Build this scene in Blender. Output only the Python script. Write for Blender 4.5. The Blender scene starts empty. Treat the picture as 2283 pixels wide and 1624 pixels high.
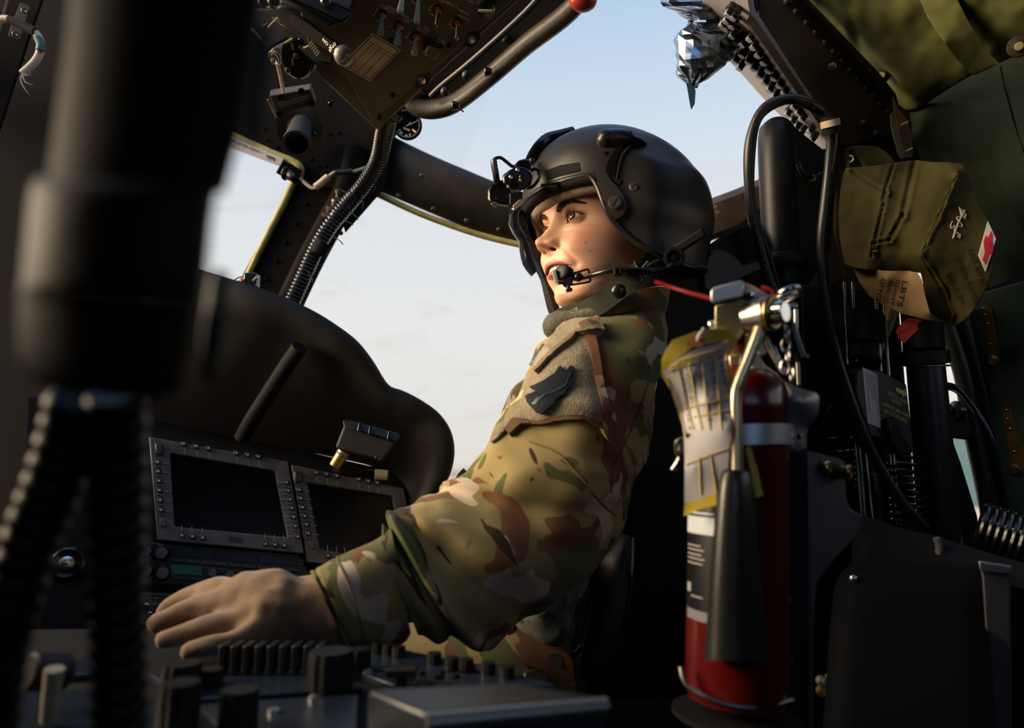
import bpy, bmesh, math, random
from mathutils import Vector, Matrix, Euler, noise
from mathutils.bvhtree import BVHTree
random.seed(7)
scene = bpy.context.scene
COL = scene.collection
PI = math.pi
# ------------------------------------------------------------------ camera
F = 1522.0                                   # 24 mm lens on a 2283 px wide frame
CAM_LOC = Vector((0, 0, 1.0))
CAM_ROT = Euler((math.radians(99.0), 0, 0), 'XYZ')
cam_data = bpy.data.cameras.new('camera')
cam_data.lens = 24.0
cam_data.sensor_width = 36.0
cam_data.clip_start = 0.01
cam_data.dof.use_dof = True
cam_data.dof.focus_distance = 0.98
cam_data.dof.aperture_fstop = 3.6
cam_data.dof.aperture_blades = 7
cam = bpy.data.objects.new('camera', cam_data)
cam.location = CAM_LOC
cam.rotation_euler = CAM_ROT
COL.objects.link(cam)
scene.camera = cam
RM = CAM_ROT.to_matrix()
FWD = RM @ Vector((0, 0, -1))
RIGHT = RM @ Vector((1, 0, 0))
UPV = RM @ Vector((0, 1, 0))
Z = Vector((0, 0, 1))
scene.view_settings.view_transform = 'Standard'
scene.view_settings.look = 'None'
scene.view_settings.gamma = 1.0
scene.view_settings.exposure = 0.1
scene.view_settings.use_curve_mapping = False
# ------------------------------------------------------------------ world: hazy sky, sun glow, tarmac
world = bpy.data.worlds.new('sky')
scene.world = world
world.use_nodes = True
nt = world.node_tree
for n in list(nt.nodes):
    nt.nodes.remove(n)
def wn(t, **k):
    n = nt.nodes.new(t)
    for a, b in k.items():
        setattr(n, a, b)
    return n
tc = wn('ShaderNodeTexCoord')
sep = wn('ShaderNodeSeparateXYZ')
nt.links.new(tc.outputs['Generated'], sep.inputs[0])
ramp = wn('ShaderNodeValToRGB')
mr = wn('ShaderNodeMapRange')
mr.inputs['From Min'].default_value = -1
mr.inputs['From Max'].default_value = 1
nt.links.new(sep.outputs['Z'], mr.inputs['Value'])
nt.links.new(mr.outputs[0], ramp.inputs[0])
el = ramp.color_ramp.elements
el[0].position = 0.0; el[0].color = (0.115, 0.075, 0.042, 1)
el[1].position = 1.0; el[1].color = (0.20, 0.42, 0.85, 1)
for p, c in ((0.47, (0.30, 0.215, 0.135, 1)), (0.497, (0.44, 0.36, 0.27, 1)), (0.505, (0.80, 0.74, 0.66, 1)), (0.60, (0.84, 0.82, 0.79, 1)),
             (0.68, (0.77, 0.785, 0.80, 1)), (0.755, (0.60, 0.69, 0.79, 1)), (0.82, (0.40, 0.58, 0.76, 1)), (0.9, (0.26, 0.48, 0.85, 1))):
    e = el.new(p); e.color = c
SUN_DIR = Vector((-0.95, -0.16, 0.22)).normalized()
dot = wn('ShaderNodeVectorMath', operation='DOT_PRODUCT')
nt.links.new(tc.outputs['Generated'], dot.inputs[0])
dot.inputs[1].default_value = SUN_DIR
mx = wn('ShaderNodeMath', operation='MAXIMUM'); mx.inputs[1].default_value = 0
nt.links.new(dot.outputs['Value'], mx.inputs[0])
pw = wn('ShaderNodeMath', operation='POWER'); pw.inputs[1].default_value = 14
nt.links.new(mx.outputs[0], pw.inputs[0])
ml = wn('ShaderNodeMath', operation='MULTIPLY'); ml.inputs[1].default_value = 42.0
nt.links.new(pw.outputs[0], ml.inputs[0])
glow = wn('ShaderNodeMix', data_type='RGBA', blend_type='ADD')
glow.inputs['Factor'].default_value = 1
scl = wn('ShaderNodeVectorMath', operation='SCALE')
scl.inputs[0].default_value = (1.0, 0.74, 0.46)
nt.links.new(ml.outputs[0], scl.inputs['Scale'])
# the sky turned away from the haze, behind the aircraft, is a clearer blue
d2 = wn('ShaderNodeVectorMath', operation='DOT_PRODUCT'); d2.inputs[1].default_value = Vector((-.35, -.92, .18)).normalized()
nt.links.new(tc.outputs['Generated'], d2.inputs[0])
m2 = wn('ShaderNodeMapRange'); m2.inputs['From Min'].default_value = .0; m2.inputs['From Max'].default_value = .8; m2.inputs['To Max'].default_value = .85
nt.links.new(d2.outputs['Value'], m2.inputs['Value'])
m3 = wn('ShaderNodeMapRange'); m3.inputs['From Min'].default_value = .0; m3.inputs['From Max'].default_value = .06
nt.links.new(sep.outputs['Z'], m3.inputs['Value'])
m4 = wn('ShaderNodeMath', operation='MULTIPLY'); nt.links.new(m2.outputs[0], m4.inputs[0]); nt.links.new(m3.outputs[0], m4.inputs[1])
bm_ = wn('ShaderNodeMix', data_type='RGBA'); bm_.inputs['B'].default_value = (.42, .66, 1.15, 1)
nt.links.new(m4.outputs[0], bm_.inputs['Factor']); nt.links.new(ramp.outputs[0], bm_.inputs['A'])
nt.links.new(bm_.outputs['Result'], glow.inputs['A'])
nt.links.new(scl.outputs[0], glow.inputs['B'])
bg = wn('ShaderNodeBackground')
bg.inputs['Strength'].default_value = 1.0
nt.links.new(glow.outputs['Result'], bg.inputs['Color'])
wo = wn('ShaderNodeOutputWorld')
nt.links.new(bg.outputs[0], wo.inputs[0])
scene.cycles.max_bounces = 6
scene.cycles.diffuse_bounces = 3
scene.cycles.glossy_bounces = 3
scene.cycles.transparent_max_bounces = 12
scene.cycles.use_denoising = True
scene.cycles.caustics_reflective = False
scene.cycles.caustics_refractive = False
scene.cycles.sample_clamp_indirect = 4.0
# ------------------------------------------------------------------ helpers: points
def P(x, y, d):
    """point seen at photo pixel (x, y), d metres deep along the lens axis"""
    return CAM_LOC + RM @ Vector(((x - 1141.5) / F * d, -(y - 812.0) / F * d, -d))
def ray(x, y):
    return (RM @ Vector(((x - 1141.5) / F, -(y - 812.0) / F, -1.0)))
class Plane:
    def __init__(s, a, b, c):
        s.o = a
        s.n = (b - a).cross(c - a).normalized()
        if s.n.dot(CAM_LOC - a) < 0:
            s.n = -s.n
        s.u = (b - a).normalized()
        s.v = s.n.cross(s.u)
    def on(s, x, y, lift=0.0):
        r = ray(x, y)
        t = (s.o - CAM_LOC).dot(s.n) / r.dot(s.n)
        return CAM_LOC + r * t + s.n * lift
def PL(a, b, c):
    return Plane(P(*a), P(*b), P(*c))
def catmull(pts, n=8, closed=False):
    pts = [Vector(p) for p in pts]
    m = len(pts)
    if m < 3 and not closed:
        return [pts[0].lerp(pts[1], i / n) for i in range(n + 1)]
    out = []
    segs = m if closed else m - 1
    for i in range(segs):
        if closed:
            p0, p1, p2, p3 = pts[(i - 1) % m], pts[i], pts[(i + 1) % m], pts[(i + 2) % m]
        else:
            p1, p2 = pts[i], pts[i + 1]
            p0 = pts[i - 1] if i else p1 * 2 - p2
            p3 = pts[i + 2] if i + 2 < m else p2 * 2 - p1
        for k in range(n):
            t = k / n
            out.append(0.5 * ((2 * p1) + (p2 - p0) * t + (2 * p0 - 5 * p1 + 4 * p2 - p3) * t * t + (3 * p1 - p0 - 3 * p2 + p3) * t ** 3))
    if not closed:
        out.append(pts[-1])
    return out
def cat2(pts, n=6, closed=True):
    return [(v.x, v.y) for v in catmull([Vector((a, b, 0)) for a, b in pts], n, closed)]
def frame(d, up=Z):
    d = d.normalized()
    if abs(d.dot(up)) > 0.98:
        up = Vector((0, 1, 0)) if abs(d.y) < .9 else Vector((1, 0, 0))
    x = up.cross(d).normalized()
    return Matrix((x, d.cross(x), d)).transposed()
def sst(a, b, x):
    t = min(1, max(0, (x - a) / (b - a)))
    return t * t * (3 - 2 * t)
def pw_lin(tab, x):
    """smooth interpolation in a table [(x, y)...]"""
    if x <= tab[0][0]:
        return tab[0][1]
    for i in range(len(tab) - 1):
        x0, y0 = tab[i]; x1, y1 = tab[i + 1]
        if x <= x1:
            t = (x - x0) / (x1 - x0)
            m0 = (y1 - tab[i - 1][1]) / (x1 - tab[i - 1][0]) if i else (y1 - y0) / (x1 - x0)
            m1 = (tab[i + 2][1] - y0) / (tab[i + 2][0] - x0) if i + 2 < len(tab) else (y1 - y0) / (x1 - x0)
            h = x1 - x0
            return (2 * t ** 3 - 3 * t * t + 1) * y0 + (t ** 3 - 2 * t * t + t) * h * m0 + (-2 * t ** 3 + 3 * t * t) * y1 + (t ** 3 - t * t) * h * m1
    return tab[-1][1]
# ------------------------------------------------------------------ helpers: mesh builder
class MB:
    def __init__(s):
        s.bm = bmesh.new()
    def verts(s, pts):
        return [s.bm.verts.new(p) for p in pts]
    def face(s, vs):
        try:
            return s.bm.faces.new(vs)
        except ValueError:
            return None
    def hexa(s, a, b):
        """solid between two rings of equal count"""
        A = s.verts(a); B = s.verts(b); n = len(A)
        s.face(A[::-1]); s.face(B)
        for i in range(n):
            j = (i + 1) % n
            s.face((A[i], A[j], B[j], B[i]))
        return s
    def prism(s, pts, off):
        off = Vector(off)
        return s.hexa([Vector(p) for p in pts], [Vector(p) + off for p in pts])
    def box(s, c, half, M=None):
        M = M or Matrix.Identity(3)
        c = Vector(c)
        q = [(-1, -1), (1, -1), (1, 1), (-1, 1)]
        lo = [c + M @ Vector((x * half[0], y * half[1], -half[2])) for x, y in q]
        hi = [c + M @ Vector((x * half[0], y * half[1], half[2])) for x, y in q]
        return s.hexa(lo, hi)
    def loft(s, rings, caps=True, closed=False):
        R = [s.verts(r) for r in rings]
        n = len(R[0])
        for k in range(len(R) - 1 + (1 if closed else 0)):
            A, B = R[k], R[(k + 1) % len(R)]
            for i in range(n):
                j = (i + 1) % n
                s.face((A[i], A[j], B[j], B[i]))
        if caps and not closed:
            s.face(R[0][::-1]); s.face(R[-1])
        return s
    def lathe(s, prof, o, d, seg=24, up=Z, caps=True):
        """prof: [(r, h)] along axis d from o"""
        M = frame(Vector(d), up); o = Vector(o)
        rings = []
        for r, h in prof:
            r = max(r, 1e-5)
            rings.append([o + M @ Vector((r * math.cos(2 * PI * i / seg), r * math.sin(2 * PI * i / seg), h)) for i in range(seg)])
        return s.loft(rings, caps)
    def cyl(s, a, b, r, r2=None, seg=20, bev=0.0):
        a = Vector(a); b = Vector(b); L = (b - a).length
        r2 = r if r2 is None else r2
        if bev:
            pr = [(r - bev, 0), (r, bev), (r2, L - bev), (r2 - bev, L)]
        else:
            pr = [(r, 0), (r2, L)]
        return s.lathe(pr, a, b - a, seg)
    def tube(s, pts, r, seg=10, n=6, smooth=True, caps=True, sx=1.0, sy=1.0, closed=False):
        path = catmull(pts, n, closed) if smooth else [Vector(p) for p in pts]
        m = len(path)
        rings = []
        prev = None
        for i, p in enumerate(path):
            if closed:
                t = path[(i + 1) % m] - path[i - 1]
            else:
                t = path[min(i + 1, m - 1)] - path[max(i - 1, 0)]
            if t.length < 1e-9:
                t = Vector((0, 0, 1))
            t.normalize()
            if prev is None:
                prev = frame(t).col[0].copy()
            x = (prev - t * prev.dot(t))
            x = x.normalized() if x.length > 1e-6 else frame(t).col[0].copy()
            prev = x
            y = t.cross(x)
            rr = r(i / max(1, m - 1)) if callable(r) else r
            rings.append([p + (x * math.cos(2 * PI * k / seg) * sx + y * math.sin(2 * PI * k / seg) * sy) * rr for k in range(seg)])
        return s.loft(rings, caps, closed)
    def sphere(s, c, r, seg=20, rings=12, M=None, sc=(1, 1, 1)):
        M = M or Matrix.Identity(3); c = Vector(c)
        R = []
        for k in range(rings + 1):
            a = PI * k / rings
            rr = max(math.sin(a), 1e-4)
            R.append([c + M @ Vector((r * sc[0] * rr * math.cos(2 * PI * i / seg), r * sc[1] * rr * math.sin(2 * PI * i / seg), -r * sc[2] * math.cos(a))) for i in range(seg)])
        return s.loft(R)
    def grid(s, fn, nu, nv, closed_u=False):
        V = [[s.bm.verts.new(fn(i / (nu if closed_u else nu - 1), j / (nv - 1))) for i in range(nu)] for j in range(nv)]
        for j in range(nv - 1):
            for i in range(nu if closed_u else nu - 1):
                k = (i + 1) % nu
                s.face((V[j][i], V[j][k], V[j + 1][k], V[j + 1][i]))
        return V
    def torus(s, c, d, R, r, seg=28, sec=10, M=None, sx=1, sy=1):
        M = M or frame(Vector(d)); c = Vector(c)
        pts = [c + M @ Vector((R * sx * math.cos(2 * PI * i / seg), R * sy * math.sin(2 * PI * i / seg), 0)) for i in range(seg)]
        return s.tube(pts, r, sec, smooth=False, closed=True)
    def build(s, name, m, parent=None, sharp=38, bevel=0.0, solid=0.0, bseg=2, sub=0, flat=False):
        bmesh.ops.remove_doubles(s.bm, verts=s.bm.verts, dist=1e-6)
        bmesh.ops.recalc_face_normals(s.bm, faces=s.bm.faces)
        me = bpy.data.meshes.new(name)
        if not flat:
            lim = math.radians(sharp)
            for f in s.bm.faces:
                f.smooth = True
            for e in s.bm.edges:
                if len(e.link_faces) == 2 and e.calc_face_angle(0) > lim:
                    e.smooth = False
        s.bm.to_mesh(me); s.bm.free()
        if isinstance(m, (list, tuple)):
            for q in m:
                me.materials.append(q)
        elif m:
            me.materials.append(m)
        o = bpy.data.objects.new(name, me)
        COL.objects.link(o)
        if parent is not None:
            o.parent = parent
            o.matrix_parent_inverse = world_of(parent).inverted()
        if solid:
            md = o.modifiers.new('solid', 'SOLIDIFY'); md.thickness = abs(solid); md.offset = -1 if solid > 0 else 1
        if bevel:
            md = o.modifiers.new('bevel', 'BEVEL'); md.width = bevel; md.segments = bseg; md.limit_method = 'ANGLE'; md.angle_limit = math.radians(40)
            md.harden_normals = False
        if sub:
            md = o.modifiers.new('sub', 'SUBSURF'); md.levels = sub; md.render_levels = sub
        return o
def world_of(o):
    M = Matrix.Translation(o.location)
    return M if o.parent is None else Matrix.Identity(4)
def thing(name, label, cat, loc=(0, 0, 0), group=None, kind=None):
    o = bpy.data.objects.new(name, None)
    COL.objects.link(o)
    o.location = loc
    o.empty_display_size = 0.05
    return tag(o, label, cat, group, kind)
def tag(o, label=None, cat=None, group=None, kind=None):
    if label: o['label'] = label
    if cat: o['category'] = cat
    if group: o['group'] = group
    if kind: o['kind'] = kind
    return o
def copy_tree(o, off, parent=None, M=None):
    c = o.copy(); COL.objects.link(c)
    if parent is not None:
        c.parent = parent
        c.matrix_parent_inverse = o.matrix_parent_inverse
    else:
        c.location = Vector(o.location) + Vector(off)
    for ch in list(o.children):
        copy_tree(ch, off, c)
    return c
def bvh_of(objs):
    vs, fs = [], []
    for o in (objs if isinstance(objs, (list, tuple)) else [objs]):
        b = len(vs)
        M = obj_world(o)
        vs += [M @ v.co for v in o.data.vertices]
        fs += [tuple(b + i for i in p.vertices) for p in o.data.polygons]
    return BVHTree.FromPolygons(vs, fs)
def obj_world(o):
    # every mesh here is authored in world space (parent inverse cancels the parent), copies are not sampled
    return Matrix.Identity(4)
def hit(bvh, x, y, fallback=None):
    r = ray(x, y).normalized()
    p, n, i, d = bvh.ray_cast(CAM_LOC, r)
    if p is None:
        return None, None
    if n.dot(r) > 0:
        n = -n
    return p, n
def in_poly(x, y, poly):
    c = False; j = len(poly) - 1
    for i in range(len(poly)):
        xi, yi = poly[i]; xj, yj = poly[j]
        if (yi > y) != (yj > y) and x < (xj - xi) * (y - yi) / (yj - yi) + xi:
            c = not c
        j = i
    return c
def patch(bvh, poly, lift, step=5.0, thick=None, mbx=None, rim=True, bulge=0.0):
    """a sewn-on / fixed-on piece that follows the surface under the outline: outline triangulated, refined, dropped on the surface and thickened"""
    bm = bmesh.new()
    # resample outline
    out = []
    n = len(poly)
    for i in range(n):
        a = Vector(poly[i]); b = Vector(poly[(i + 1) % n])
        k = max(1, int((b - a).length / step))
        for q in range(k):
            out.append(a.lerp(b, q / k))
    xs = [p.x for p in out]; ys = [p.y for p in out]
    from mathutils.geometry import delaunay_2d_cdt
    pts = [Vector((p.x, p.y)) for p in out]
    nb = len(pts)
    edges = [(i, (i + 1) % nb) for i in range(nb)]
    y = min(ys) + step * .5
    row = 0
    tp = [(p.x, p.y) for p in out]
    while y < max(ys):
        x = min(xs) + (step * .5 if row % 2 else 0)
        while x < max(xs):
            if in_poly(x, y, tp) and min((Vector((x, y)) - p).length for p in out) > step * .45:
                pts.append(Vector((x, y)))
            x += step
        y += step * .87; row += 1
    vo, eo, fo, _, _, _ = delaunay_2d_cdt(pts, edges, [list(range(nb))], 1, 1e-4)
    P3 = []; ok = []
    lastp = None
    for v in vo:
        p, nn = hit(bvh, v.x, v.y)
        if p is None:
            P3.append(None)
        else:
            e = min((Vector((v.x, v.y)) - q).length for q in out) if bulge else 0
            P3.append((p + nn * (lift + (bulge * (1 - math.exp(-(e / (step * 2.5)) ** 2)) if bulge else 0)), nn))
    good = [p for p in P3 if p]
    if not good:
        return mbx or MB()
    # smooth the drop distances: clamp outliers to neighbours median depth
    M = mbx or MB()
    th = thick if thick is not None else lift
    top = [M.bm.verts.new(p[0]) if p else None for p in P3]
    bot = [M.bm.verts.new(p[0] - p[1] * th) if p else None for p in P3]
    cnt = {}
    for f in fo:
        if any(top[i] is None for i in f):
            continue
        M.face([top[i] for i in f]); M.face([bot[i] for i in f][::-1])
        for i in range(len(f)):
            e = (f[i], f[(i + 1) % len(f)])
            cnt[e] = cnt.get(e, 0) + 1
    for (a, b) in list(cnt):
        if (b, a) not in cnt:
            M.face((top[b], top[a], bot[a], bot[b]))
    return M
_fontc = {}
def text_pts(s, res=3):
    """flat glyph polygons of s, 1 unit high, from the built-in typeface -> (verts, faces, width)"""
    if s in _fontc:
        return _fontc[s]
    cu = bpy.data.curves.new('lettering', 'FONT')
    cu.body = s; cu.size = 1.0; cu.resolution_u = res
    o = bpy.data.objects.new('lettering', cu)
    COL.objects.link(o)
    dg = bpy.context.evaluated_depsgraph_get()
    dg.update()
    me = o.evaluated_get(dg).to_mesh()
    vs = [v.co.copy() for v in me.vertices]; fs = [tuple(p.vertices) for p in me.polygons]
    o.evaluated_get(dg).to_mesh_clear()
    bpy.data.objects.remove(o); bpy.data.curves.remove(cu)
    if vs:
        x0 = min(v.x for v in vs); x1 = max(v.x for v in vs)
        vs = [Vector((v.x - x0, v.y, 0)) for v in vs]
        w = x1 - x0
    else:
        w = 1
    _fontc[s] = (vs, fs, w)
    return _fontc[s]
def ptext(M, pl, s, a, b, hpx, lift=0.0006, flip=False):
    """lettering on a plane: baseline from pixel a to pixel b, capital height about hpx pixels"""
    vs, fs, w = text_pts(s)
    if not vs:
        return
    A = pl.on(*a, lift); B = pl.on(*b, lift)
    u = B - A
    L = u.length
    u.normalize()
    v = pl.n.cross(u) * (-1 if flip else 1)
    # height: measured near a, along pixel normal of the baseline
    d = (A - CAM_LOC).dot(FWD)
    h = hpx * d / F / 0.70
    bv = [M.bm.verts.new(A + u * (q.x / w * L) + v * (q.y * h)) for q in vs]
    for f in fs:
        M.face([bv[i] for i in f])
def mtext(M, bvh, s, a, b, hpx, lift=0.0007):
    """lettering printed on a curved surface: baseline from pixel a to b"""
    vs, fs, w = text_pts(s)
    a = Vector(a); b = Vector(b); u = b - a; L = u.length; u.normalize()
    v = Vector((u.y, -u.x))
    bv = []
    for q in vs:
        px = a + u * (q.x / w * L) + v * (q.y / .7 * hpx)
        p, n = hit(bvh, px.x, px.y)
        bv.append(M.bm.verts.new(p + n * lift) if p else None)
    for f in fs:
        if all(bv[i] for i in f):
            M.face([bv[i] for i in f])
# ------------------------------------------------------------------ helpers: materials
_mats = {}
def mat(name, col, rough=0.5, metal=0.0, spec=0.5, bump=0.0, bscale=200.0, var=0.0, vscale=20.0, emit=None, coat=0.0, sheen=0.0, detail=4, wear=None, trans=0.0, sss=0.0, aniso=None):
    if name in _mats:
        return _mats[name]
    m = bpy.data.materials.new(name)
    m.use_nodes = True
    t = m.node_tree; b = t.nodes['Principled BSDF']
    b.inputs['Base Color'].default_value = (*col, 1)
    b.inputs['Roughness'].default_value = rough
    b.inputs['Metallic'].default_value = metal
    b.inputs['Specular IOR Level'].default_value = spec
    b.inputs['Coat Weight'].default_value = coat
    b.inputs['Sheen Weight'].default_value = sheen
    if trans: b.inputs['Transmission Weight'].default_value = trans
    tcn = t.nodes.new('ShaderNodeTexCoord')
    if var or wear:
        nz = t.nodes.new('ShaderNodeTexNoise'); nz.inputs['Scale'].default_value = vscale; nz.inputs['Detail'].default_value = detail
        t.links.new(tcn.outputs['Object'], nz.inputs['Vector'])
        mp = t.nodes.new('ShaderNodeMapRange')
        mp.inputs['From Min'].default_value = 0.3; mp.inputs['From Max'].default_value = 0.7
        mp.inputs['To Min'].default_value = 1 - var; mp.inputs['To Max'].default_value = 1 + var
        t.links.new(nz.outputs['Fac'], mp.inputs['Value'])
        sc = t.nodes.new('ShaderNodeVectorMath'); sc.operation = 'SCALE'
        sc.inputs[0].default_value = col
        t.links.new(mp.outputs[0], sc.inputs['Scale'])
        src = sc.outputs[0]
        if wear:
            n2 = t.nodes.new('ShaderNodeTexNoise'); n2.inputs['Scale'].default_value = wear[1]; n2.inputs['Detail'].default_value = 6
            n2.inputs['Roughness'].default_value = .7
            t.links.new(tcn.outputs['Object'], n2.inputs['Vector'])
            r2 = t.nodes.new('ShaderNodeMapRange'); r2.inputs['From Min'].default_value = wear[2]; r2.inputs['From Max'].default_value = wear[2] + .05
            t.links.new(n2.outputs['Fac'], r2.inputs['Value'])
            mxx = t.nodes.new('ShaderNodeMix'); mxx.data_type = 'RGBA'
            mxx.inputs['B'].default_value = (*wear[0], 1)
            t.links.new(r2.outputs[0], mxx.inputs['Factor']); t.links.new(src, mxx.inputs['A'])
            src = mxx.outputs['Result']
        t.links.new(src, b.inputs['Base Color'])
    if bump:
        nb = t.nodes.new('ShaderNodeTexNoise'); nb.inputs['Scale'].default_value = bscale; nb.inputs['Detail'].default_value = 5
        t.links.new(tcn.outputs['Object'], nb.inputs['Vector'])
        bp = t.nodes.new('ShaderNodeBump'); bp.inputs['Strength'].default_value = bump; bp.inputs['Distance'].default_value = 0.002
        t.links.new(nb.outputs['Fac'], bp.inputs['Height'])
        t.links.new(bp.outputs[0], b.inputs['Normal'])
    if emit:
        b.inputs['Emission Color'].default_value = (*emit[0], 1)
        b.inputs['Emission Strength'].default_value = emit[1]
    _mats[name] = m
    return m
def weave(m, scale=900, strength=0.25, dist=0.0006):
    """adds a fine woven-thread bump to a cloth material"""
    t = m.node_tree; b = t.nodes['Principled BSDF']
    tcn = t.nodes.new('ShaderNodeTexCoord')
    w1 = t.nodes.new('ShaderNodeTexWave'); w1.inputs['Scale'].default_value = scale; w1.bands_direction = 'X'; w1.inputs['Distortion'].default_value = 1.0
    w2 = t.nodes.new('ShaderNodeTexWave'); w2.inputs['Scale'].default_value = scale; w2.bands_direction = 'Z'; w2.inputs['Distortion'].default_value = 1.0
    for w in (w1, w2):
        t.links.new(tcn.outputs['Object'], w.inputs['Vector'])
    ad = t.nodes.new('ShaderNodeMath'); ad.operation = 'ADD'
    t.links.new(w1.outputs['Fac'], ad.inputs[0]); t.links.new(w2.outputs['Fac'], ad.inputs[1])
    bp = t.nodes.new('ShaderNodeBump'); bp.inputs['Strength'].default_value = strength; bp.inputs['Distance'].default_value = dist
    t.links.new(ad.outputs[0], bp.inputs['Height'])
    if b.inputs['Normal'].is_linked:
        t.links.new(b.inputs['Normal'].links[0].from_socket, bp.inputs['Normal'])
    t.links.new(bp.outputs[0], b.inputs['Normal'])
    return m
BLACK = mat('black_paint', (0.007, 0.007, 0.008), .45, spec=.35, bump=.15, bscale=700, var=.25)
BLACKM = mat('black_matte', (0.005, 0.005, 0.006), .8, spec=.25, bump=.2, bscale=900)
BLACKG = mat('black_gloss_plastic', (0.006, 0.006, 0.008), .22)
RUBBER = mat('black_rubber', (0.012, 0.012, 0.013), .5)
GREYP = mat('dark_grey_panel', (0.042, 0.037, 0.031), .55, bump=.12, bscale=1500, var=.12, vscale=60)
OVERH = mat('overhead_panel_grey', (0.11, 0.092, 0.068), .55, bump=.2, bscale=1400, var=.1, vscale=40)
STEEL = mat('worn_steel', (0.55, 0.53, 0.5), .3, 1.0, bump=.05, bscale=300)
CHROME = mat('bright_chrome', (0.75, 0.74, 0.72), .12, 1.0)
ALU = mat('brushed_aluminium', (0.50, 0.51, 0.54), .34, .6, bump=.06, bscale=500)
BRASS = mat('yellow_zinc', (0.50, 0.42, 0.21), .40, .5, var=.2, vscale=60)
GOLD = mat('gold_bolt', (0.75, 0.52, 0.16), .25, 1.0)
WHITE = mat('white_lettering', (0.95, 0.90, 0.76), .6)
DIMW = mat('grey_lettering', (0.32, 0.31, 0.29), .6)
YELT = mat('yellow_lettering', (0.62, 0.60, 0.16), .6)
SEAL = mat('yellow_sealant', (0.42, 0.37, 0.10), .55, var=.25, vscale=40, bump=.2, bscale=300)
# ------------------------------------------------------------------ materials of the setting
SKINM = mat('airframe_dark', (0.0060, 0.0052, 0.0046), .8, spec=.08, bump=.25, bscale=120, var=.35, vscale=14)
BEAMM = mat('airframe_brown_black', (0.022, 0.0165, 0.011), .42, spec=.35, bump=.2, bscale=160, var=.5, vscale=18, detail=8, wear=((.15, .11, .065), 9, .66))
WALLK = mat('cabin_black', (0.005, 0.005, 0.006), .9, spec=.15, bump=.1, bscale=100)
TARM = mat('tarmac', (0.40, 0.34, 0.27), .9, var=.2, vscale=.3)
HANG = mat('hangar_sheet', (0.10, 0.19, 0.20), .7, var=.1, vscale=.5)
RIVM = mat('rivet_head', (0.12, 0.085, 0.05), .3, .6)
BROWNP = mat('riveted_skin_brown', (0.105, 0.072, 0.042), .45, .3, bump=.18, bscale=90, var=.4, vscale=12, detail=9, wear=((.13, .095, .06), 16, .64))
def glass():
    m = bpy.data.materials.new('plexiglass'); m.use_nodes = True
    t = m.node_tree; t.nodes.remove(t.nodes['Principled BSDF'])
    out = t.nodes['Material Output']
    tr = t.nodes.new('ShaderNodeBsdfTransparent'); tr.inputs[0].default_value = (.97, .985, 1, 1)
    gl = t.nodes.new('ShaderNodeBsdfGlossy'); gl.inputs['Roughness'].default_value = 0.03
    fr = t.nodes.new('ShaderNodeFresnel'); fr.inputs['IOR'].default_value = 1.35
    mx = t.nodes.new('ShaderNodeMixShader')
    t.links.new(fr.outputs[0], mx.inputs[0]); t.links.new(tr.outputs[0], mx.inputs[1]); t.links.new(gl.outputs[0], mx.inputs[2])
    # whitish swirls painted in for soft reflections on the pane
    tc = t.nodes.new('ShaderNodeTexCoord'); mp = t.nodes.new('ShaderNodeMapping')
    mp.inputs['Scale'].default_value = (1.6, 1.6, 5.5); mp.inputs['Rotation'].default_value = (0.3, .5, .2)
    nz = t.nodes.new('ShaderNodeTexNoise'); nz.inputs['Scale'].default_value = 1.7; nz.inputs['Detail'].default_value = 3; nz.inputs['Distortion'].default_value = 1.6
    rp = t.nodes.new('ShaderNodeMapRange'); rp.inputs['From Min'].default_value = .58; rp.inputs['From Max'].default_value = .80; rp.inputs['To Max'].default_value = .16
    df = t.nodes.new('ShaderNodeBsdfTranslucent'); df.inputs[0].default_value = (.95, .92, .88, 1)
    m2 = t.nodes.new('ShaderNodeMixShader')
    t.links.new(tc.outputs['Object'], mp.inputs[0]); t.links.new(mp.outputs[0], nz.inputs['Vector']); t.links.new(nz.outputs['Fac'], rp.inputs['Value'])
    t.links.new(rp.outputs[0], m2.inputs[0]); t.links.new(mx.outputs[0], m2.inputs[1]); t.links.new(df.outputs[0], m2.inputs[2])
    t.links.new(m2.outputs[0], out.inputs[0])
    return m
GLASS = glass()
def struct(o):
    o['kind'] = 'structure'
    return o
def pxprism(M, pts, thick, d=None):
    """outline given as (x, y, depth); solid runs away from the lens side by thick metres"""
    q = [P(*(p if len(p) == 3 else (p[0], p[1], d))) for p in pts]
    c = sum(q, Vector()) / len(q)
    dirn = (c - CAM_LOC).normalized()
    return M.prism(q, dirn * thick)
def dome(M, p, n, r, h=None, seg=10):
    h = h or r * .6
    return M.lathe([(r, 0), (r * .92, h * .45), (r * .6, h * .85), (r * .15, h)], p, n, seg)
# ------------------------------------------------------------------ outside
m = MB(); m.box((0, 0, -1.7), (400, 400, .05))
struct(m.build('ground', TARM))
m = MB(); m.box((38, 60, 1.0), (14, 6, 2.7))
o = m.build('hangar', HANG); tag(o, 'distant teal hangar seen low through the gap beside the seat post', 'building')
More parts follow.
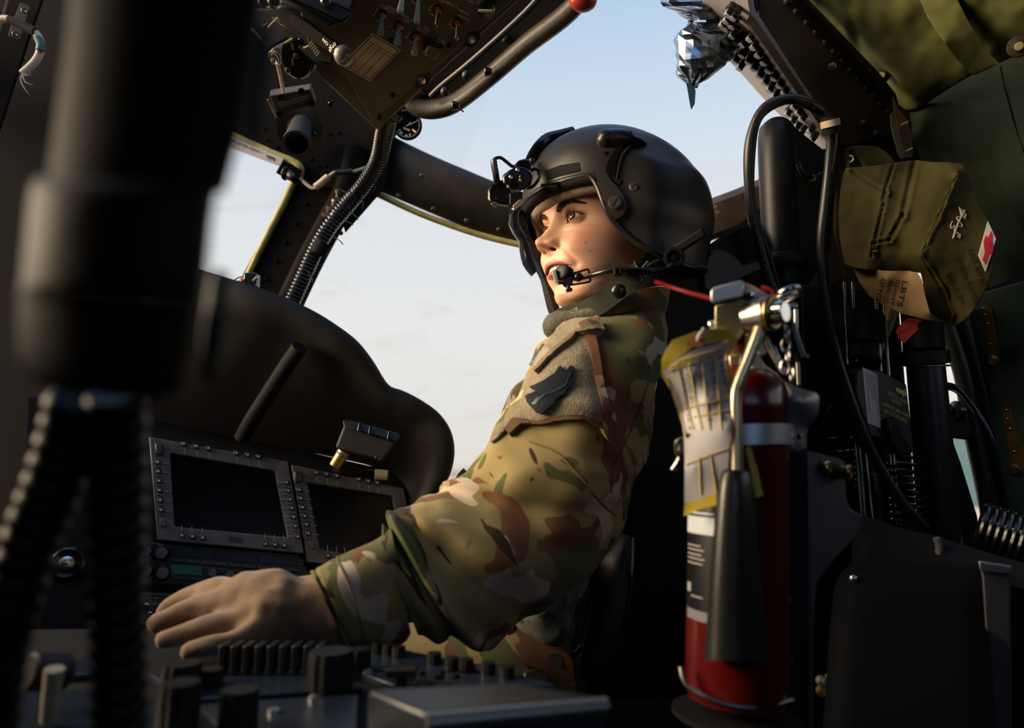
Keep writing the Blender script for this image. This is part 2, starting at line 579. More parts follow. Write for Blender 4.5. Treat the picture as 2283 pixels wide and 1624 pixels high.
# ------------------------------------------------------------------ cabin shell
m = MB(); m.box((0.02, -.57, 1.80), (1.36, .68, .02)); m.box((.55, .41, 1.80), (.82, .30, .02)); m.box((-1.26, .41, 1.80), (.08, .30, .02)); struct(m.build('ceiling', WALLK))
m = MB(); m.box((0, .6, .2), (1.5, 1.9, .02)); struct(m.build('floor', WALLK))
m = MB(); m.box((0, -1.25, .66), (1.4, .02, .50)); m.box((0, -1.25, 1.77), (1.4, .02, .09)); m.box((-.62, -1.25, 1.42), (.76, .02, .27)); m.box((1.25, -1.25, 1.42), (.15, .02, .27)); struct(m.build('wall_back', WALLK))
m = MB(); m.box((1.36, .2, .70), (.02, 1.45, .50)); m.box((1.36, .2, 1.74), (.02, 1.45, .20)); m.box((1.36, -.75, 1.37), (.02, .5, .17)); m.box((1.36, 1.35, 1.37), (.02, .3, .17)); struct(m.build('wall_right', WALLK))
# left side of the cabin: sill below, roof rail above, the door window opening between
m = MB()
m.box((-1.36, .1, .70), (.02, 1.35, .50)); m.box((-1.36, .1, 1.88), (.02, 1.35, .06)); m.box((-1.36, -.55, 1.3), (.02, .72, .65))
struct(m.build('wall_left', WALLK))
# forward-left dark corner of the airframe, behind the foreground hoses
m = MB()
pxprism(m, [(-260, -300), (330, -300), (300, 300), (420, 560), (430, 900), (420, 1500), (-360, 1500)], .05, 1.62)
struct(m.build('wall_front', WALLK))
# ------------------------------------------------------------------ overhead structure in front of the switches
m = MB()
pxprism(m, [(300, -200), (1010, -200), (985, 60), (905, 262), (872, 322), (858, 420), (770, 520), (742, 420), (655, 402), (668, 370), (600, 338), (520, 300), (300, 215)], .06, 1.47)
for x, y in ((596, 312), (618, 328), (694, 355), (712, 372), (726, 370), (590, 288), (772, 330), (735, 300), (690, 400), (756, 296), (652, 196), (836, 252)):
    p = P(x, y, 1.47); dome(m, p, -(p - CAM_LOC), .0045)
struct(m.build('trim_1', SKINM, bevel=.006))
# centre post between the two forward windows: flange, round ridge, rivets
m = MB()
pxprism(m, [(655, 398), (762, 400), (742, 470), (640, 690), (500, 690), (548, 600)], .03, 1.49)
def ridge(t):
    return .030 + .006 * t
m.tube([P(800, 330, 1.47), P(776, 420, 1.47), P(735, 500, 1.46), P(690, 585, 1.45), P(640, 690, 1.44)], .030, 14, sx=1.0, sy=.8)
for x, y in ((682, 454), (659, 499), (637, 541), (617, 583), (595, 623), (704, 398)):
    p = P(x, y, 1.488); dome(m, p, -(p - CAM_LOC), .0052)
struct(m.build('trim_2', SKINM, bevel=.003))
m = MB()
m.tube([P(654, 408, 1.485), P(632, 455, 1.485), P(604, 510, 1.485), P(570, 578, 1.485), P(541, 640, 1.485)], .0075, 10)
m.tube([P(500, 296, 1.46), P(545, 316, 1.46), P(610, 345, 1.46), P(648, 360, 1.46), P(668, 374, 1.46), P(666, 396, 1.47)], .0095, 10)
m.tube([P(766, 470, 1.5), P(766, 424, 1.5), P(788, 412, 1.5), P(840, 432, 1.5), P(940, 478, 1.5), P(1060, 521, 1.49), P(1160, 546, 1.48), P(1240, 560, 1.47)], .0070, 10)
struct(m.build('trim_3', SEAL))
# beam over the windshield
def beam_sec(c, up, back, hh, th):
    prof = [(-1, 0), (-.96, .5), (-.7, .9), (0, 1.0), (.7, .9), (.96, .5), (1, 0), (1, -.8), (-1, -.8)]
    return [c + up * hh * a - back * th * b for a, b in prof]
m = MB()
cent = catmull([P(760, 320, 1.56), P(870, 371, 1.52), P(1000, 428, 1.5), P(1150, 486, 1.49), P(1330, 520, 1.48), P(1500, 512, 1.45), P(1640, 470, 1.40), P(1800, 400, 1.34), P(1950, 330, 1.3)], 8)
hh = [(0, .075), (.15, .060), (.35, .058), (.5, .055), (.7, .042), (1, .042)]
rings = []
for i, c in enumerate(cent):
    t = (cent[min(i + 1, len(cent) - 1)] - cent[max(0, i - 1)]).normalized()
    back = (c - CAM_LOC).normalized()
    up = t.cross(back).normalized()
    if up.z < 0: up = -up
    rings.append(beam_sec(c, up, back, pw_lin(hh, i / (len(cent) - 1)), .022))
m.loft(rings)
struct(m.build('trim_4', BEAMM, sharp=30))
m = MB()
for x, y in ((888, 437), (966, 466), (1040, 492), (1112, 512), (760, 520), (940, 392), (1602, 500), (1648, 484)):
    p = P(x, y, 1.475); dome(m, p, -(p - CAM_LOC), .0052)
struct(m.build('trim_5', RIVM))
# moulding round the roof window: dark tray and a rolled brown lip
m = MB()
lip = [P(1330, -60, 1.02), P(1272, 22, 1.05), P(1175, 98, 1.10), P(1092, 170, 1.15), P(1020, 226, 1.2), P(975, 243, 1.22), P(938, 240, 1.23), P(921, 222, 1.23), P(928, 200, 1.22)]
m.tube(lip, .0125, 12, sx=1, sy=1.5)
struct(m.build('trim_6', BEAMM))
m = MB()
pxprism(m, [(1330, -60, 1.04), (1272, 18, 1.07), (1175, 92, 1.12), (1092, 164, 1.17), (1016, 222, 1.22), (972, 240, 1.24), (936, 238, 1.25), (920, 222, 1.25), (905, 200, 1.25), (1020, 60, 1.12), (1150, -60, 1.05)], .03)
m.tube([P(1250, -60, 1.0), P(1170, 30, 1.05), P(1060, 130, 1.12), P(985, 192, 1.18), P(960, 216, 1.2)], .006, 8)
for x, y in ((992, 205), (1040, 168), (1128, 88), (1210, 22)):
    p = P(x, y, 1.12); m.sphere(p, .008, 10, 6)
struct(m.build('trim_7', BLACK, bevel=.002))
# ------------------------------------------------------------------ panes
def pane(n, pts):
    o = MB(); pxprism(o, pts, .004)
    return struct(o.build('window_%d' % n, GLASS))
pane(1, [(880, -140, 1.75), (1750, -140, 1.55), (1960, 380, 1.5), (1560, 560, 1.62), (1150, 520, 1.66), (850, 380, 1.7)])
pane(2, [(720, 400, 1.64), (860, 400, 1.64), (1150, 515, 1.62), (1620, 510, 1.6), (1400, 1300, 1.7), (560, 1300, 1.7), (590, 700, 1.66)])
pane(3, [(420, 240, 1.6), (680, 380, 1.58), (560, 700, 1.6), (380, 720, 1.6)])
# the pilot's door window on the left, a frame bar and its pane
m = MB(); m.box((-1.36, .80, 1.51), (.003, .64, .31)); struct(m.build('window_4', GLASS))
m = MB(); m.box((-1.35, 1.0, 1.51), (.025, .03, .31)); struct(m.build('trim_8', WALLK))
# ------------------------------------------------------------------ overhead console
LTGREY = mat('switch_guard_bluegrey', (0.20, 0.31, 0.32), .35)
ORANGE = mat('switch_bush_orange', (0.42, 0.10, 0.035), .35, .3)
PAPER = mat('placard_cream', (0.62, 0.50, 0.36), .7, var=.06)
INK = mat('printed_ink', (0.02, 0.018, 0.016), .7)
KNOBG = mat('grey_ball', (0.10, 0.105, 0.10), .35, bump=.1, bscale=300)
CREAM = mat('cream_sleeving', (0.52, 0.44, 0.30), .6, var=.1, vscale=80)
OP = PL((840, 285, 1.0), (1165, 0, .86), (700, 0, .86))
op = thing('overhead_switch_panel', 'grey overhead panel with toggle switches for windshield anti-ice and pitot heat', 'control panel', P(840, 285, 1.0))
m = MB()
m.prism([OP.on(*q) for q in ((840, 291), (1180, -20), (1235, -70), (640, -70), (712, 170))], OP.n * -.05)
m.build('panel_body', OVERH, op, bevel=.002)
# lower (front) lip of the body: the plain plate under the switch face
m = MB()
m.prism([OP.on(*q, .0005) for q in ((832, 268), (1150, -8), (1200, -62), (650, -62), (690, 100), (772, 170))], OP.n * .0032)
m.build('switch_plate', OVERH, op, bevel=.0012)
SL = .0040
def scr(parent, pl, x, y, r, lift=SL, mt=BLACKG, name='screw'):
    m = MB(); c = pl.on(x, y, lift)
    m.lathe([(r, 0), (r, r * .25), (r * .85, r * .5), (r * .4, r * .62), (r * .38, r * .45), (.0001, r * .45)], c, pl.n, 16)
    A = frame(pl.n)
    m.box(c + pl.n * r * .58, (r * .62, r * .1, r * .06), A @ Matrix.Rotation(.5, 3, 'Z'))
    return m.build(name, mt, parent)
for x, y, r in ((873, 86, .0036), (1003, 98, .0036), (877, 209, .0038), (739, 228, .0042), (847, 257, .0042), (720, 121, .0036)):
    scr(op, OP, x, y, r)
for x, y in ((1050, 84), (940, 176)):
    m = MB()
    q = [OP.on(x + a, y + b, SL) for a, b in ((-16, 14), (-8, -10), (18, -20), (22, -4), (4, 18))]
    m.prism(q, OP.n * .001)
    wsh = m.build('washer_plate', mat('scuffed_black', (.02, .017, .014), .7, var=.4, vscale=200), op)
    c = OP.on(x + 1, y - 1, SL + .001)
    m = MB(); m.lathe([(.0055, 0), (.0055, .0015), (.004, .002), (.004, .003), (.0034, .0034), (.0001, .0034)], c, OP.n, 18)
    m.box(c + OP.n * .0034, (.0030, .0006, .0006), frame(OP.n) @ Matrix.Rotation(1.2, 3, 'Z'))
    m.build('fastener', STEEL, op)
# switches: bush + lever
def toggle(x, y, tx, ty, tall, guard=True):
    c = OP.on(x, y, SL)
    m = MB(); m.lathe([(.0062, 0), (.0062, .0018), (.0050, .0022), (.0050, .0012), (.0001, .0012)], c, OP.n, 20)
    sw = m.build('switch', BLACKG, op)
    m = MB(); m.lathe([(.0047, .001), (.0045, .0030), (.0028, .0038), (.0001, .0038)], c, OP.n, 18)
    m.build('bush', ORANGE, sw)
    tip = OP.on(tx, ty, tall)
    d = (tip - c)
    if guard:
        side = d.cross(OP.n).normalized(); th = side.cross(d).normalized()
        m = MB()
        a = c + d * .06
        rg = []
        for t, w, k in ((0, .0020, .0018), (.5, .0030, .0024), (.9, .0042, .0030), (1.0, .0034, .0024)):
            q = a.lerp(tip, t)
            rg.append([q + side * w * u + th * k * v for u, v in ((-1, -1), (1, -1), (1, 1), (-1, 1))])
        m.loft(rg)
        m.build('lever', LTGREY, sw, bevel=.0008)
    else:
        m = MB(); m.tube([c, c + d * .5, tip], lambda t: .0019 + .0010 * t, 12); m.sphere(tip, .0030, 12, 8)
        m.build('lever', mat('bronze_toggle', (.30, .20, .12), .3, .9), sw)
for a in ((853, 30, 852, 62, .020), (891, 54, 890, 85, .020), (928, 78, 927, 108, .020)):
    toggle(*a)
toggle(935, -10, 934, 26, .03); toggle(902, -28, 898, 4, .03)
toggle(977, 18, 975, 39, .02, False); toggle(1020, 48, 1020, 68, .02, False)
m = MB()
for s, a, b, h in (('COPILOT', (848, 9), (881, 32), 9), ('WINDSHIELD', (863, 12), (912, 40), 9), ('ANTI - ICE', (914, 43), (957, 68), 9), ('CTR', (897, 42), (913, 50), 9),
                   ('PILOT', (930, 61), (952, 75), 9), ('ITOT', (996, 4), (1019, 17), 9), ('LEFT', (978, -3), (1001, 10), 9), ('HEAT', (1022, 20), (1045, 33), 9),
                   ('RIGHT', (1022, 33), (1046, 46), 9), ('OFF', (1040, -2), (1059, 8), 8), ('ON', (917, 1), (928, 8), 7)):
    ptext(m, OP, s, a, b, h * .62, SL)
for bx, by in ((840, 18), (877, 43), (914, 66), (963, 5), (1009, 37)):
    for k, ch in enumerate('OFF'):
        ptext(m, OP, ch, (bx - k * 4.5, by + k * 6 + 3), (bx - k * 4.5 + 5, by + k * 6 + 6), 4.5, SL)
for bx, by in ((837, 43), (875, 67), (912, 90), (958, 29), (1003, 58)):
    ptext(m, OP, 'ON', (bx, by), (bx + 11, by + 6), 5, SL)
for s, a, b in (('FUEL', (976, 85), (992, 95)), ('IND', (972, 90), (984, 98)), ('TEST', (942, 117), (958, 124))):
    ptext(m, OP, s, a, b, 4.5, SL)
m.build('lettering', WHITE, op)
# test push button
m = MB(); m.prism([OP.on(*q, SL) for q in ((943, 101), (955, 84), (990, 97), (974, 120))], OP.n * .008)
tb = m.build('test_button', BLACKG, op, bevel=.0015)
m = MB(); m.prism([OP.on(*q, SL + .008) for q in ((948, 101), (957, 89), (986, 99), (972, 117))], OP.n * .009)
m.build('button_cap', mat('button_grey', (.13, .12, .105), .5), tb, bevel=.0015)
m = MB(); m.prism([OP.on(*q, SL + .017) for q in ((954, 101), (960, 93), (980, 100), (971, 111))], OP.n * .0006)
m.build('button_window', OVERH, tb)
# placard
PC = [(831, 70), (896, 108), (826, 178), (761, 142)]
m = MB(); m.prism([OP.on(*q, SL) for q in PC], OP.n * .0005)
pc = m.build('placard', PAPER, op)
def pq(u, v):
    a, b, c, d = [Vector(q) for q in PC]
    return a.lerp(b, u).lerp(d.lerp(c, u), v)
m = MB()
def pline(u0, v0, u1, v1, w=.008):
    a = pq(u0, v0); b = pq(u1, v1)
    A = OP.on(*a, SL + .0007); B = OP.on(*b, SL + .0007); s = (B - A).cross(OP.n).normalized() * w * .028
    m.face(m.verts([A - s, B - s, B + s, A + s]))
for r in ((.05, .04, .95, .04), (.95, .04, .95, .96), (.95, .96, .05, .96), (.05, .96, .05, .04)): pline(*r, .02)
for v in (.2, .27): pline(.05, v, .95, v, .012)
for k in range(12): pline(.05, .33 + k * .053, .95, .33 + k * .053, .006)
for u in (.24, .5, .72): pline(u, .2, u, .96, .012)
for k in range(12):
    v = .37 + k * .053
    for u, w in ((.08, .12), (.28, .16), (.54, .14), (.76, .14)):
        ptext(m, OP, '%03d' % ((k * 30 + (180 if u > .4 else 0)) if u in (.08, .54) else (k * 30 + 4) % 360), tuple(pq(u, v + .01)), tuple(pq(u + w * .95, v + .01)), 3.6, SL + .0003)
ptext(m, OP, 'COMPASS', tuple(pq(.55, .14)), tuple(pq(.9, .14)), 4, SL + .0003)
ptext(m, OP, 'STEER', tuple(pq(.1, .24)), tuple(pq(.3, .24)), 3.5, SL + .0003)
m.build('placard_print', INK, pc)
# dark side knob at the top edge of the panel
m = MB(); c = OP.on(1083, 2, SL); m.lathe([(.014, 0), (.0135, .012), (.0105, .022), (.0001, .023)], c, OP.n, 20)
k = m.build('knob', BLACKG, op)
m = MB(); m.box(c + OP.n * .0235, (.009, .0012, .0006), frame(OP.n)); m.build('pointer', WHITE, k)
# edge rail of the overhead console, lit brown
m = MB(); m.prism([OP.on(*q, -.004) for q in ((948, 197), (877, 262), (862, 258), (866, 248), (930, 190))], OP.n * -.012)
o = m.build('rail_plate', OVERH, op, bevel=.001)
# ------------------------------------------------------------------ engine controls left of the panel
q = thing('power_control_quadrant', 'dark lever quadrant beside the overhead switch panel', 'control quadrant', P(660, 60, 1.0))
m = MB()
pxprism(m, [(520, -90), (800, -90), (795, 10), (772, 48), (735, 62), (655, 20), (600, 0)], .08, .835)
m.build('housing', BLACK, q, bevel=.006)
m = MB(); pxprism(m, [(590, -40), (725, -5), (790, 22), (765, 56), (640, -2)], .02, .818); m.build('cover_plate', BLACKG, q, bevel=.004)
m = MB(); pxprism(m, [(556, 20), (660, 10), (760, 66), (741, 148), (700, 138), (640, 90), (600, 110), (552, 60)], .06, .905); m.build('bracket', BLACK, q, bevel=.004)
m = MB()
for x, y, r in ((678, 52, .0075), (695, 48, .009), (612, 3, .0085), (590, 3, .008), (726, 2, .006)):
    p = P(x, y, .815 if y < 20 else .900); n_ = (CAM_LOC - p).normalized()
    m = MB(); m.lathe([(r, -.012), (r, .004), (r * .7, .006), (r * .65, .004), (.0001, .004)], p, n_, 18)
    m.box(p + n_ * .0045, (r * .55, r * .1, .0008), frame(n_))
    m.build('bolt', [STEEL, BRASS, BRASS, STEEL, GOLD][(x + y) % 5], q)
for a, b in (((598, 62), (620, 40)), ((697, 76), (703, 62)), ((634, 97), (653, 86)), ((677, 108), (689, 103)), ((676, 18), (684, 24))):
    m = MB(); m.tube([P(*a, .895), P(*b, .893)], .0016, 8, smooth=False); m.build('pin', BRASS, q)
m = MB()
QP = PL((600, 60, .880), (700, 60, .880), (650, 130, .880))
for k in range(6):
    m.prism([QP.on(688 + k * 3.2 + a, 100 + k * 5 + b) for a, b in ((0, 0), (8, -10), (9.5, -9), (1.5, 1))], QP.n * .001)
    m.prism([QP.on(594 + k * 1, 52 + a * .2 + k * 16) for a in (0,)] * 0 or [QP.on(590 + a, 52 + b) for a, b in ((-6, 6), (8, -2), (9, -1), (-5, 8))], QP.n * .001)
ptext(m, QP, 'IDLE', (606, 44), (622, 50), 7); ptext(m, QP, '10', (621, 12), (629, 17), 8)
m.prism([QP.on(a, b) for a, b in ((622, 52), (634, 58), (634, 59), (622, 53.5))], QP.n * .0008)
m.build('scale_marks', DIMW, q)
# engine fuel-system lever with its ball knob
lv = thing('fuel_system_lever', 'flat black lever lettered NO 2 ENG with a grey ball knob', 'lever', P(660, 70, .95))
a = P(628, 30, .95); b = P(764, 124, .885)
LVP = PL((640, 40, .884), (760, 122, .845), (700, 130, .872))
m = MB(); m.prism([LVP.on(*t) for t in ((646, 32), (664, 35), (760, 104), (754, 126), (740, 122), (646, 56))], LVP.n * -.008)
m.build('lever_arm', mat('lever_black', (.004, .004, .0045), .8, spec=.04), lv, bevel=.0015)
kc = P(766.5, 124, .828)
m = MB(); m.sphere(kc, .0120, 32, 20); kn = m.build('ball_knob', KNOBG, lv)
m = MB()
ptext(m, LVP, 'NO 2', (719, 91), (737, 109), 7); ptext(m, LVP, 'ENG', (737, 117), (750, 99), 7); 
m.build('lettering', WHITE, lv)
kb = bvh_of(kn); m = MB(); mtext(m, kb, 'SYS', (765, 141), (779, 124), 7, .0004); mtext(m, kb, 'FUEL', (746, 124), (756, 108), 6, .0004); m.build('knob_lettering', WHITE, kn)
# round black selector handle
sh = thing('fire_selector_handle', 'round black two-screw handle hanging under the lever quadrant', 'handle', P(668, 140, .93))
ax = (P(622, 146, .885) - P(672, 118, .93)).normalized()
base = P(677, 126, .945); n_ = (P(652, 133, .895) - base).normalized()
m = MB()
prof = [(.024, 0), (.0255, .003), (.0255, .015), (.0262, .0165), (.0262, .034), (.024, .037), (.0001, .037)]
A = frame(n_)
rg = []
for r, h in prof:
    rg.append([base + A @ Vector((max(r, .0001) * math.cos(t) * .82, max(r, .0001) * math.sin(t), h)) for t in [2 * PI * i / 36 for i in range(36)]])
m.loft(rg); h_ = m.build('handle_drum', BLACKG, sh)
top = base + n_ * .037
FP = Plane(top, top + A.col[0], top + A.col[1])
for x, y in ((661, 125), (643, 157)):
    scr(sh, FP, x, y, .0042, .0005, GOLD)
m = MB(); ptext(m, FP, 'EMER', (648, 96), (652, 112), 4); ptext(m, FP, 'PULL', (649, 130), (652, 147), 5); m.build('lettering', DIMW, sh)
m = MB(); m.tube([P(700, 90, 1.0), base + n_ * .002], .010, 14, smooth=False); m.build('stem', BLACK, sh)
# small lamp and clear cap beside it
lp = thing('utility_lamp_head', 'small metal lamp head with a clear cap left of the black handle', 'lamp', P(640, 112, .98))
m = MB(); m.cyl(P(646, 108, 1.0), P(618, 126, .97), .0125, .0115, bev=.001); m.build('barrel', mat('dull_bronze', (.12, .095, .06), .4, .7), lp)
m = MB(); m.torus(P(613, 129, .965), (P(613, 129, .965) - P(640, 112, .98)), .0085, .0025); m.sphere(P(610, 136, .962), .004, 12, 8)
m.build('clear_cap', mat('clear_plastic', (.8, .7, .6), .1, trans=.8), lp)
m = MB(); m.box(P(635, 137, .975), (.004, .004, .003)); m.build('bead', mat('yellow_bead', (.7, .62, .03), .4), lp)
m = MB(); m.tube([P(618, 140, .99), P(625, 170, 1.05), P(632, 205, 1.1)], .0030, 8); m.build('strut', BRASS, lp)
# plate with four holes
hp = thing('slotted_cover_plate', 'dark rectangular four-screw cover plate above the air outlet', 'cover plate', P(650, 230, 1.2))
HP = PL((601, 214, 1.19), (694, 200, 1.19), (620, 258, 1.22))
m = MB(); m.prism([HP.on(*t) for t in ((600, 213), (692, 199), (704, 232), (618, 259))], HP.n * -.02); m.build('plate', GREYP, hp, bevel=.0015)
m = MB(); m.prism([HP.on(*t, .0003) for t in ((620, 229), (686, 211), (688, 221), (624, 241))], HP.n * .001)
m.build('slot_cover', OVERH, hp, bevel=.0004)
m = MB()
for x, y in ((626, 216), (672, 202), (696, 230), (623, 253)):
    m = MB(); m.lathe([(.0055, 0), (.0055, .002), (.003, .002), (.003, .0005), (.0001, .0005)], HP.on(x, y), HP.n, 16); m.build('screw', BLACKM, hp)
m = MB(); m.tube([P(596, 222, 1.185), P(616, 262, 1.21)], .0022, 6, smooth=False); m.build('edge_strip', mat('bare_edge', (.45, .33, .18), .4, .6), hp)
# air outlet
ao = thing('gasper_air_outlet', 'round black air outlet tube on a flange beside the centre post', 'air outlet', P(668, 290, 1.3))
m = MB(); c = P(668, 288, 1.44); n_ = (P(661, 335, 1.28) - c).normalized()
m.lathe([(.0001, -.002), (.046, -.002), (.046, .003), (.026, .006), (.0235, .02)], c, (CAM_LOC - c), 30, caps=False)
m.build('flange', mat('flange_black', (.025, .021, .017), .28, .5), ao)
m = MB(); c2 = P(672, 278, 1.42); e = P(661, 322, 1.30); dd = e - c2; L = dd.length
m.lathe([(.020, 0), (.0225, L * .3), (.0245, L * .85), (.0262, L * .9), (.0262, L), (.021, L), (.0195, L * .6), (.0001, L * .55)], c2, dd, 30)
m.build('nozzle', mat('nozzle_grey', (.032, .031, .029), .45, bump=.1), ao)
for x, y in ((640, 300), (702, 300), (668, 262)):
    p = P(x, y, 1.435); m = MB(); dome(m, p, CAM_LOC - p, .0055); m.build('screw', BLACKG, ao)
# label on the window edge
LB = PL((530, 316, 1.45), (632, 360, 1.45), (530, 330, 1.455))
lb = thing('part_number_label', 'white printed part number label on the left window edge', 'label', P(580, 335, 1.45))
m = MB(); m.prism([LB.on(*t) for t in ((500, 298), (632, 353), (624, 371), (495, 322))], LB.n * .0008); m.build('label_strip', mat('label_white', (.62, .60, .60), .5), lb)
m = MB(); ptext(m, LB, '70209-101/MP-158700-1', (505, 311), (584, 344), 6, .0012); ptext(m, LB, '1876', (596, 354), (614, 361), 7, .0012)
m.prism([LB.on(*t, .0009) for t in ((595, 345), (614, 353), (613, 356), (594, 348))], LB.n * .0003)
m.build('label_print', INK, lb)
# windshield heater connector with cable
hc = thing('heater_cable_connector', 'black cable plug with cream sleeved wires at the window corner', 'connector', P(640, 385, 1.42))
m = MB(); M_ = frame(CAM_LOC - P(640, 383, 1.42)) @ Matrix.Rotation(-.42, 3, 'Z')
m.box(P(645, 383, 1.43), (.022, .016, .012), M_); m.build('socket', BLACK, hc, bevel=.002)
m = MB(); m.tube([P(640, 386, 1.41), P(655, 395, 1.4), P(668, 398, 1.4)], lambda t: .013 - .005 * t, 14)
m.torus(P(638, 386, 1.405), P(668, 398, 1.4) - P(638, 386, 1.405), .0125, .003); m.build('plug', BLACKG, hc)
m = MB(); m.tube([P(668, 398, 1.4), P(680, 408, 1.4), P(695, 419, 1.4), P(708, 417, 1.4), P(722, 405, 1.4), P(740, 388, 1.4), P(752, 384, 1.4), P(770, 386, 1.4), P(790, 382, 1.41), P(815, 374, 1.43)], .0035, 8)
m.build('wire', CREAM, hc)
m = MB(); m.tube([P(703, 418, 1.395), P(716, 408, 1.395), P(732, 394, 1.395)], .0075, 10); m.build('sleeve', CREAM, hc)
m = MB(); m.tube([P(748, 385, 1.395), P(770, 384, 1.395), P(786, 382, 1.395)], .0058, 10); m.build('tape', RUBBER, hc)
# outside air temperature gauge
g = thing('air_temperature_gauge', 'round black free air temperature dial set in the windshield corner', 'gauge', P(908, 279, 1.3))
c = P(908, 279, 1.33); n_ = (CAM_LOC - c).normalized() + Vector((.10, 0, -.05)); n_.normalize()
m = MB(); m.lathe([(.024, -.02), (.0285, -.002), (.0285, .004), (.026, .0055), (.0255, .003), (.0001, .003)], c, n_, 40); m.build('case', BLACKG, g)
A = frame(n_, UPV); GP = Plane(c + n_ * .0032, c + n_ * .0032 + RIGHT, c + n_ * .0032 + UPV)
m = MB()
for k in range(57):
    a = math.radians(-235 + k * 5.2)
    r0, r1 = (.0225 if k % 5 else .0205), .0245
    d0 = Vector((math.cos(a), math.sin(a)))
    pa = GP.o + (RIGHT * d0.x + UPV * d0.y) * r0 + GP.n * .0003; pb = GP.o + (RIGHT * d0.x + UPV * d0.y) * r1 + GP.n * .0003
    s = (pb - pa).cross(GP.n).normalized() * .0002
    m.face(m.verts([pa - s, pb - s, pb + s, pa + s]))
for s, x, y in (('-30', 893, 268), ('-20', 900, 259), ('-10', 909, 256), ('0', 920, 262), ('-40', 887, 277), ('-50', 884, 284), ('-60', 886, 291), ('-70', 890, 297), ('50', 903, 303), ('40', 911, 301), ('FREE AIR', 901, 271), ('DEGREES', 899, 287)):
    ptext(m, GP, s, (x, y), (x + (4 if len(s) < 3 else 7 if len(s) < 4 else 14), y + (2 if len(s) < 4 else 6)), 4)
m.build('dial_marks', WHITE, g)
m = MB()
for (x0, y0), (x1, y1), w, mt in (((906, 281), (931, 270), .0007, WHITE),):
    A_ = GP.on(x0, y0, .0008); B_ = GP.on(x1, y1, .0008); s = (B_ - A_).cross(GP.n).normalized() * w
    m.face(m.verts([A_ - s, B_ - s * .4, B_ + s * .4, A_ + s]))
m.build('needle', WHITE, g)
m = MB(); m.cyl(GP.on(920, 289), GP.on(928, 297, .004), .0016); m.build('set_pointer', mat('amber', (.7, .4, .1), .4), g)
m = MB(); m.cyl(c - n_ * .02, c - n_ * .40, .008); m.build('probe_stem', STEEL, g)
# ------------------------------------------------------------------ corrugated conduit running down the post
def corr(pts, r, pitch, amp, seg=18, n=10):
    path = catmull(pts, n)
    L = [0]
    for i in range(1, len(path)):
        L.append(L[-1] + (path[i] - path[i - 1]).length)
    tot = L[-1]; cnt = max(4, int(tot / pitch * 8))
    out = []
    j = 0
    for k in range(cnt + 1):
        s = tot * k / cnt
        while j < len(L) - 2 and L[j + 1] < s: j += 1
        t = (s - L[j]) / max(1e-9, L[j + 1] - L[j])
        out.append((path[j].lerp(path[j + 1], t), s))
    m = MB()
    pts2 = [p for p, s in out]
    tt = tot
    m.tube(pts2, lambda u: (r(u) if callable(r) else r) * (1 + amp * (abs(math.sin(PI * u * tt / pitch)) ** .6 - .6)), seg, smooth=False)
    return m
ch = thing('corrugated_conduit', 'black ribbed conduit running from the overhead panel down the centre post', 'conduit', P(760, 450, 1.35))
m = corr([P(880, 252, 1.18), P(866, 262, 1.2), P(856, 300, 1.26), P(842, 360, 1.32), P(812, 410, 1.36), P(775, 455, 1.38), P(735, 505, 1.38), P(705, 555, 1.38), P(680, 610, 1.38), P(652, 672, 1.38)],
         lambda u: .0155 if u < .5 else (.0165 if u < .62 else .0155), .0078, .20, 20, 12)
m.build('ribbed_tube', mat('conduit_black', (.009, .009, .010), .2, bump=.05), ch)
m = MB(); m.tube([P(722, 540, 1.38), P(715, 552, 1.38), P(708, 566, 1.38)], .0185, 16); m.build('tape_wrap', BLACKM, ch)
for pts in (((808, 446), (808, 466)), ((788, 478), (798, 490)), ((775, 495), (787, 502)), ((750, 532), (764, 545)), ((690, 612), (698, 630)), ((690, 622), (699, 612)), ((836, 405), (833, 428))):
    m = MB(); a = P(*pts[0], 1.35); b = P(*pts[1], 1.34); m.tube([a - (b - a) * .5, a, a.lerp(b, .5) + Vector((.002, 0, 0)), b], .0011, 6); m.build('lacing_tie', BLACKM, ch)
m = MB()
m.tube([P(762, 424, 1.42), P(752, 450, 1.42), P(738, 470, 1.42), P(728, 488, 1.42)], lambda t: .011 + .003 * math.sin(t * 22), 10)
m.build('wire_bundle', mat('foil_bundle', (.10, .08, .05), .3, .6, bump=.5, bscale=150), ch)
# red cap on the roof window lip, hinge clip studs
rc = thing('red_release_cap', 'glossy red cap on the roof window edge', 'cap', P(1304, 4, 1.0))
m = MB(); m.sphere(P(1300, 2, 1.02), .021, 24, 14, sc=(1, .8, .75)); m.build('cap', mat('red_gloss', (.38, .035, .03), .3), rc)
m = MB(); m.cyl(P(1284, -4, 1.03), P(1322, -8, 1.03), .012, bev=.002); m.build('collar', mat('red_dull', (.25, .03, .03), .5), rc)
for x, y, t in ((1089, 160, 'stud'), (1016, 236, 'clip')):
    m = MB(); p = P(x, y, 1.12); m.cyl(p + RIGHT * -.006, p + RIGHT * .006, .008, .005, bev=.001)
    if t == 'clip': m.tube([p, p + RIGHT * .008 - UPV * .006, p + RIGHT * .013 - UPV * .010], .0012, 6)
    o = m.build('frame_stud' if t == 'stud' else 'frame_clip', BLACKG); tag(o, 'small black stud on the roof window lip' if t == 'stud' else 'small black clip with a wire end on the roof window lip', t)
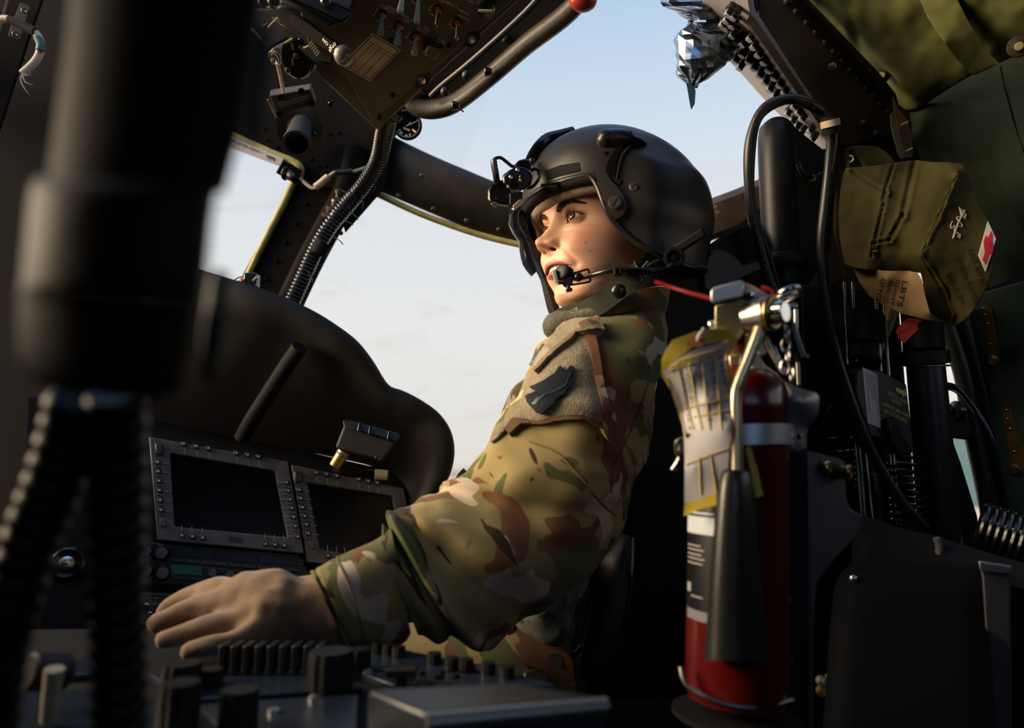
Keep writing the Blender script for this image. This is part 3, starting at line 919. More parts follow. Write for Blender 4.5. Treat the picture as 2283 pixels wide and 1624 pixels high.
# ------------------------------------------------------------------ instrument panel hood
HOODM = mat('hood_flocked_brown_grey', (0.014, 0.0122, 0.0105), .62, spec=.22, bump=.35, bscale=900, var=.2, vscale=30)
BEZEL = mat('display_bezel_grey', (0.10, 0.096, 0.09), .32, bump=.3, bscale=120, var=.25, vscale=60, coat=.1)
SCREEN = mat('display_glass', (0.003, 0.003, 0.0035), .2, spec=.22)
PANELG = mat('avionics_panel_black', (0.014, 0.015, 0.017), .42, bump=.05, bscale=800)
KEYM = mat('key_rubber', (0.03, 0.03, 0.032), .4)
DOTM = mat('key_dot', (0.55, 0.55, 0.52), .5)
hood = thing('instrument_panel_hood', 'dark brown-grey padded glare shield arching over the displays', 'glare shield', P(700, 900, 1.25))
IP = PL((333, 978, 1.22), (642, 1032, 1.29), (352, 1206, 1.17))
ST = [((340, 560), (330, 640), 1.14, (180, 900)), ((410, 583), (415, 680), 1.14, (260, 920)), ((480, 606), (495, 712), 1.15, (330, 935)), ((560, 630), (570, 735), 1.15, (400, 950)),
      ((640, 660), (645, 757), 1.16, (480, 968)), ((700, 688), (700, 782), 1.165, (560, 985)), ((752, 720), (742, 808), 1.17, (640, 1000)), ((800, 757), (778, 838), 1.18, (700, 1012)),
      ((836, 803), (808, 872), 1.19, (760, 1025)), ((868, 855), (846, 905), 1.20, (810, 1036)), ((900, 868), (870, 921), 1.205, (840, 1045)), ((938, 887), (896, 938), 1.21, (870, 1055)), ((982, 918), (925, 962), 1.22, (890, 1070)),
      ((1010, 958), (942, 996), 1.22, (905, 1090)), ((1019, 1005), (948, 1030), 1.22, (910, 1120)), ((1010, 1055), (940, 1068), 1.22, (915, 1150)), ((985, 1100), (925, 1108), 1.22, (920, 1180)), ((935, 1190), (900, 1190), 1.22, (920, 1220))]
m = MB()
rows = []
for O, I, d, Q in ST:
    o3 = P(*O, d + .03); i3 = P(*I, d + .03)
    mid = P(O[0] * .62 + I[0] * .38, O[1] * .62 + I[1] * .38, d)
    back = P(*O, d + .03) + (P(0, 0, 0) - P(0, 0, 0)) + Vector((-.12, .30, .02))
    i2 = P(O[0] * .2 + I[0] * .8, O[1] * .2 + I[1] * .8, d + .008)
    o2 = P(O[0] * .93 + I[0] * .07, O[1] * .93 + I[1] * .07, d + .010)
    q3 = IP.on(*Q, .004)
    rows.append([back, o3, o2, mid, i2, i3, i3.lerp(q3, .5) + (q3 - CAM_LOC).normalized() * .03, q3])
rings = []
for k in range(8):
    rings.append(catmull([r[k] for r in rows], 4))
V = [m.verts(r) for r in rings]
for a in range(7):
    for b in range(len(V[0]) - 1):
        m.face((V[a][b], V[a][b + 1], V[a + 1][b + 1], V[a + 1][b]))
m.build('hood_shell', HOODM, hood, sharp=75, sub=2)
m = MB()
m.tube([P(668, 775, 1.17), P(640, 815, 1.185), P(598, 880, 1.20), P(560, 940, 1.21), P(540, 978, 1.225)], .014, 12)
m.build('brace', BLACKM, hood)
# ------------------------------------------------------------------ instrument panel face
ip = thing('main_instrument_board', 'black instrument panel that carries the two large displays', 'instrument panel', P(500, 1200, 1.22))
m = MB(); m.prism([IP.on(*q, -.012) for q in ((60, 880), (340, 925), (930, 1060), (950, 1300), (930, 1425), (40, 1425))], IP.n * -.02)
m.build('panel_face', BLACKM, ip)
m = MB(); ptext(m, IP, 'STALL', (262, 962), (285, 966), 4, -.0115); ptext(m, IP, '047', (262, 970), (284, 974), 6, -.0115); m.build('lettering', DIMW, ip)
ZQ = lambda x, y: (240 + x * .3448, 900 + y * .3448)
def mfd(label, outer, screen, keys, corner, group):
    t = thing('multifunction_display', label, 'display', IP.on(*outer[3]), group)
    # frame ring
    n = len(outer)
    m = MB()
    ob = [IP.on(*q, -.012) for q in outer]; of = [IP.on(*q, .012) for q in outer]
    sf = [IP.on(*q, .010) for q in screen]; sb = [IP.on(*q, -.003) for q in screen]
    L = [m.verts(r) for r in (ob, of, sf, sb)]
    for a in range(3):
        for i in range(n):
            m.face((L[a][i], L[a][(i + 1) % n], L[a + 1][(i + 1) % n], L[a + 1][i]))
    m.build('bezel', BEZEL, t, bevel=.0022, sharp=60)
    m = MB(); m.prism([IP.on(*q, -.001) for q in screen], IP.n * -.008); m.build('screen', SCREEN, t)
    cx = sum(q[0] for q in screen) / 4; cy = sum(q[1] for q in screen) / 4
    for (x, y, side) in keys:
        m = MB()
        e = {'L': (1, .10), 'R': (-1, -.10), 'T': (.08, 1), 'B': (-.08, -1)}[side]
        w = 6.2
        m.prism([IP.on(x + a, y + b, .010) for a, b in ((-w, -w * .8 - 1), (w, -w * .8 + 1), (w, w * .8 + 1), (-w, w * .8 - 1))], IP.n * .0055)
        k = m.build('key', KEYM, t, bevel=.0012)
        m = MB(); m.lathe([(.0021, 0), (.0019, .0012), (.0001, .0014)], IP.on(x, y, .0155), IP.n, 10); m.build('key_mark', DOTM, k)
        x1, y1 = x + e[0] * 9, y + e[1] * 9
        x2, y2 = x + e[0] * 23, y + e[1] * 23
        s = (.8 if e[1] ** 2 > .5 else 0, 0 if e[1] ** 2 > .5 else .8)
        tk = MB(); tk.face(tk.verts([IP.on(x1 - s[0], y1 - s[1], .0125), IP.on(x2 - s[0], y2 - s[1], .0118), IP.on(x2 + s[0], y2 + s[1], .0118), IP.on(x1 + s[0], y1 + s[1], .0125)])); tk.build('key_tick', DIMW, k)
        if side in 'LR':
            m = MB(); m.prism([IP.on(x + a, y + b, .010) for a, b in ((-7, 8.6), (7, 10.6), (7, 12.6), (-7, 10.6))], IP.n * .0045)
            m.build('key_fence', BEZEL, t, bevel=.0006)
    for c in corner:
        m = MB(); m.prism([IP.on(c[0] + a, c[1] + b, .011) for a, b in ((-10, -14), (9, -11), (11, 6), (3, 14), (-9, 12))], IP.n * .008)
        m.build('corner_knob', KEYM, t, bevel=.003)
    return t
k1 = [(*ZQ(x, y), 'L') for x, y in ((330, 392), (334, 450), (339, 511), (342, 572), (346, 634), (352, 698))]
k1 += [(*ZQ(x, y), 'T') for x, y in ((497, 274), (577, 289), (655, 302), (833, 332), (905, 344), (977, 356))]
k1 += [(*ZQ(x, y), 'R') for x, y in ((1155, 520), (1166, 573), (1178, 630), (1188, 685), (1200, 742), (1212, 800), (1226, 868))]
k1 += [(*ZQ(x, y), 'B') for x, y in ((485, 860), (552, 868), (618, 875), (1020, 915), (1080, 920), (1140, 925))]
d1 = mfd('left large square-keyed display, fully in view above the knobbed control panel', [(333, 978), (642, 1032), (677, 1237), (352, 1206)], [(380, 1013), (612, 1052), (640, 1200), (390, 1176)], k1, [(357, 1007)], 'multifunction displays')
m = MB(); m.prism([IP.on(*ZQ(*q), .0117) for q in ((782, 862), (860, 872), (862, 904), (784, 894))], IP.n * .001); m.build('brightness_plate', KEYM, d1)
m = MB(); m.prism([IP.on(*ZQ(*q), .011) for q in ((342, 756), (378, 762), (382, 806), (345, 800))], IP.n * .006); m.build('rocker_key', BEZEL, d1, bevel=.001)
k2 = [(*ZQ(x, y), 'L') for x, y in ((1236, 568), (1246, 622), (1258, 680), (1270, 735), (1282, 790), (1294, 848))]
k2 += [(*ZQ(x, y), 'T') for x, y in ((1348, 455), (1412, 467), (1477, 478), (1618, 500), (1678, 512), (1736, 522))]
k2 += [(*ZQ(x, y), 'B') for x, y in ((1420, 990), (1478, 996), (1530, 1000))]
d2 = mfd('right large display, its lower right corner hidden behind the camouflage sleeve', [(648, 1039), (898, 1092), (940, 1290), (684, 1255)], [(683, 1078), (872, 1108), (905, 1258), (712, 1226)], k2, [(664, 1068)], 'multifunction displays')
m = MB(); m.prism([IP.on(*ZQ(*q), .011) for q in ((1298, 895), (1326, 900), (1332, 945), (1304, 940))], IP.n * .006); m.build('rocker_key', BEZEL, d2, bevel=.001)
# ------------------------------------------------------------------ control panel under the displays
cp = thing('display_control_panel', 'black control panel with knobs, three dark windows and a green readout', 'control panel', IP.on(500, 1280))
m = MB(); m.prism([IP.on(*ZQ(*q), -.012) for q in ((150, 905), (210, 893), (1235, 975), (1300, 1090), (1310, 1190), (1200, 1200), (205, 1165), (150, 1130))], IP.n * .010); m.build('panel_body', PANELG, cp, bevel=.0015)
for k, q in enumerate((((400, 925), (690, 950), (692, 1008), (402, 985)), ((696, 950), (968, 972), (970, 1034), (698, 1010)), ((973, 973), (1226, 993), (1228, 1050), (975, 1034)), ((1085, 1085), (1244, 1098), (1250, 1150), (1090, 1140)))):
    m = MB(); m.prism([IP.on(*ZQ(*a), -.0025) for a in q], IP.n * .002); m.build('readout_window', SCREEN, cp, bevel=.0006)
LCD = mat('green_lcd', (0.006, 0.040, 0.033), .3, spec=.2, emit=((.01, .09, .06), .12))
m = MB(); m.prism([IP.on(*ZQ(*a), -.002) for a in ((412, 1040), (608, 1052), (612, 1112), (414, 1100))], IP.n * .002); m.build('green_readout', LCD, cp)
for k in range(9):
    x = 460 + k * 92; y = 1018 + k * 7.6
    m = MB(); m.prism([IP.on(*ZQ(x + a, y + b), -.002) for a, b in ((-42, -12), (38, -6), (38, 16), (-42, 10))], IP.n * .006); m.build('key', KEYM, cp, bevel=.0012)
for x, y in ((465, 1130), (570, 1138)):
    m = MB(); m.prism([IP.on(*ZQ(x + a, y + b), -.002) for a, b in ((-42, -12), (38, -6), (38, 14), (-42, 8))], IP.n * .006); m.build('key', KEYM, cp, bevel=.0012)
KN = mat('knob_grey', (0.085, 0.085, 0.085), .42)
KD = mat('knob_black', (0.008, 0.008, 0.009), .45, spec=.35)
def fluted(M, c, n, r, h, k=14, top=.88):
    A = frame(n); rings = []
    for rr, hh in ((1, 0), (1, .7 * h), (top, h)):
        rings.append([c + A @ Vector((r * rr * (1 + .05 * math.cos(k * a)) * math.cos(a), r * rr * (1 + .05 * math.cos(k * a)) * math.sin(a), hh)) for a in [2 * PI * i / (k * 6) for i in range(k * 6)]])
    return M.loft(rings)
KDIR = (IP.n * 1.0 + UPV * .25 + RIGHT * .10).normalized()
for x, y, r, two in ((262, 965, .0155, 1), (355, 975, .0115, 0), (265, 1090, .0155, 1), (362, 1103, .0115, 0)):
    c = IP.on(*ZQ(x, y), -.002)
    m = MB(); fluted(m, c, IP.n, r, .014 if two else .024)
    k = m.build('knob', KD, cp)
    if two:
        m = MB(); fluted(m, c + IP.n * .014, IP.n, r * .62, .020, 10); m.build('inner_knob', KD, k)
        m = MB(); m.lathe([(r * .5, 0), (r * .5, .0006), (.0001, .0006)], c + IP.n * .034, IP.n, 20); m.build('knob_cap', KN, k)
    else:
        m = MB(); m.lathe([(r * .8, 0), (r * .8, .0006), (.0001, .0006)], c + IP.n * .024, IP.n, 20); m.build('knob_cap', KN, k)
for x, y in ((680, 1098), (790, 1108), (872, 1108), (965, 1118), (1056, 1124)):
    c = IP.on(*ZQ(x, y), -.002)
    m = MB(); fluted(m, c, IP.n, .008, .013, 10); k = m.build('knob', KD, cp)
    m = MB(); m.lathe([(.0066, 0), (.0066, .0008), (.0001, .0008)], c + IP.n * .013, IP.n, 20); m.build('knob_cap', KN, k)
m = MB()
for s, a, b, h in (('NAV', (208, 912), (243, 915), 4.5), ('SRC', (212, 928), (236, 930), 4), ('REF', (330, 922), (356, 925), 4), ('SET', (333, 937), (356, 940), 4), ('BRG', (215, 1034), (246, 1037), 4.5), ('1', (232, 1047), (238, 1048), 4), ('REF', (338, 1042), (364, 1045), 4), ('ADJ', (338, 1056), (362, 1059), 4)):
    ptext(m, IP, s, ZQ(*a), ZQ(*b), h, -.0015)
for x, y in ((655, 1062), (750, 1072), (850, 1080), (935, 1084), (1030, 1090)):
    m.prism([IP.on(*ZQ(x + a, y + b), -.0017) for a, b in ((-38, -5), (30, 1), (30, 4), (-38, -2))], IP.n * .0004)
    m.prism([IP.on(*ZQ(x + a, y + b), -.0017) for a, b in ((-2, 0), (2, 0), (2, 14), (-2, 14))], IP.n * .0004)
m.build('lettering', DIMW, cp)
for x, y in ((168, 940), (172, 1105), (1253, 1028)):
    m = MB(); m.torus(IP.on(*ZQ(x, y), -.001), IP.n, .0042, .0012, 16, 6); m.build('screw', mat('screw_dark', (.12, .12, .12), .4, .8), cp)
# ------------------------------------------------------------------ intercom panel
ic = thing('intercom_panel', 'black intercom panel lettered ICS IDENT beside the gloved hand', 'control panel', IP.on(330, 1340))
m = MB(); m.prism([IP.on(*ZQ(*q), -.012) for q in ((100, 1212), (560, 1232), (560, 1420), (60, 1420))], IP.n * .009); m.build('panel_body', PANELG, ic, bevel=.001)
m = MB()
for s, a, b, h in (('ICS IDENT', (147, 1238), (263, 1242), 5.5), ('V/U/SAT', (192, 1258), (250, 1260), 3.4), ('FM2', (297, 1262), (327, 1264), 3.4), ('3', (218, 1278), (226, 1279), 3.4), ('4', (306, 1281), (314, 1282), 3.4), ('5', (353, 1283), (361, 1284), 3.4), ('/CMWS', (208, 1299), (268, 1302), 4), ('RAD', (286, 1301), (318, 1303), 4), ('2', (145, 1274), (153, 1275), 3.4)):
    ptext(m, IP, s, ZQ(*a), ZQ(*b), h, -.0025)
for r in ((130, 1220, 470, 1240), (150, 1284, 400, 1298)):
    m.prism([IP.on(*ZQ(r[0], r[1]), -.0026), IP.on(*ZQ(r[2], r[3]), -.0026), IP.on(*ZQ(r[2], r[3] + 2), -.0026), IP.on(*ZQ(r[0], r[1] + 2), -.0026)], IP.n * .0003)
m.build('lettering', DIMW, ic)
for x, y in ((183, 1300), (262, 1322)):
    c = IP.on(*ZQ(x, y + 30), -.002)
    m = MB(); m.lathe([(.007, 0), (.006, .004), (.003, .005)], c, IP.n, 14)
    m.tube([c, c + IP.n * .02 + UPV * .012], lambda t: .0022 + .0018 * t, 12); m.sphere(c + IP.n * .02 + UPV * .012, .0042, 12, 8); m.build('toggle', CHROME, ic)
# big recessed switch at far left
m = MB(); c = IP.on(148, 1256, -.01); sw = thing('rotary_ignition_switch', 'round black switch with a shiny centre on the far left panel', 'switch', c)
m.lathe([(.026, 0), (.026, .005), (.022, .008), (.015, .006), (.0001, .005)], c, IP.n, 30); m.build('switch_body', BLACKG, sw)
m = MB(); m.lathe([(.012, .004), (.011, .010), (.006, .012), (.0001, .012)], c, IP.n, 20); m.tube([c + IP.n * .01, c + IP.n * .022 + RIGHT * .007], .003, 10); m.build('centre_post', STEEL, sw)
m = MB(); ptext(m, IP, 'OFF', (143, 1222), (154, 1223), 4, -.0115); m.build('lettering', DIMW, sw)
# ------------------------------------------------------------------ box on the hood underside with its connector
bx = thing('sensor_box', 'small dark finned box under the hood lip, with a brass cable fitting', 'box', P(820, 990, 1.13))
m = MB(); pxprism(m, [(768, 945, 1.12), (884, 984, 1.12), (852, 1031, 1.11), (747, 999, 1.11)], .06)
m.build('box_body', mat('sensor_box_grey', (.016, .0145, .013), .6, spec=.3), bx, bevel=.004)
m = MB(); pxprism(m, [(764, 937, 1.125), (785, 938, 1.13), (890, 967, 1.13), (891, 975, 1.12), (884, 986, 1.115), (766, 951, 1.115)], .055); m.build('box_lid', BLACK, bx, bevel=.002)
m = MB()
for x, y in ((800, 948), (824, 955), (866, 967)):
    m = MB(); pxprism(m, [(x, y - 6, 1.117), (x + 8, y - 4, 1.117), (x + 4, y + 16, 1.112), (x - 4, y + 14, 1.112)], .01); m.build('fin', BLACKG, bx, bevel=.001)
m = MB(); p = P(842, 1022, 1.106); m.torus(p, CAM_LOC - p, .0035, .0011); m.build('screw', BLACKG, bx)
m = MB(); m.cyl(P(768, 1006, 1.12), P(746, 1040, 1.12), .0105, .0095, bev=.001); 
cn = m.build('cable_fitting', mat('brass_fitting', (.50, .33, .10), .35, .8), bx)
m = MB(); m.torus(P(764, 1013, 1.12), P(768, 1006, 1.12) - P(746, 1040, 1.12), .0105, .0014); m.build('blue_ring', mat('blue_band', (.03, .12, .35), .4), cn)
m = MB(); m.tube([P(745, 1042, 1.13), P(765, 1050, 1.13), P(800, 1055, 1.14), P(840, 1058, 1.15), P(866, 1060, 1.15)], .0075, 10); m.build('cable', BLACKM, bx)
m = MB(); m.tube([P(836, 1058, 1.14), P(863, 1060, 1.145)], .0088, 14, smooth=False); m.build('cable_label', CREAM, bx)
# toggle with wires on top of the hood
tw = thing('windshield_toggle_switch', 'small toggle switch with red and grey wires on top of the hood', 'switch', P(565, 628, 1.2))
m = MB(); m.box(P(562, 626, 1.19), (.011, .01, .012)); m.build('switch_body', BLACKG, tw, bevel=.002)
m = MB(); m.tube([P(556, 622, 1.19), P(541, 626, 1.18), P(532, 629, 1.19)], .0028, 8); m.build('red_wire', mat('red_wire', (.4, .02, .02), .5), tw)
m = MB(); m.tube([P(549, 620, 1.19), P(535, 618, 1.19), P(520, 626, 1.19)], .0014, 8); m.build('grey_wire', DIMW, tw)
m = MB(); m.tube([P(566, 626, 1.17), P(574, 618, 1.16)], .003, 8, smooth=False); m.build('lever', STEEL, tw)
TP_ = PL((555, 625, 1.172), (580, 628, 1.172), (560, 650, 1.172))
m = MB(); ptext(m, TP_, 'ON', (572, 617), (580, 618), 4); ptext(m, TP_, 'OFF', (568, 638), (578, 640), 4); m.build('lettering', DIMW, tw)
# ------------------------------------------------------------------ centre console
CZ = .845
CPl = Plane(Vector((0, .5, CZ)), Vector((1, .5, CZ)), Vector((0, 1, CZ)))
CONM = mat('console_panel_satin', (0.012, 0.020, 0.034), .30, spec=.7, bump=.08, bscale=500)
cc = thing('centre_console', 'wide black console of switch panels under the gloved hand', 'console', (-.1, .5, .7))
m = MB(); m.prism([CPl.on(*q, -.006) for q in ((-260, 1395), (300, 1388), (620, 1383), (800, 1398), (950, 1452), (1130, 1490), (1260, 1530), (1420, 1700), (-400, 1900))], Z * -.16)
m.build('console_body', BLACKM, cc)
for q in (((640, 1431), (800, 1433), (925, 1453), (700, 1459)), ((700, 1461), (930, 1455), (1062, 1482), (1000, 1497), (780, 1490)), ((790, 1496), (1000, 1500), (1180, 1508), (1240, 1528), (880, 1528)),
          ((330, 1500), (700, 1500), (810, 1532), (420, 1560)), ((440, 1570), (800, 1548), (795, 1640), (560, 1700)), ((60, 1540), (300, 1540), (420, 1600), (560, 1760), (-200, 1760)), ((-200, 1470), (200, 1470), (260, 1500), (-200, 1520))):
    m = MB(); m.prism([CPl.on(*a) for a in q], Z * -.006); m.build('panel_plate', CONM, cc, bevel=.001)
def cknob(x, y, r, h, par=None, mt=None):
    c = CPl.on(x, y)
    m = MB(); fluted(m, c, Z, r, h, 12, .94); k = m.build('knob', mt or KD, cc)
    return k
for x, y, r in ((842, 1456, .0052), (866, 1460, .0052), (889, 1465, .0055), (968, 1480, .0058), (1008, 1491, .0058), (1039, 1494, .0058), (1088, 1503, .0058), (1130, 1512, .0055)):
    cknob(x, y, r, .0085)
for x, y, r in ((939, 1505, .003), (975, 1512, .004), (983, 1503, .003), (1016, 1511, .0035), (950, 1530, .005), (990, 1535, .005)):
    cknob(x, y, r, .003, mt=BLACKM)
for x, y, r, h in ((735, 1535, .016, .026), (800, 1494, .009, .016), (402, 1545, .013, .020), (530, 1622, .0115, .022), (395, 1640, .0115, .03), (470, 1530, .008, .012), (1010, 1640, .01, .02)):
    cknob(x, y, r, h)
for k in range(9):
    x = 500 + k * 27
    c = CPl.on(x, 1500)
    m = MB(); m.box(c + Z * .011, (.0028, .0085, .011)); m.build('thumbwheel', KD, cc, bevel=.0012)
for x, y in ((412, 1590), (548, 1560), (555, 1600), (820, 1502), (898, 1518), (918, 1528), (700, 1560), (610, 1590)):
    c = CPl.on(x, y); m = MB(); m.lathe([(.0038, 0), (.0035, .0025), (.0001, .0035)], c, Z, 12); m.build('fastener', STEEL, cc)
m = MB(); c = CPl.on(895, 1524); m.tube([c, c + Z * .008], .004, 10); m.box(c + Z * .008, (.011, .006, .003)); m.build('latch', mat('olive_latch', (.06, .055, .03), .4, .6), cc, bevel=.001)
# lever with pale tip at the left edge of the console
ll = thing('pale_tipped_lever', 'blurred lever with a pale tip at the left edge of the console', 'lever', CPl.on(115, 1610))
m = MB(); m.tube([P(105, 1610, .42), P(112, 1560, .42), P(122, 1492, .42)], lambda t: .0040 + .0016 * t, 14); m.build('lever_arm', mat('cream_lever', (.34, .30, .22), .5), ll)
m = MB(); m.cyl(P(60, 1500, .44), P(150, 1498, .46), .012, bev=.002); m.build('pivot_drum', BLACK, ll)
# equipment box in the near foreground
TPl = Plane(Vector((0, .5, .872)), Vector((1, .5, .872)), Vector((0, 1, .872)))
bf = thing('console_equipment_box', 'low dark box with two bright metal edges in the near foreground', 'equipment box', TPl.on(1080, 1560))
m = MB(); m.prism([TPl.on(*q) for q in ((818, 1535), (1150, 1522), (1352, 1554), (950, 1590))], Z * -.05); m.build('box_body', mat('box_satin', (.016, .020, .028), .36, bump=.05), bf, bevel=.003)
e0 = TPl.on(952, 1594, -.004); e1 = TPl.on(1352, 1558, -.004)
m = MB(); m.tube([e0, e1], .0050, 12, smooth=False); m.build('edge_trim', mat('satin_edge', (.34, .33, .31), .4, .9), bf)
m = MB(); m.tube([e0 - Z * .017, e1 - Z * .017], .0036, 12, smooth=False); m.build('lower_trim', mat('satin_edge', (.34, .33, .31), .4, .9), bf)
# ------------------------------------------------------------------ the person: head
person = thing('person', 'woman in camouflage uniform seated at the controls, one gloved hand on the console', 'person', (.15, .93, .72))
PSI = 56.0; PIT = 0.0; ROL = 0.0
az = math.radians(180 - 5 - 0) 
fdir = Vector((-math.sin(math.radians(5 + PSI)), -math.cos(math.radians(5 + PSI)), 0))
yaw = math.atan2(-fdir.x, fdir.y)
HR = (Matrix.Rotation(yaw, 3, 'Z') @ Matrix.Rotation(math.radians(PIT), 3, 'X') @ Matrix.Rotation(math.radians(ROL), 3, 'Y'))
EX, EYY = .0315, .0655
HO = P(1272, 486, .885) - HR @ Vector((-EX, EYY + .011, 0))
def hw(x, y, z):
    return HO + HR @ Vector((x, y, z))
def px_of(p):
    q = RM.transposed() @ (p - CAM_LOC)
    return (1141.5 + F * q.x / -q.z, 812 - F * q.y / -q.z, -q.z)
def ga(x, z, cx, cz, sx, sz):
    return math.exp(-((x - cx) / sx) ** 2 - ((z - cz) / sz) ** 2)
BT = [(-.20, .024), (-.16, .025), (-.135, .030), (-.126, .044), (-.120, .058), (-.112, .0685), (-.102, .0722), (-.092, .0725), (-.082, .0765), (-.070, .0825), (-.058, .0862), (-.050, .0876), (-.042, .0880), (-.03, .0845), (-.015, .0808), (0, .0800), (.015, .0855), (.03, .0890), (.05, .089), (.07, .084), (.09, .073), (.105, .056), (.118, .03), (.122, .004)]
AT = [(-.20, .056), (-.16, .054), (-.135, .050), (-.126, .050), (-.120, .050), (-.112, .050), (-.100, .053), (-.08, .0575), (-.06, .0620), (-.045, .0650), (-.03, .0675), (-.01, .0690), (.02, .071), (.05, .071), (.07, .067), (.09, .058), (.105, .045), (.118, .024), (.122, .004)]
BK = [(-.20, .055), (-.15, .055), (-.1, .06), (-.05, .085), (0, .098), (.05, .098), (.08, .085), (.105, .058), (.118, .03), (.122, .004)]
def eye_alm(x, z):
    """<0 inside the eye opening (near eye at x=-EX); returns signed almond measure"""
    s = -1 if x < 0 else 1
    u = (abs(x) - EX) / .0142            # -1 inner corner .. +1 outer corner
    if abs(u) > 1.25: return 1.0
    cant = .0014 * u
    up = .0062 * max(0, 1 - abs(u) ** 2.2) ** .8 * (1 + .0 * u)
    lo = -.0048 * max(0, 1 - abs(u) ** 2.0) ** .9
    zz = z - cant
    if zz > 0: return (zz - up) / .006 if abs(u) < 1 else 1
    return (lo - zz) / .006 if abs(u) < 1 else 1
def mouth_m(x, z):
    u = abs(x) / .0310
    if u > 1.0: return 1.0
    c = -.0605 - .0030 * u * u
    up = c + .0026 * (1 - u ** 2.5)
    lo = c - .0070 * (1 - u ** 2)
    if z > c: return (z - up) / .004
    return (lo - z) / .004
NR = [(.016, 0), (.007, .0042), (-.001, .0085), (-.011, .0148), (-.019, .0205), (-.0250, .0245), (-.0290, .0260), (-.0325, .0245), (-.0355, .0200), (-.0385, .0115), (-.0415, .0045), (-.045, 0)]
NW = [(.01, .0082), (0, .0085), (-.010, .0105), (-.020, .0132), (-.027, .0152), (-.034, .0150), (-.040, .0110), (-.046, .007)]
NR = NR[::-1]; NW = NW[::-1]
def face_pt(th, z):
    a = pw_lin(AT, z)
    b = pw_lin(BT, z) if abs(th) < PI / 2 else pw_lin(BK, z)
    s, c = math.sin(th), math.cos(th)
    p = .92
    x = a * math.copysign(abs(s) ** p, s)
    y = b * math.copysign(abs(c) ** (.88 if c > 0 else .95), c)
    if c <= 0 and z < -.06:
        y = y
    zz = z
    # lower face: jaw planes climb towards the ear
    k = sst(-.055, -.118, z) if z > -.14 else 1 - sst(-.14, -.165, z)
    zz += k * .44 * max(0, .088 - y) * (1 if y > 0 else 1)
    col = 0
    if c > 0:
        w = min(1, c * 2.5)
        d = 0
        ax = abs(x)
        d += .0034 * ga(ax, z, .022, .0195, .017, .0075)                     # brow ridge
        d -= .0040 * ga(ax, z, EX - .001, .004, .0185, .013)                # socket
        d -= .0040 * ga(ax, z, .0165, .002, .0055, .010)                    # inner corner hollow
        d += .0045 * ga(ax, z, .041, -.024, .019, .017)                     # cheekbone
        d += .0030 * ga(ax, z, .036, -.042, .014, .014)                     # smiling cheek
        d += .0018 * ga(ax, z, .030, -.0105, .013, .0035)                   # lower lid bag
        d -= .0010 * ga(ax, z, .030, -.0155, .015, .0030)
        h = pw_lin(NR, z); wn_ = pw_lin(NW, z)
        d += h * math.exp(-abs(ax / wn_) ** 2.0) if h > 0 else 0
        d += .0045 * ga(ax, z, .0150, -.0315, .0050, .0058)                 # wings of the nose
        d -= .0020 * ga(ax, z, .0200, -.0335, .0028, .0070)                 # crease behind the wing
        d -= .0100 * ga(ax, z, .0085, -.0385, .0045, .0022)                 # nostril
        d -= .0012 * ga(x, z, 0, -.0480, .0032, .004)                       # philtrum
        d += .0036 * ga(x, z, 0, -.0560, .021, .0038)                       # upper lip
        d += .0014 * ga(ax, z, .006, -.0520, .005, .0025)
        d += .0062 * ga(x, z, 0, -.0700, .0150, .0046)                      # lower lip
        d -= .0022 * ga(x, z, 0, -.0840, .016, .0045)                       # fold above the chin
        d += .0040 * ga(x, z, 0, -.1000, .015, .010)                        # chin
        d -= .0032 * ga(ax, z, .0345, -.0635, .0040, .0050)                 # mouth corner
        d -= .0018 * ga(ax, z, .0330 - (z + .05) * .55, -.050, .0036, .016) # smile fold
        nx, ny = s * .35, 1.0
        q = w * d
        y += q
        x += 0
        # eyelids wrap the eyeball
        rad = math.hypot(ax - EX, z)
        ys = EYY + (math.sqrt(.0131 ** 2 - rad ** 2) if rad < .0105 else math.sqrt(.0131 ** 2 - .0105 ** 2) - (rad - .0105) * (1.35 + max(0, rad - .0125) * 500))
        kk = .0022
        hsm = max(0, kk - abs(y - ys)) / kk
        y = max(y, ys) + hsm * hsm * kk * .25
        e = eye_alm(x, z)
        if e < .9:
            y += .0009 * math.exp(-((e - .14) / .20) ** 2)                    # lid margin
        if z > 0 and .5 < e * 1.0:
            pass
        u = (ax - EX) / .0155
        if abs(u) < 1.15:
            zc = .0098 * max(0, 1 - abs(u * .9) ** 2.2) + .0008
            y -= .0013 * math.exp(-((z - zc) / .0011) ** 2) * sst(1.15, .6, abs(u))   # crease of the upper lid
        if e < 0:
            y -= .0065 * sst(0, -.16, e)
            col = 3
        mm = mouth_m(x, z)
        if mm < 0:
            y -= .015 * sst(0, -.35, mm)
            col = 2
        else:
            u = min(1, ax / .0318)
            ct = -.0605 - .0030 * u * u
            upl = ct + .0026 * (1 - u ** 2.5) + .0054 * (1 - u ** 2.2) - .0012 * ga(x, 0, 0, 0, .0035, 1)
            lol = ct - .0070 * (1 - u ** 2) - .0080 * (1 - u ** 2.2)
            if ax < .0318 and lol < z < upl:
                col = 1
        if .003 < ax < .0125 and ga(ax, z, .0085, -.0385, .0040, .0020) > .45:
            col = 4
        # turn the nose tip up a little, under-plane follows
        zz += .0022 * math.exp(-(ax / .013) ** 2) * sst(-.048, -.036, z) * sst(-.018, -.030, z)
    return Vector((x, y, zz)), col
zs = []
z = -.20
while z < .122:
    zs.append(z)
    step = .0030
    if -.118 < z < .03: step = .00105
    if -.046 < z < -.034 or -.008 < z < .013 or -.073 < z < -.054: step = .00055
    z += step
zs.append(.1219)
ths = []
t = -PI
while t < PI - 1e-6:
    ths.append(t)
    a = abs(t)
    t += .0075 if a < .62 else (.018 if a < 1.5 else .07)
bm = bmesh.new()
grid = []
cols = []
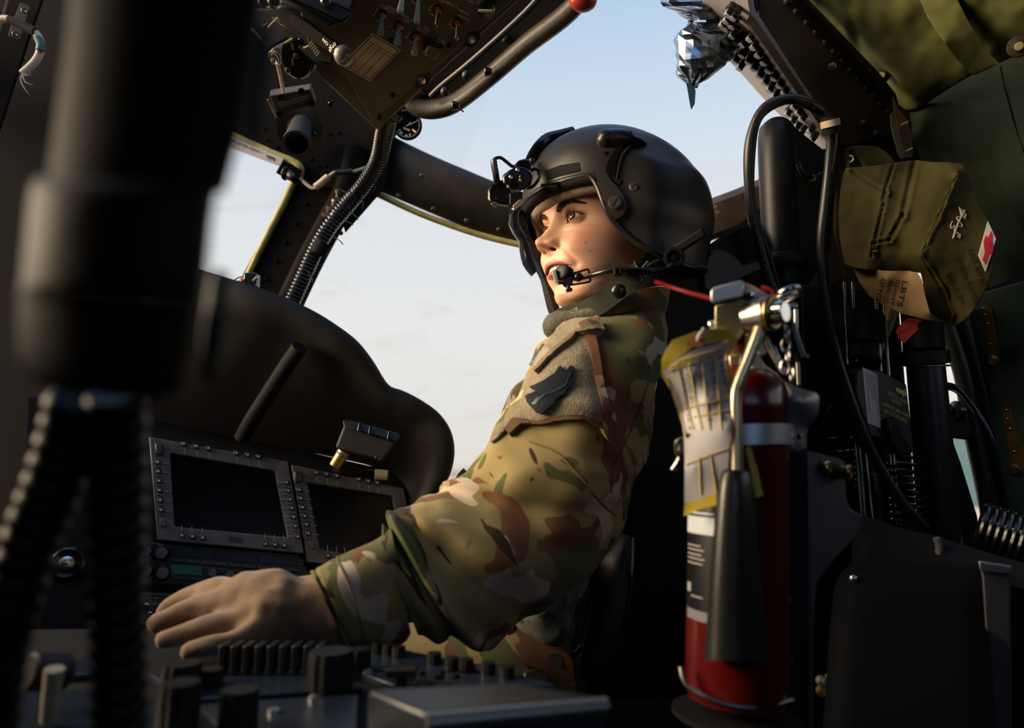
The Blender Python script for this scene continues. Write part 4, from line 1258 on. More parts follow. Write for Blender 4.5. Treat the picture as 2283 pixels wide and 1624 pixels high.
for z in zs:
    row = []
    for t in ths:
        p, c = face_pt(t, z)
        v = bm.verts.new(hw(*p)); row.append(v); cols.append((c, p.copy(), z))
    grid.append(row)
n = len(ths)
for j in range(len(zs) - 1):
    for i in range(n):
        k = (i + 1) % n
        bm.faces.new((grid[j][i], grid[j][k], grid[j + 1][k], grid[j + 1][i]))
bm.faces.new(grid[-1]); bm.faces.new(grid[0][::-1])
for f in bm.faces: f.smooth = True
me = bpy.data.meshes.new('body')
bm.to_mesh(me); bm.free()
# tones of lips, lids, cheek blush, brow roots; shade painted in nostrils and mouth
ca = me.color_attributes.new('skin_tone', 'FLOAT_COLOR', 'POINT')
base = Vector((.68, .40, .275))
for i, (c, p, z) in enumerate(cols):
    x, y, ax = p.x, p.y, abs(p.x)
    col = base.copy()
    if y > 0:
        k = .60 * ga(ax, z, .043, -.026, .017, .016) + .30 * ga(x, z, 0, -.031, .012, .010) + .25 * ga(x, z, 0, -.10, .018, .012)
        col = col.lerp(Vector((.56, .205, .135)), min(1, k))
        k = .5 * ga(ax, z, EX + .002, .007, .016, .004) + .30 * ga(ax, z, EX - .004, -.010, .013, .004)
        col = col.lerp(Vector((.34, .16, .11)), min(1, k))
        ub = (ax - .0125) / .036
        if -.05 < ub < 1:
            zc = .0140 + .0072 * math.sin(max(0, ub) * 2.1) - .004 * sst(.6, 1, ub)
            hh_ = .0038 * (1 - max(0, ub)) ** .5 + .0008
            col = col.lerp(Vector((.06, .030, .018)), .78 * math.exp(-((z - zc) / hh_) ** 4) * sst(-.05, .15, ub))
        e = eye_alm(x, z)
        if e < .45: col = col.lerp(Vector((.12, .05, .035)), .75 * sst(.45, .05, e) * (1 if z > 0 else .45))
    if c == 1: col = Vector((.40, .115, .095))
    if c == 2: col = Vector((.05, .012, .010))
    if c == 3: col = Vector((.30, .10, .08))
    if c == 4: col = Vector((.035, .012, .008))
    ca.data[i].color = (*col, 1)
SKIN = bpy.data.materials.new('skin'); SKIN.use_nodes = True
t_ = SKIN.node_tree; b_ = t_.nodes['Principled BSDF']
at = t_.nodes.new('ShaderNodeAttribute'); at.attribute_name = 'skin_tone'
tcn = t_.nodes.new('ShaderNodeTexCoord')
nz = t_.nodes.new('ShaderNodeTexNoise'); nz.inputs['Scale'].default_value = 55; nz.inputs['Detail'].default_value = 6
mp = t_.nodes.new('ShaderNodeMapRange'); mp.inputs['From Min'].default_value = .3; mp.inputs['From Max'].default_value = .7; mp.inputs['To Min'].default_value = .90; mp.inputs['To Max'].default_value = 1.08
sc = t_.nodes.new('ShaderNodeVectorMath'); sc.operation = 'SCALE'
t_.links.new(tcn.outputs['Object'], nz.inputs['Vector']); t_.links.new(nz.outputs['Fac'], mp.inputs['Value'])
t_.links.new(at.outputs['Color'], sc.inputs[0]); t_.links.new(mp.outputs[0], sc.inputs['Scale'])
t_.links.new(sc.outputs[0], b_.inputs['Base Color'])
b_.inputs['Roughness'].default_value = .46
b_.inputs['Specular IOR Level'].default_value = .4
b_.inputs['Subsurface Weight'].default_value = .35
b_.inputs['Subsurface Radius'].default_value = (.010, .004, .002)
b_.inputs['Subsurface Scale'].default_value = .5
nb = t_.nodes.new('ShaderNodeTexNoise'); nb.inputs['Scale'].default_value = 900; nb.inputs['Detail'].default_value = 3
bp = t_.nodes.new('ShaderNodeBump'); bp.inputs['Strength'].default_value = .12; bp.inputs['Distance'].default_value = .0006
t_.links.new(tcn.outputs['Object'], nb.inputs['Vector']); t_.links.new(nb.outputs['Fac'], bp.inputs['Height']); t_.links.new(bp.outputs[0], b_.inputs['Normal'])
me.materials.append(SKIN)
body = bpy.data.objects.new('body', me); COL.objects.link(body)
body.parent = person; body.matrix_parent_inverse = world_of(person).inverted()
# eyes
def eye_mat():
    m = bpy.data.materials.new('eye'); m.use_nodes = True
    t = m.node_tree; b = t.nodes['Principled BSDF']
    a = t.nodes.new('ShaderNodeAttribute'); a.attribute_name = 'eye_tone'
    t.links.new(a.outputs['Color'], b.inputs['Base Color'])
    b.inputs['Roughness'].default_value = .08; b.inputs['Coat Weight'].default_value = 1.0; b.inputs['Coat Roughness'].default_value = .02
    return m
EYEM = eye_mat()
gaze = Vector((-.22, 1, .17)).normalized()
for sx in (-1, 1):
    m = MB()
    Mg = frame(gaze)
    m.sphere((0, 0, 0), .0118, 64, 64, M=Mg)
    me = bpy.data.meshes.new('eye')
    bmesh.ops.recalc_face_normals(m.bm, faces=m.bm.faces)
    for v in m.bm.verts:
        k = v.co.normalized().dot(gaze)
        if k > math.cos(.52): v.co += gaze * .0011 * sst(math.cos(.52), 1, k)
    for f in m.bm.faces: f.smooth = True
    m.bm.to_mesh(me)
    ca = me.color_attributes.new('eye_tone', 'FLOAT_COLOR', 'POINT')
    for i, v in enumerate(me.vertices):
        k = math.acos(max(-1, min(1, v.co.normalized().dot(gaze))))
        if k < .17: c = (.004, .003, .003)
        elif k < .49:
            q = .75 + .5 * noise.noise(v.co * 900)
            c = (.075 * q, .036 * q, .014 * q) if k < .44 else (.03, .015, .008)
        else: c = (.50, .44, .40)
        ca.data[i].color = (*c, 1)
    for v in me.vertices:
        v.co = hw(*(v.co + Vector((sx * EX, EYY, 0))))
    m.bm.free(); me.materials.append(EYEM)
    eo = bpy.data.objects.new('eye', me); COL.objects.link(eo); eo.parent = body
# teeth
TEETH = mat('teeth', (.72, .66, .56), .25)
m = MB()
for k in range(-4, 4):
    x0 = (k + .5) * .0068
    w = .0033 if abs(k + .5) < 2 else .0030
    y = .0815 - x0 * x0 * 17
    c = hw(x0, y, -.0588 - x0 * x0 * 3)
    m.box(c, (w, .0022, .0042), HR @ Matrix.Rotation(-x0 * 20, 3, 'Z'))
m.build('teeth', TEETH, body, bevel=.0008)
fb = bvh_of(body)
def face_hit(x, z):
    o = HO + HR @ Vector((x, .30, z)); d = HR @ Vector((0, -1, 0))
    p, n_, i, _ = fb.ray_cast(o, d)
    return p, n_
HAIR = mat('dark_brown_hair', (.020, .010, .006), .5)
random.seed(3)
def hair(M, p, d1, d2, L, r):
    q = [p, p + d1 * L * .5, p + (d1 * .5 + d2 * .5) * L]
    M.tube(q, lambda t: r * (1 - t * .85), 4, n=2)
# brows
m = MB()
for sx in (-1, 1):
    for k in range(750):
        u = random.random()
        x = sx * (.0115 + u * .038)
        zc = .0140 + .0072 * math.sin(u * 2.1) - .004 * sst(.6, 1, u)
        hw_ = (.0034 * (1 - u) ** .5 + .0006) * sst(-.05, .14, u)
        z = zc + (random.random() - .5) * 2 * hw_
        p, n_ = face_hit(x, z)
        if p is None: continue
        out = HR @ Vector((sx * 1.0, 0, (.75 * (1 - u) if z < zc + .001 else .1) - .35 * u))
        out = (out - n_ * out.dot(n_)).normalized()
        hair(m, p - n_ * .0002, (out + n_ * .16).normalized(), (out + n_ * .02).normalized(), .0060, .00020)
m.build('eyebrow', HAIR, body)
# lashes
m = MB()
for sx in (-1, 1):
    for k in range(46):
        u = -0.88 + 1.85 * k / 45
        x = sx * (EX + u * .0142)
        up = .0062 * max(0, 1 - abs(u) ** 2.2) ** .8 + .0014 * u
        p, n_ = face_hit(x, up + .0004)
        if p is None: continue
        side = HR @ Vector((sx * (u * .6 + .15), 1.0, .35 + .2 * random.random()))
        tip = HR @ Vector((sx * (u * .9 + .2), .75, 1.15))
        hair(m, p - n_ * .0003, side.normalized(), tip.normalized(), .0066 * (.8 + .3 * random.random()), .00028)
    lp = []
    for k in range(24):
        u = -.97 + 1.94 * k / 23
        up = .0062 * max(0, 1 - abs(u) ** 2.2) ** .8 + .0014 * u
        p, n_ = face_hit(sx * (EX + u * .0142), up + .0007)
        if p: lp.append(p)
    m.tube(lp, .00045, 6, n=2)
    for k in range(26):
        u = -0.8 + 1.7 * k / 25
        x = sx * (EX + u * .0142)
        lo = -.0048 * max(0, 1 - abs(u) ** 2.0) ** .9 + .0014 * u
        p, n_ = face_hit(x, lo - .0004)
        if p is None: continue
        hair(m, p, (HR @ Vector((sx * u * .6, 1, -.4))).normalized(), (HR @ Vector((sx * u * .8, .8, -.8))).normalized(), .0042, .00020)
m.build('eyelash', HAIR, body)
# freckles / moles
m = MB()
for x, y in ((1306, 541), (1315, 559), (1318, 642), (1358, 589)):
    p, n_ = hit(fb, x, y)
    if p: m.lathe([(.0009, 0), (.0006, .0003), (.0001, .0004)], p, n_, 8)
m.build('mole', mat('mole', (.10, .04, .025), .6), body)
# ------------------------------------------------------------------ flight helmet (head-local shape)
HELM = mat('helmet_shell_black', (0.017, 0.0155, 0.0135), .42, bump=.12, bscale=260, var=.18, vscale=40, detail=8, wear=((.035, .032, .03), 42, .72))
TRIMM = mat('helmet_edge_rubber', (0.010, 0.010, 0.011), .32)
LINER = mat('helmet_liner_leather', (0.30, 0.225, 0.165), .75, bump=.7, bscale=230, var=.2, vscale=90)
HW = mat('helmet_hardware', (.22, .21, .19), .35, 1.0)
helmet = thing('flight_helmet', 'matte black flight helmet with goggle mount and boom microphone on the seated woman', 'helmet', HO)
# outline of the shell seen from above: half width / front / back, then closing towards the crown
HC = Vector((0, -.012, .020))
def shell_pt(th, t, off=0.0):
    """th: 0 = brow, pi = nape; t 0 = crown, 1 = lower edge"""
    c, s = math.cos(th), math.sin(th)
    ath = abs(th)
    # lower edge height for this heading
    brow = .0185
    zlow = pw_lin([(0, brow), (.70, brow), (.79, brow - .012), (.90, -.030), (1.07, -.055), (1.3, -.076), (1.7, -.090), (2.2, -.082), (PI, -.062)], ath) if ath > .7 else brow
    top = .125
    A = 0.121
    Bf, Bb = .119, .140
    B = Bf if c > 0 else Bb
    # parameter: polar angle for the dome, straight (ear cups) beneath
    zt = top - (top - zlow) * (1 - math.cos(t * PI / 2)) if zlow > .012 else None
    if zt is None:
        zz = top - (top - zlow) * (t ** 1.7)
    else:
        # brow side: dome only, cut at the brow line
        q = t
        zz = top - (top - zlow) * (q ** 1.7)
    u = max(0, min(1, (zz - .020) / (top - .020)))
    k = (1 - u ** 2.1) ** (1 / 2.1) if zz > .020 else 1.0
    ear = 1.0
    if zz < .03:
        d = (.03 - zz) / .11
        ear = 1.0 + .045 * math.sin(min(1, d * 1.4) * PI * .8) * sst(.8, 1.3, ath) * (1 - sst(2.1, 2.6, ath)) - .10 * sst(.35, 1.0, d)
    x = A * k * s * ear
    y = B * k * c * ear
    # squarer brow, ridge behind the ears
    if c > 0: y += .004 * c * k
    y += .013 * u
    bul = .0075 * sst(.058, .030, zz) * sst(1.05, 1.4, ath) * (1 - sst(2.15, 2.7, ath))
    x += s * bul; y += c * bul
    rid = math.exp(-((ath - 1.95) / .25) ** 2) * math.exp(-((zz - .045) / .03) ** 2) * .004
    p = Vector((x, y, 0))
    if p.length > 1e-6:
        n_ = p.normalized()
        p += n_ * (off * (.35 + .65 * k) + rid)
    p.z = zz + off * (1 - k)
    return HC + Vector((p.x, p.y, p.z))
hths = []
t = -PI
while t < PI - 1e-6:
    hths.append(t)
    a = abs(t)
    t += .012 if .68 < a < 1.12 else .035
m = MB()
NT = 64
R_ = [[m.bm.verts.new(hw(*shell_pt(th, max(.004, j / NT)))) for th in hths] for j in range(NT + 1)]
for j in range(NT):
    for i in range(len(hths)):
        k = (i + 1) % len(hths)
        m.face((R_[j][i], R_[j][k], R_[j + 1][k], R_[j + 1][i]))
m.face(R_[0])
shell = m.build('shell', HELM, helmet, solid=.0045, sharp=60)
edge = [hw(*shell_pt(th, 1.0, -.001)) for th in hths]
m = MB(); m.tube(edge, .0042, 10, smooth=False, closed=True); m.build('edge_trim', TRIMM, helmet)
hb = bvh_of(shell)
# liner: a padded leather roll inside the brow and down the far cheek
m = MB()
pts = []
for k in range(41):
    th = -1.0 + 2.25 * k / 40
    a = abs(th)
    z_ = .0305 - .02 * sst(.75, 1.25, a) * (1 if th < 0 else 1) - .055 * sst(.80, 1.25, th)
    pts.append(hw((.105) * math.sin(th), .104 * math.cos(th) - .012, z_))
m.tube(pts, .0085, 14, smooth=False, sx=1.0, sy=1.0)
m.build('brow_liner', LINER, helmet)
m = MB()
pts = [hw(.118 * math.sin(th), .117 * math.cos(th) - .012, .036 - .02 * sst(.8, 1.2, abs(th))) for th in [-1.02 + 2.04 * k / 30 for k in range(31)]]
m.tube(pts, .0075, 10, smooth=False); m.build('inner_band', BLACKM, helmet)
# close the inside so no sky shows between liner and face
m = MB()
R2 = [[m.bm.verts.new(hw(*(HC + (shell_pt(th, max(.004, j / 12)) - HC) * .93 + Vector((0, 0, .0))))) for th in hths[::3]] for j in range(13)]
for j in range(12):
    for i in range(len(R2[0])):
        k = (i + 1) % len(R2[0])
        m.face((R2[j][i], R2[j][k], R2[j + 1][k], R2[j + 1][i]))
m.build('inner_padding', BLACKM, helmet, sharp=60)
# visor cover laid over the forehead, ending in the tab with the big slotted screw (near side)
def hpatch(name, poly, lift, mt, parent=helmet, step=5, thick=None, bulge=0.0, sharp=50):
    m = patch(hb, poly, lift, step, thick or lift + .001, bulge=bulge)
    return m.build(name, mt, parent, sharp=sharp)
tabp = cat2([(1331, 386), (1352, 388), (1362, 405), (1376, 420), (1390, 440), (1397, 462), (1384, 484), (1369, 490), (1356, 482), (1345, 455), (1337, 425)], 4)
hpatch('visor_cover_tab', tabp, .0045, HELM, step=4, thick=.006)
hpatch('hook_strip', [(1216, 382), (1222, 400), (1293, 381), (1291, 363), (1250, 369)], .0012, BLACKM)
hpatch('visor_track', cat2([(1383, 318), (1372, 335), (1360, 352), (1351, 374), (1352, 396), (1370, 402), (1371, 385), (1373, 362), (1382, 342), (1392, 325)], 3), .0016, BLACKG, step=4)
hpatch('cover_flange', cat2([(1405, 322), (1385, 345), (1377, 372), (1373, 398), (1376, 399), (1381, 372), (1390, 346), (1412, 322)], 3), .0022, mat('helmet_flange', (.03, .028, .025), .35), step=4)
def hscrew(x, y, r, mt, h=.003, lift=.0, name='screw', slot_or_glint=True):
    p, n_ = hit(hb, x, y)
    if p is None: return None
    p = p + n_ * lift
    m = MB(); m.lathe([(r * 1.25, -.001), (r * 1.25, h * .4), (r, h * .5), (r, h), (.0001, h)], p, n_, 24)
    o = m.build(name, mt, helmet)
    if slot_or_glint:
        m = MB(); m.box(p + n_ * h, (r * .9, r * .10, .0004), frame(n_) @ Matrix.Rotation(.9, 3, 'Z')); m.build('slot_or_glint', BLACKM, o)
    return o
hscrew(1371, 454, .0066, mat('slotted_bronze', (.14, .12, .09), .4, .8), lift=.0045)
hscrew(1412, 417, .0042, STEEL, .002)
hscrew(1351, 342, .0022, BLACKG, .001, slot_or_glint=False)
# crown knob of the visor with its lever
p, n_ = hit(hb, 1372, 312)
A = frame(n_)
m = MB(); p0 = p + n_ * .001
m.tube([p0 + RIGHT * -.010, p0 + RIGHT * .004, p0 + RIGHT * .016 - n_ * .001], lambda t: .012 + .001 * math.sin(t * 3), 16, sy=1.0); m.sphere(p0 - RIGHT * .012, .0125, 18, 12)
kk = m.build('visor_knob', TRIMM, helmet)
m = MB(); c = p + RIGHT * .012 + n_ * .010; m.lathe([(.010, 0), (.010, .003), (.0085, .004), (.0001, .004)], c - n_ * .004, n_, 20); m.box(c, (.008, .0009, .0008), A @ Matrix.Rotation(.3, 3, 'Z')); m.build('knob_cap', BLACKG, kk)
m = MB(); q = [p + RIGHT * .012 + n_ * .003, p + RIGHT * .028 + n_ * .0015 - UPV * .002, p + RIGHT * .039 - n_ * .002 - UPV * .004]; m.tube(q, lambda t: .0085 - .006 * t, 12, sy=.5); m.build('knob_lever', TRIMM, kk)
# visor track running over the crown at the front edge
m = MB()
pts = [(1184, 360, .92), (1191, 345, .925), (1204, 326, .93), (1220, 311, .94), (1246, 304, .95), (1278, 296, .96)]
m.tube([P(*q) for q in pts], .0072, 10, sx=1, sy=1.2); m.build('crown_track', BLACKG, helmet)
m = MB(); m.box(P(1184, 362, .90), (.004, .003, .004), HR); m.build('track_clip', HW, helmet, bevel=.0006)
# goggle mount on the brow
gm = MB()
def blk(name, pts, th, mt=BLACKG, par=helmet, bev=.0012):
    m = MB(); pxprism(m, pts, th); return m.build(name, mt, par, bevel=bev)
MD = .862
mount = blk('goggle_mount', [(1119, 392, MD), (1136, 379, MD), (1153, 371, MD), (1168, 373, MD), (1182, 380, MD), (1188, 395, MD), (1184, 412, MD), (1172, 422, MD), (1158, 427, MD), (1139, 423, MD), (1122, 412, MD)], .028, bev=.003)
blk('mount_base', [(1143, 372, MD + .004), (1156, 358, MD + .006), (1170, 354, MD + .008), (1184, 357, MD + .01), (1184, 380, MD + .008), (1160, 384, MD + .004)], .03, bev=.003)
for x, y, r, mt in ((1154, 379, .0026, STEEL), (1139, 395, .0025, STEEL), (1163, 396, .0034, BLACKG), (1160, 402, .0020, BRASS), (1133, 416, .0020, BRASS)):
    p = P(x, y, MD - .001); m = MB(); m.lathe([(r, 0), (r, .002), (r * .6, .003), (.0001, .002)], p, CAM_LOC - p, 14); m.build('screw', mt, mount)
m = MB(); p = P(1146, 412, MD - .001); m.lathe([(.0058, 0), (.0055, .003), (.0001, .0032)], p, CAM_LOC - p, 18); m.build('lock_button', BLACKG, mount)
blk('battery_box', [(1087, 424, MD + .01), (1093, 413, MD + .01), (1112, 402, MD + .012), (1120, 400, MD + .014), (1130, 418, MD + .01), (1144, 432, MD + .01), (1138, 462, MD + .006), (1118, 458, MD + .004), (1094, 454, MD + .004), (1087, 443, MD + .006)], .026, bev=.003)
blk('battery_plate', [(1095, 453, MD + .002), (1134, 458, MD + .002), (1132, 462, MD + .002), (1095, 456, MD + .002)], .02, BRASS, bev=.0006)
m = MB(); m.cyl(P(1098, 454, MD), P(1108, 458, MD), .003); m.build('thumb_screw', STEEL, helmet)
for y in (441, 445):
    m = MB(); p = P(1106, y, MD + .003); m.box(p, (.0009, .0009, .0009)); m.build('contact', GOLD, helmet)
blk('mount_arm', [(1136, 430, MD + .004), (1164, 428, MD + .006), (1163, 450, MD + .006), (1143, 466, MD + .004), (1136, 458, MD + .004)], .02, BLACK)
blk('mount_latch', [(1143, 459, MD - .002), (1158, 445, MD - .002), (1172, 445, MD), (1170, 451, MD), (1146, 470, MD - .002)], .006, BRASS, bev=.0006)
m = MB(); m.tube([P(1108, 410, MD + .01), P(1106, 392, MD + .006), P(1101, 362, MD + .004), P(1104, 354, MD + .004), P(1116, 352, MD + .004), P(1128, 360, MD + .004), P(1142, 371, MD + .006), P(1152, 370, MD + .01)], lambda t: .0042 if t < .35 else .0022, 8); m.build('battery_cable', BLACKG, helmet)
m = MB(); m.tube([P(1184, 380, MD + .01), P(1194, 377, MD + .012), P(1201, 384, MD + .014), P(1200, 400, MD + .014), P(1189, 415, MD + .012), P(1176, 420, MD + .006)], .0022, 8); m.build('mount_wire', BLACKG, helmet)
m = MB(); m.tube([P(1206, 414, .862), P(1225, 413, .862), P(1250, 407, .866), P(1290, 394, .88), P(1329, 387, .90)], .0024, 8); m.build('brow_rail', BLACKG, helmet)
# far cheek: visor lens edge and ear-cup rim seen beyond the face
SMOKE = mat('smoked_visor', (.010, .012, .02), .08, coat=1.0)
def ribbon(name, L, Rr, dd, th, mt):
    m = MB()
    l3 = catmull([P(x, y, dd) for x, y in L], 5); r3 = catmull([P(x, y, dd - .01) for x, y in Rr], 5)
    n_ = min(len(l3), len(r3))
    rings = []
    for i in range(n_):
        a, b = l3[i], r3[i]; bk = (a - CAM_LOC).normalized() * th
        mid = a.lerp(b, .5) - bk * .4
        rings.append([a, mid, b, b + bk, a + bk])
    m.loft(rings)
    return m.build(name, mt, helmet, sharp=50)
ribbon('smoked_visor_edge', [(1137, 462), (1133, 480), (1134, 500), (1142, 520), (1155, 540), (1158, 560), (1163, 585), (1172, 602), (1184, 618)], [(1160, 462), (1153, 480), (1154, 500), (1162, 515), (1172, 530), (1180, 555), (1188, 580), (1195, 596), (1196, 606)], .955, .012, SMOKE)
ribbon('far_ear_cup', [(1150, 470), (1150, 500), (1162, 520), (1172, 545), (1182, 570), (1196, 598), (1206, 630), (1214, 665), (1222, 695), (1232, 716)], [(1172, 470), (1170, 500), (1178, 520), (1196, 548), (1212, 580), (1218, 604), (1226, 630), (1236, 655), (1248, 690), (1250, 712)], .965, .02, BLACK)
m = MB(); m.tube([P(x, y, .948) for x, y in ((1158, 466), (1152, 482), (1154, 500), (1163, 516), (1172, 532))], .0022, 8); m.build('visor_seam', mat('blue_grey_seam', (.12, .15, .2), .3), helmet)
m = MB(); m.torus(P(1231, 728, .93), RIGHT + Z * .3, .0050, .0013, 18, 6, sx=.6); m.build('strap_ring', BLACKG, helmet)
# near ear: boom swivel, bracket, boom microphone
p, n_ = hit(hb, 1500, 572)
if p is None: p, n_ = P(1500, 572, .80), (CAM_LOC - P(1500, 572, .80)).normalized()
sw_c = P(1503, 574, .800)
m = MB(); n2 = (CAM_LOC - sw_c).normalized(); m.lathe([(.0125, -.02), (.0125, .0), (.0110, .003), (.008, .0035), (.0075, .001), (.004, .001), (.003, .003), (.0001, .003)], sw_c, n2, 28)
sv = m.build('boom_swivel', BLACKG, helmet)
m = MB(); m.box(P(1535, 540, .82), (.022, .006, .004), frame(n2, UPV) @ Matrix.Rotation(.55, 3, 'Z')); m.build('ear_slot', BLACKM, helmet, bevel=.003)
boom = [P(1500, 590, .80), P(1478, 604, .80), P(1430, 603, .79), P(1384, 602, .785), P(1350, 606, .79), P(1325, 612, .80), P(1308, 617, .805), P(1292, 621, .81)]
m = MB(); m.tube(boom, lambda t: .0036 - .0008 * t, 10); m.build('microphone_boom', BLACKG, helmet)
m = MB(); m.tube([P(1495, 597, .797), P(1450, 609, .79), P(1400, 609, .783), P(1372, 608, .783)], .0016, 8); m.build('microphone_wire', BLACKG, helmet)
m = MB(); m.tube([P(1371, 600, .783), P(1383, 600, .783), P(1383, 611, .783), P(1371, 611, .783)], .003, 8, smooth=False, closed=True); m.build('boom_clip', BLACKM, helmet)
m = MB(); m.tube([P(1272, 611, .81), P(1292, 606, .808), P(1309, 601, .806), P(1313, 606, .806), P(1316, 625, .806), P(1312, 629, .806), P(1290, 633, .808), P(1270, 636, .81)], .0013, 8, n=4); m.build('microphone_guard', BLACKG, helmet)
MP = P(1262, 614, .812)
mic = blk('microphone', [(1256, 606, .808), (1274, 604, .808), (1277, 612, .808), (1277, 636, .808), (1262, 643, .808), (1254, 637, .808)], .012, BLACKG, bev=.0015)
m = MB(); p = P(1259, 608, .812); m.lathe([(.009, -.006), (.009, .006), (.007, .0075), (.0001, .0075)], p, (RIGHT * -.6 - FWD * .7 + UPV * .2).normalized(), 24); m.build('microphone_drum', BLACK, mic)
MIC = Plane(P(1240, 612, .806), P(1258, 616, .805), P(1242, 632, .807))
m = MB(); m.prism([MIC.on(*q) for q in ((1239, 611), (1259, 612), (1261, 634), (1243, 635))], MIC.n * -.008); m.build('microphone_face', mat('mic_dark_glass', (.01, .016, .02), .15, coat=.5), mic)
m = MB(); m.prism([MIC.on(*q, .0004) for q in ((1230, 602), (1239, 601), (1246, 634), (1237, 633))], MIC.n * -.009); m.build('microphone_grille', mat('mic_pale', (.55, .62, .68), .4), mic, bevel=.0004)
m = MB()
for k in range(5):
    m.prism([MIC.on(1234 + k * 1.2 + a, 606 + k * 5.4 + b, .0008) for a, b in ((0, 0), (4, -.3), (4.2, 1.2), (.2, 1.5))], MIC.n * .0004)
m.build('grille_slots', BLACKM, mic)
m = MB()
for k in range(4): m.prism([MIC.on(1244 + k * 3.4 + a, 629 + b, .0002) for a, b in ((0, 0), (1.6, 0), (1.6, -3 - k % 2 * 1.5), (0, -3 - k % 2 * 1.5))], MIC.n * .0003)
m.build('microphone_marks', mat('red_marks', (.45, .06, .02), .5), mic)
m = MB(); m.cyl(P(1267, 636, .806), P(1268, 643, .806), .0022); m.cyl(P(1268, 643, .806), P(1270, 651, .806), .0040, bev=.0006); m.build('microphone_thumb_screw', BLACKG, mic)
m = MB(); m.sphere(P(1289, 618, .807), .0058, 16, 10); m.tube([P(1276, 618, .808), P(1289, 619, .807)], .0046, 10); m.build('boom_joint', BLACKG, helmet)
# chin strap: ribbed green webbing with a snap
WEB = weave(mat('green_webbing', (.022, .032, .018), .8), 500, .8, .001)
def strap(M, pts, wid, th):
    """flat webbing along pts; wid: vector or half width across in the plane facing the lens"""
    path = catmull(pts, 6); rings = []
    for i, c in enumerate(path):
        t = (path[min(i + 1, len(path) - 1)] - path[max(0, i - 1)]).normalized()
        bk = (c - CAM_LOC).normalized(); w = t.cross(bk).normalized() * (wid(i / (len(path) - 1)) if callable(wid) else wid)
        bk = w.cross(t).normalized() * th
        rings.append([c - w, c - w * .3 - bk * .3, c + w * .3 - bk * .3, c + w, c + w + bk, c - w + bk])
    return M.loft(rings)
m = MB(); strap(m, [P(1425, 606, .79), P(1400, 625, .79), P(1370, 652, .80), P(1335, 678, .82), P(1300, 694, .845), P(1268, 703, .87), P(1240, 716, .90), P(1226, 735, .92)], .0125, .003); m.build('chin_strap', WEB, helmet)
m = MB(); p = P(1381, 650, .787); m.lathe([(.0085, 0), (.0085, .002), (.006, .0042), (.0001, .0046)], p, (CAM_LOC - p), 22); m.build('strap_snap', BLACKG, helmet)
m = MB(); m.tube([P(1415, 582, .81), P(1420, 596, .81), P(1424, 604, .80), P(1432, 598, .80), P(1445, 583, .80)], .0014, 8); m.build('green_cord', mat('dark_green_cord', (.02, .06, .045), .6), helmet)
m = MB(); m.tube([P(1443, 594, .79), P(1455, 586, .79), P(1468, 580, .79)], .0013, 8); m.build('wire_clip', HW, helmet)
m = MB(); m.tube([P(1420, 634, .79), P(1432, 625, .79), P(1424, 614, .79)], .0016, 8); m.build('strap_buckle', HW, helmet)
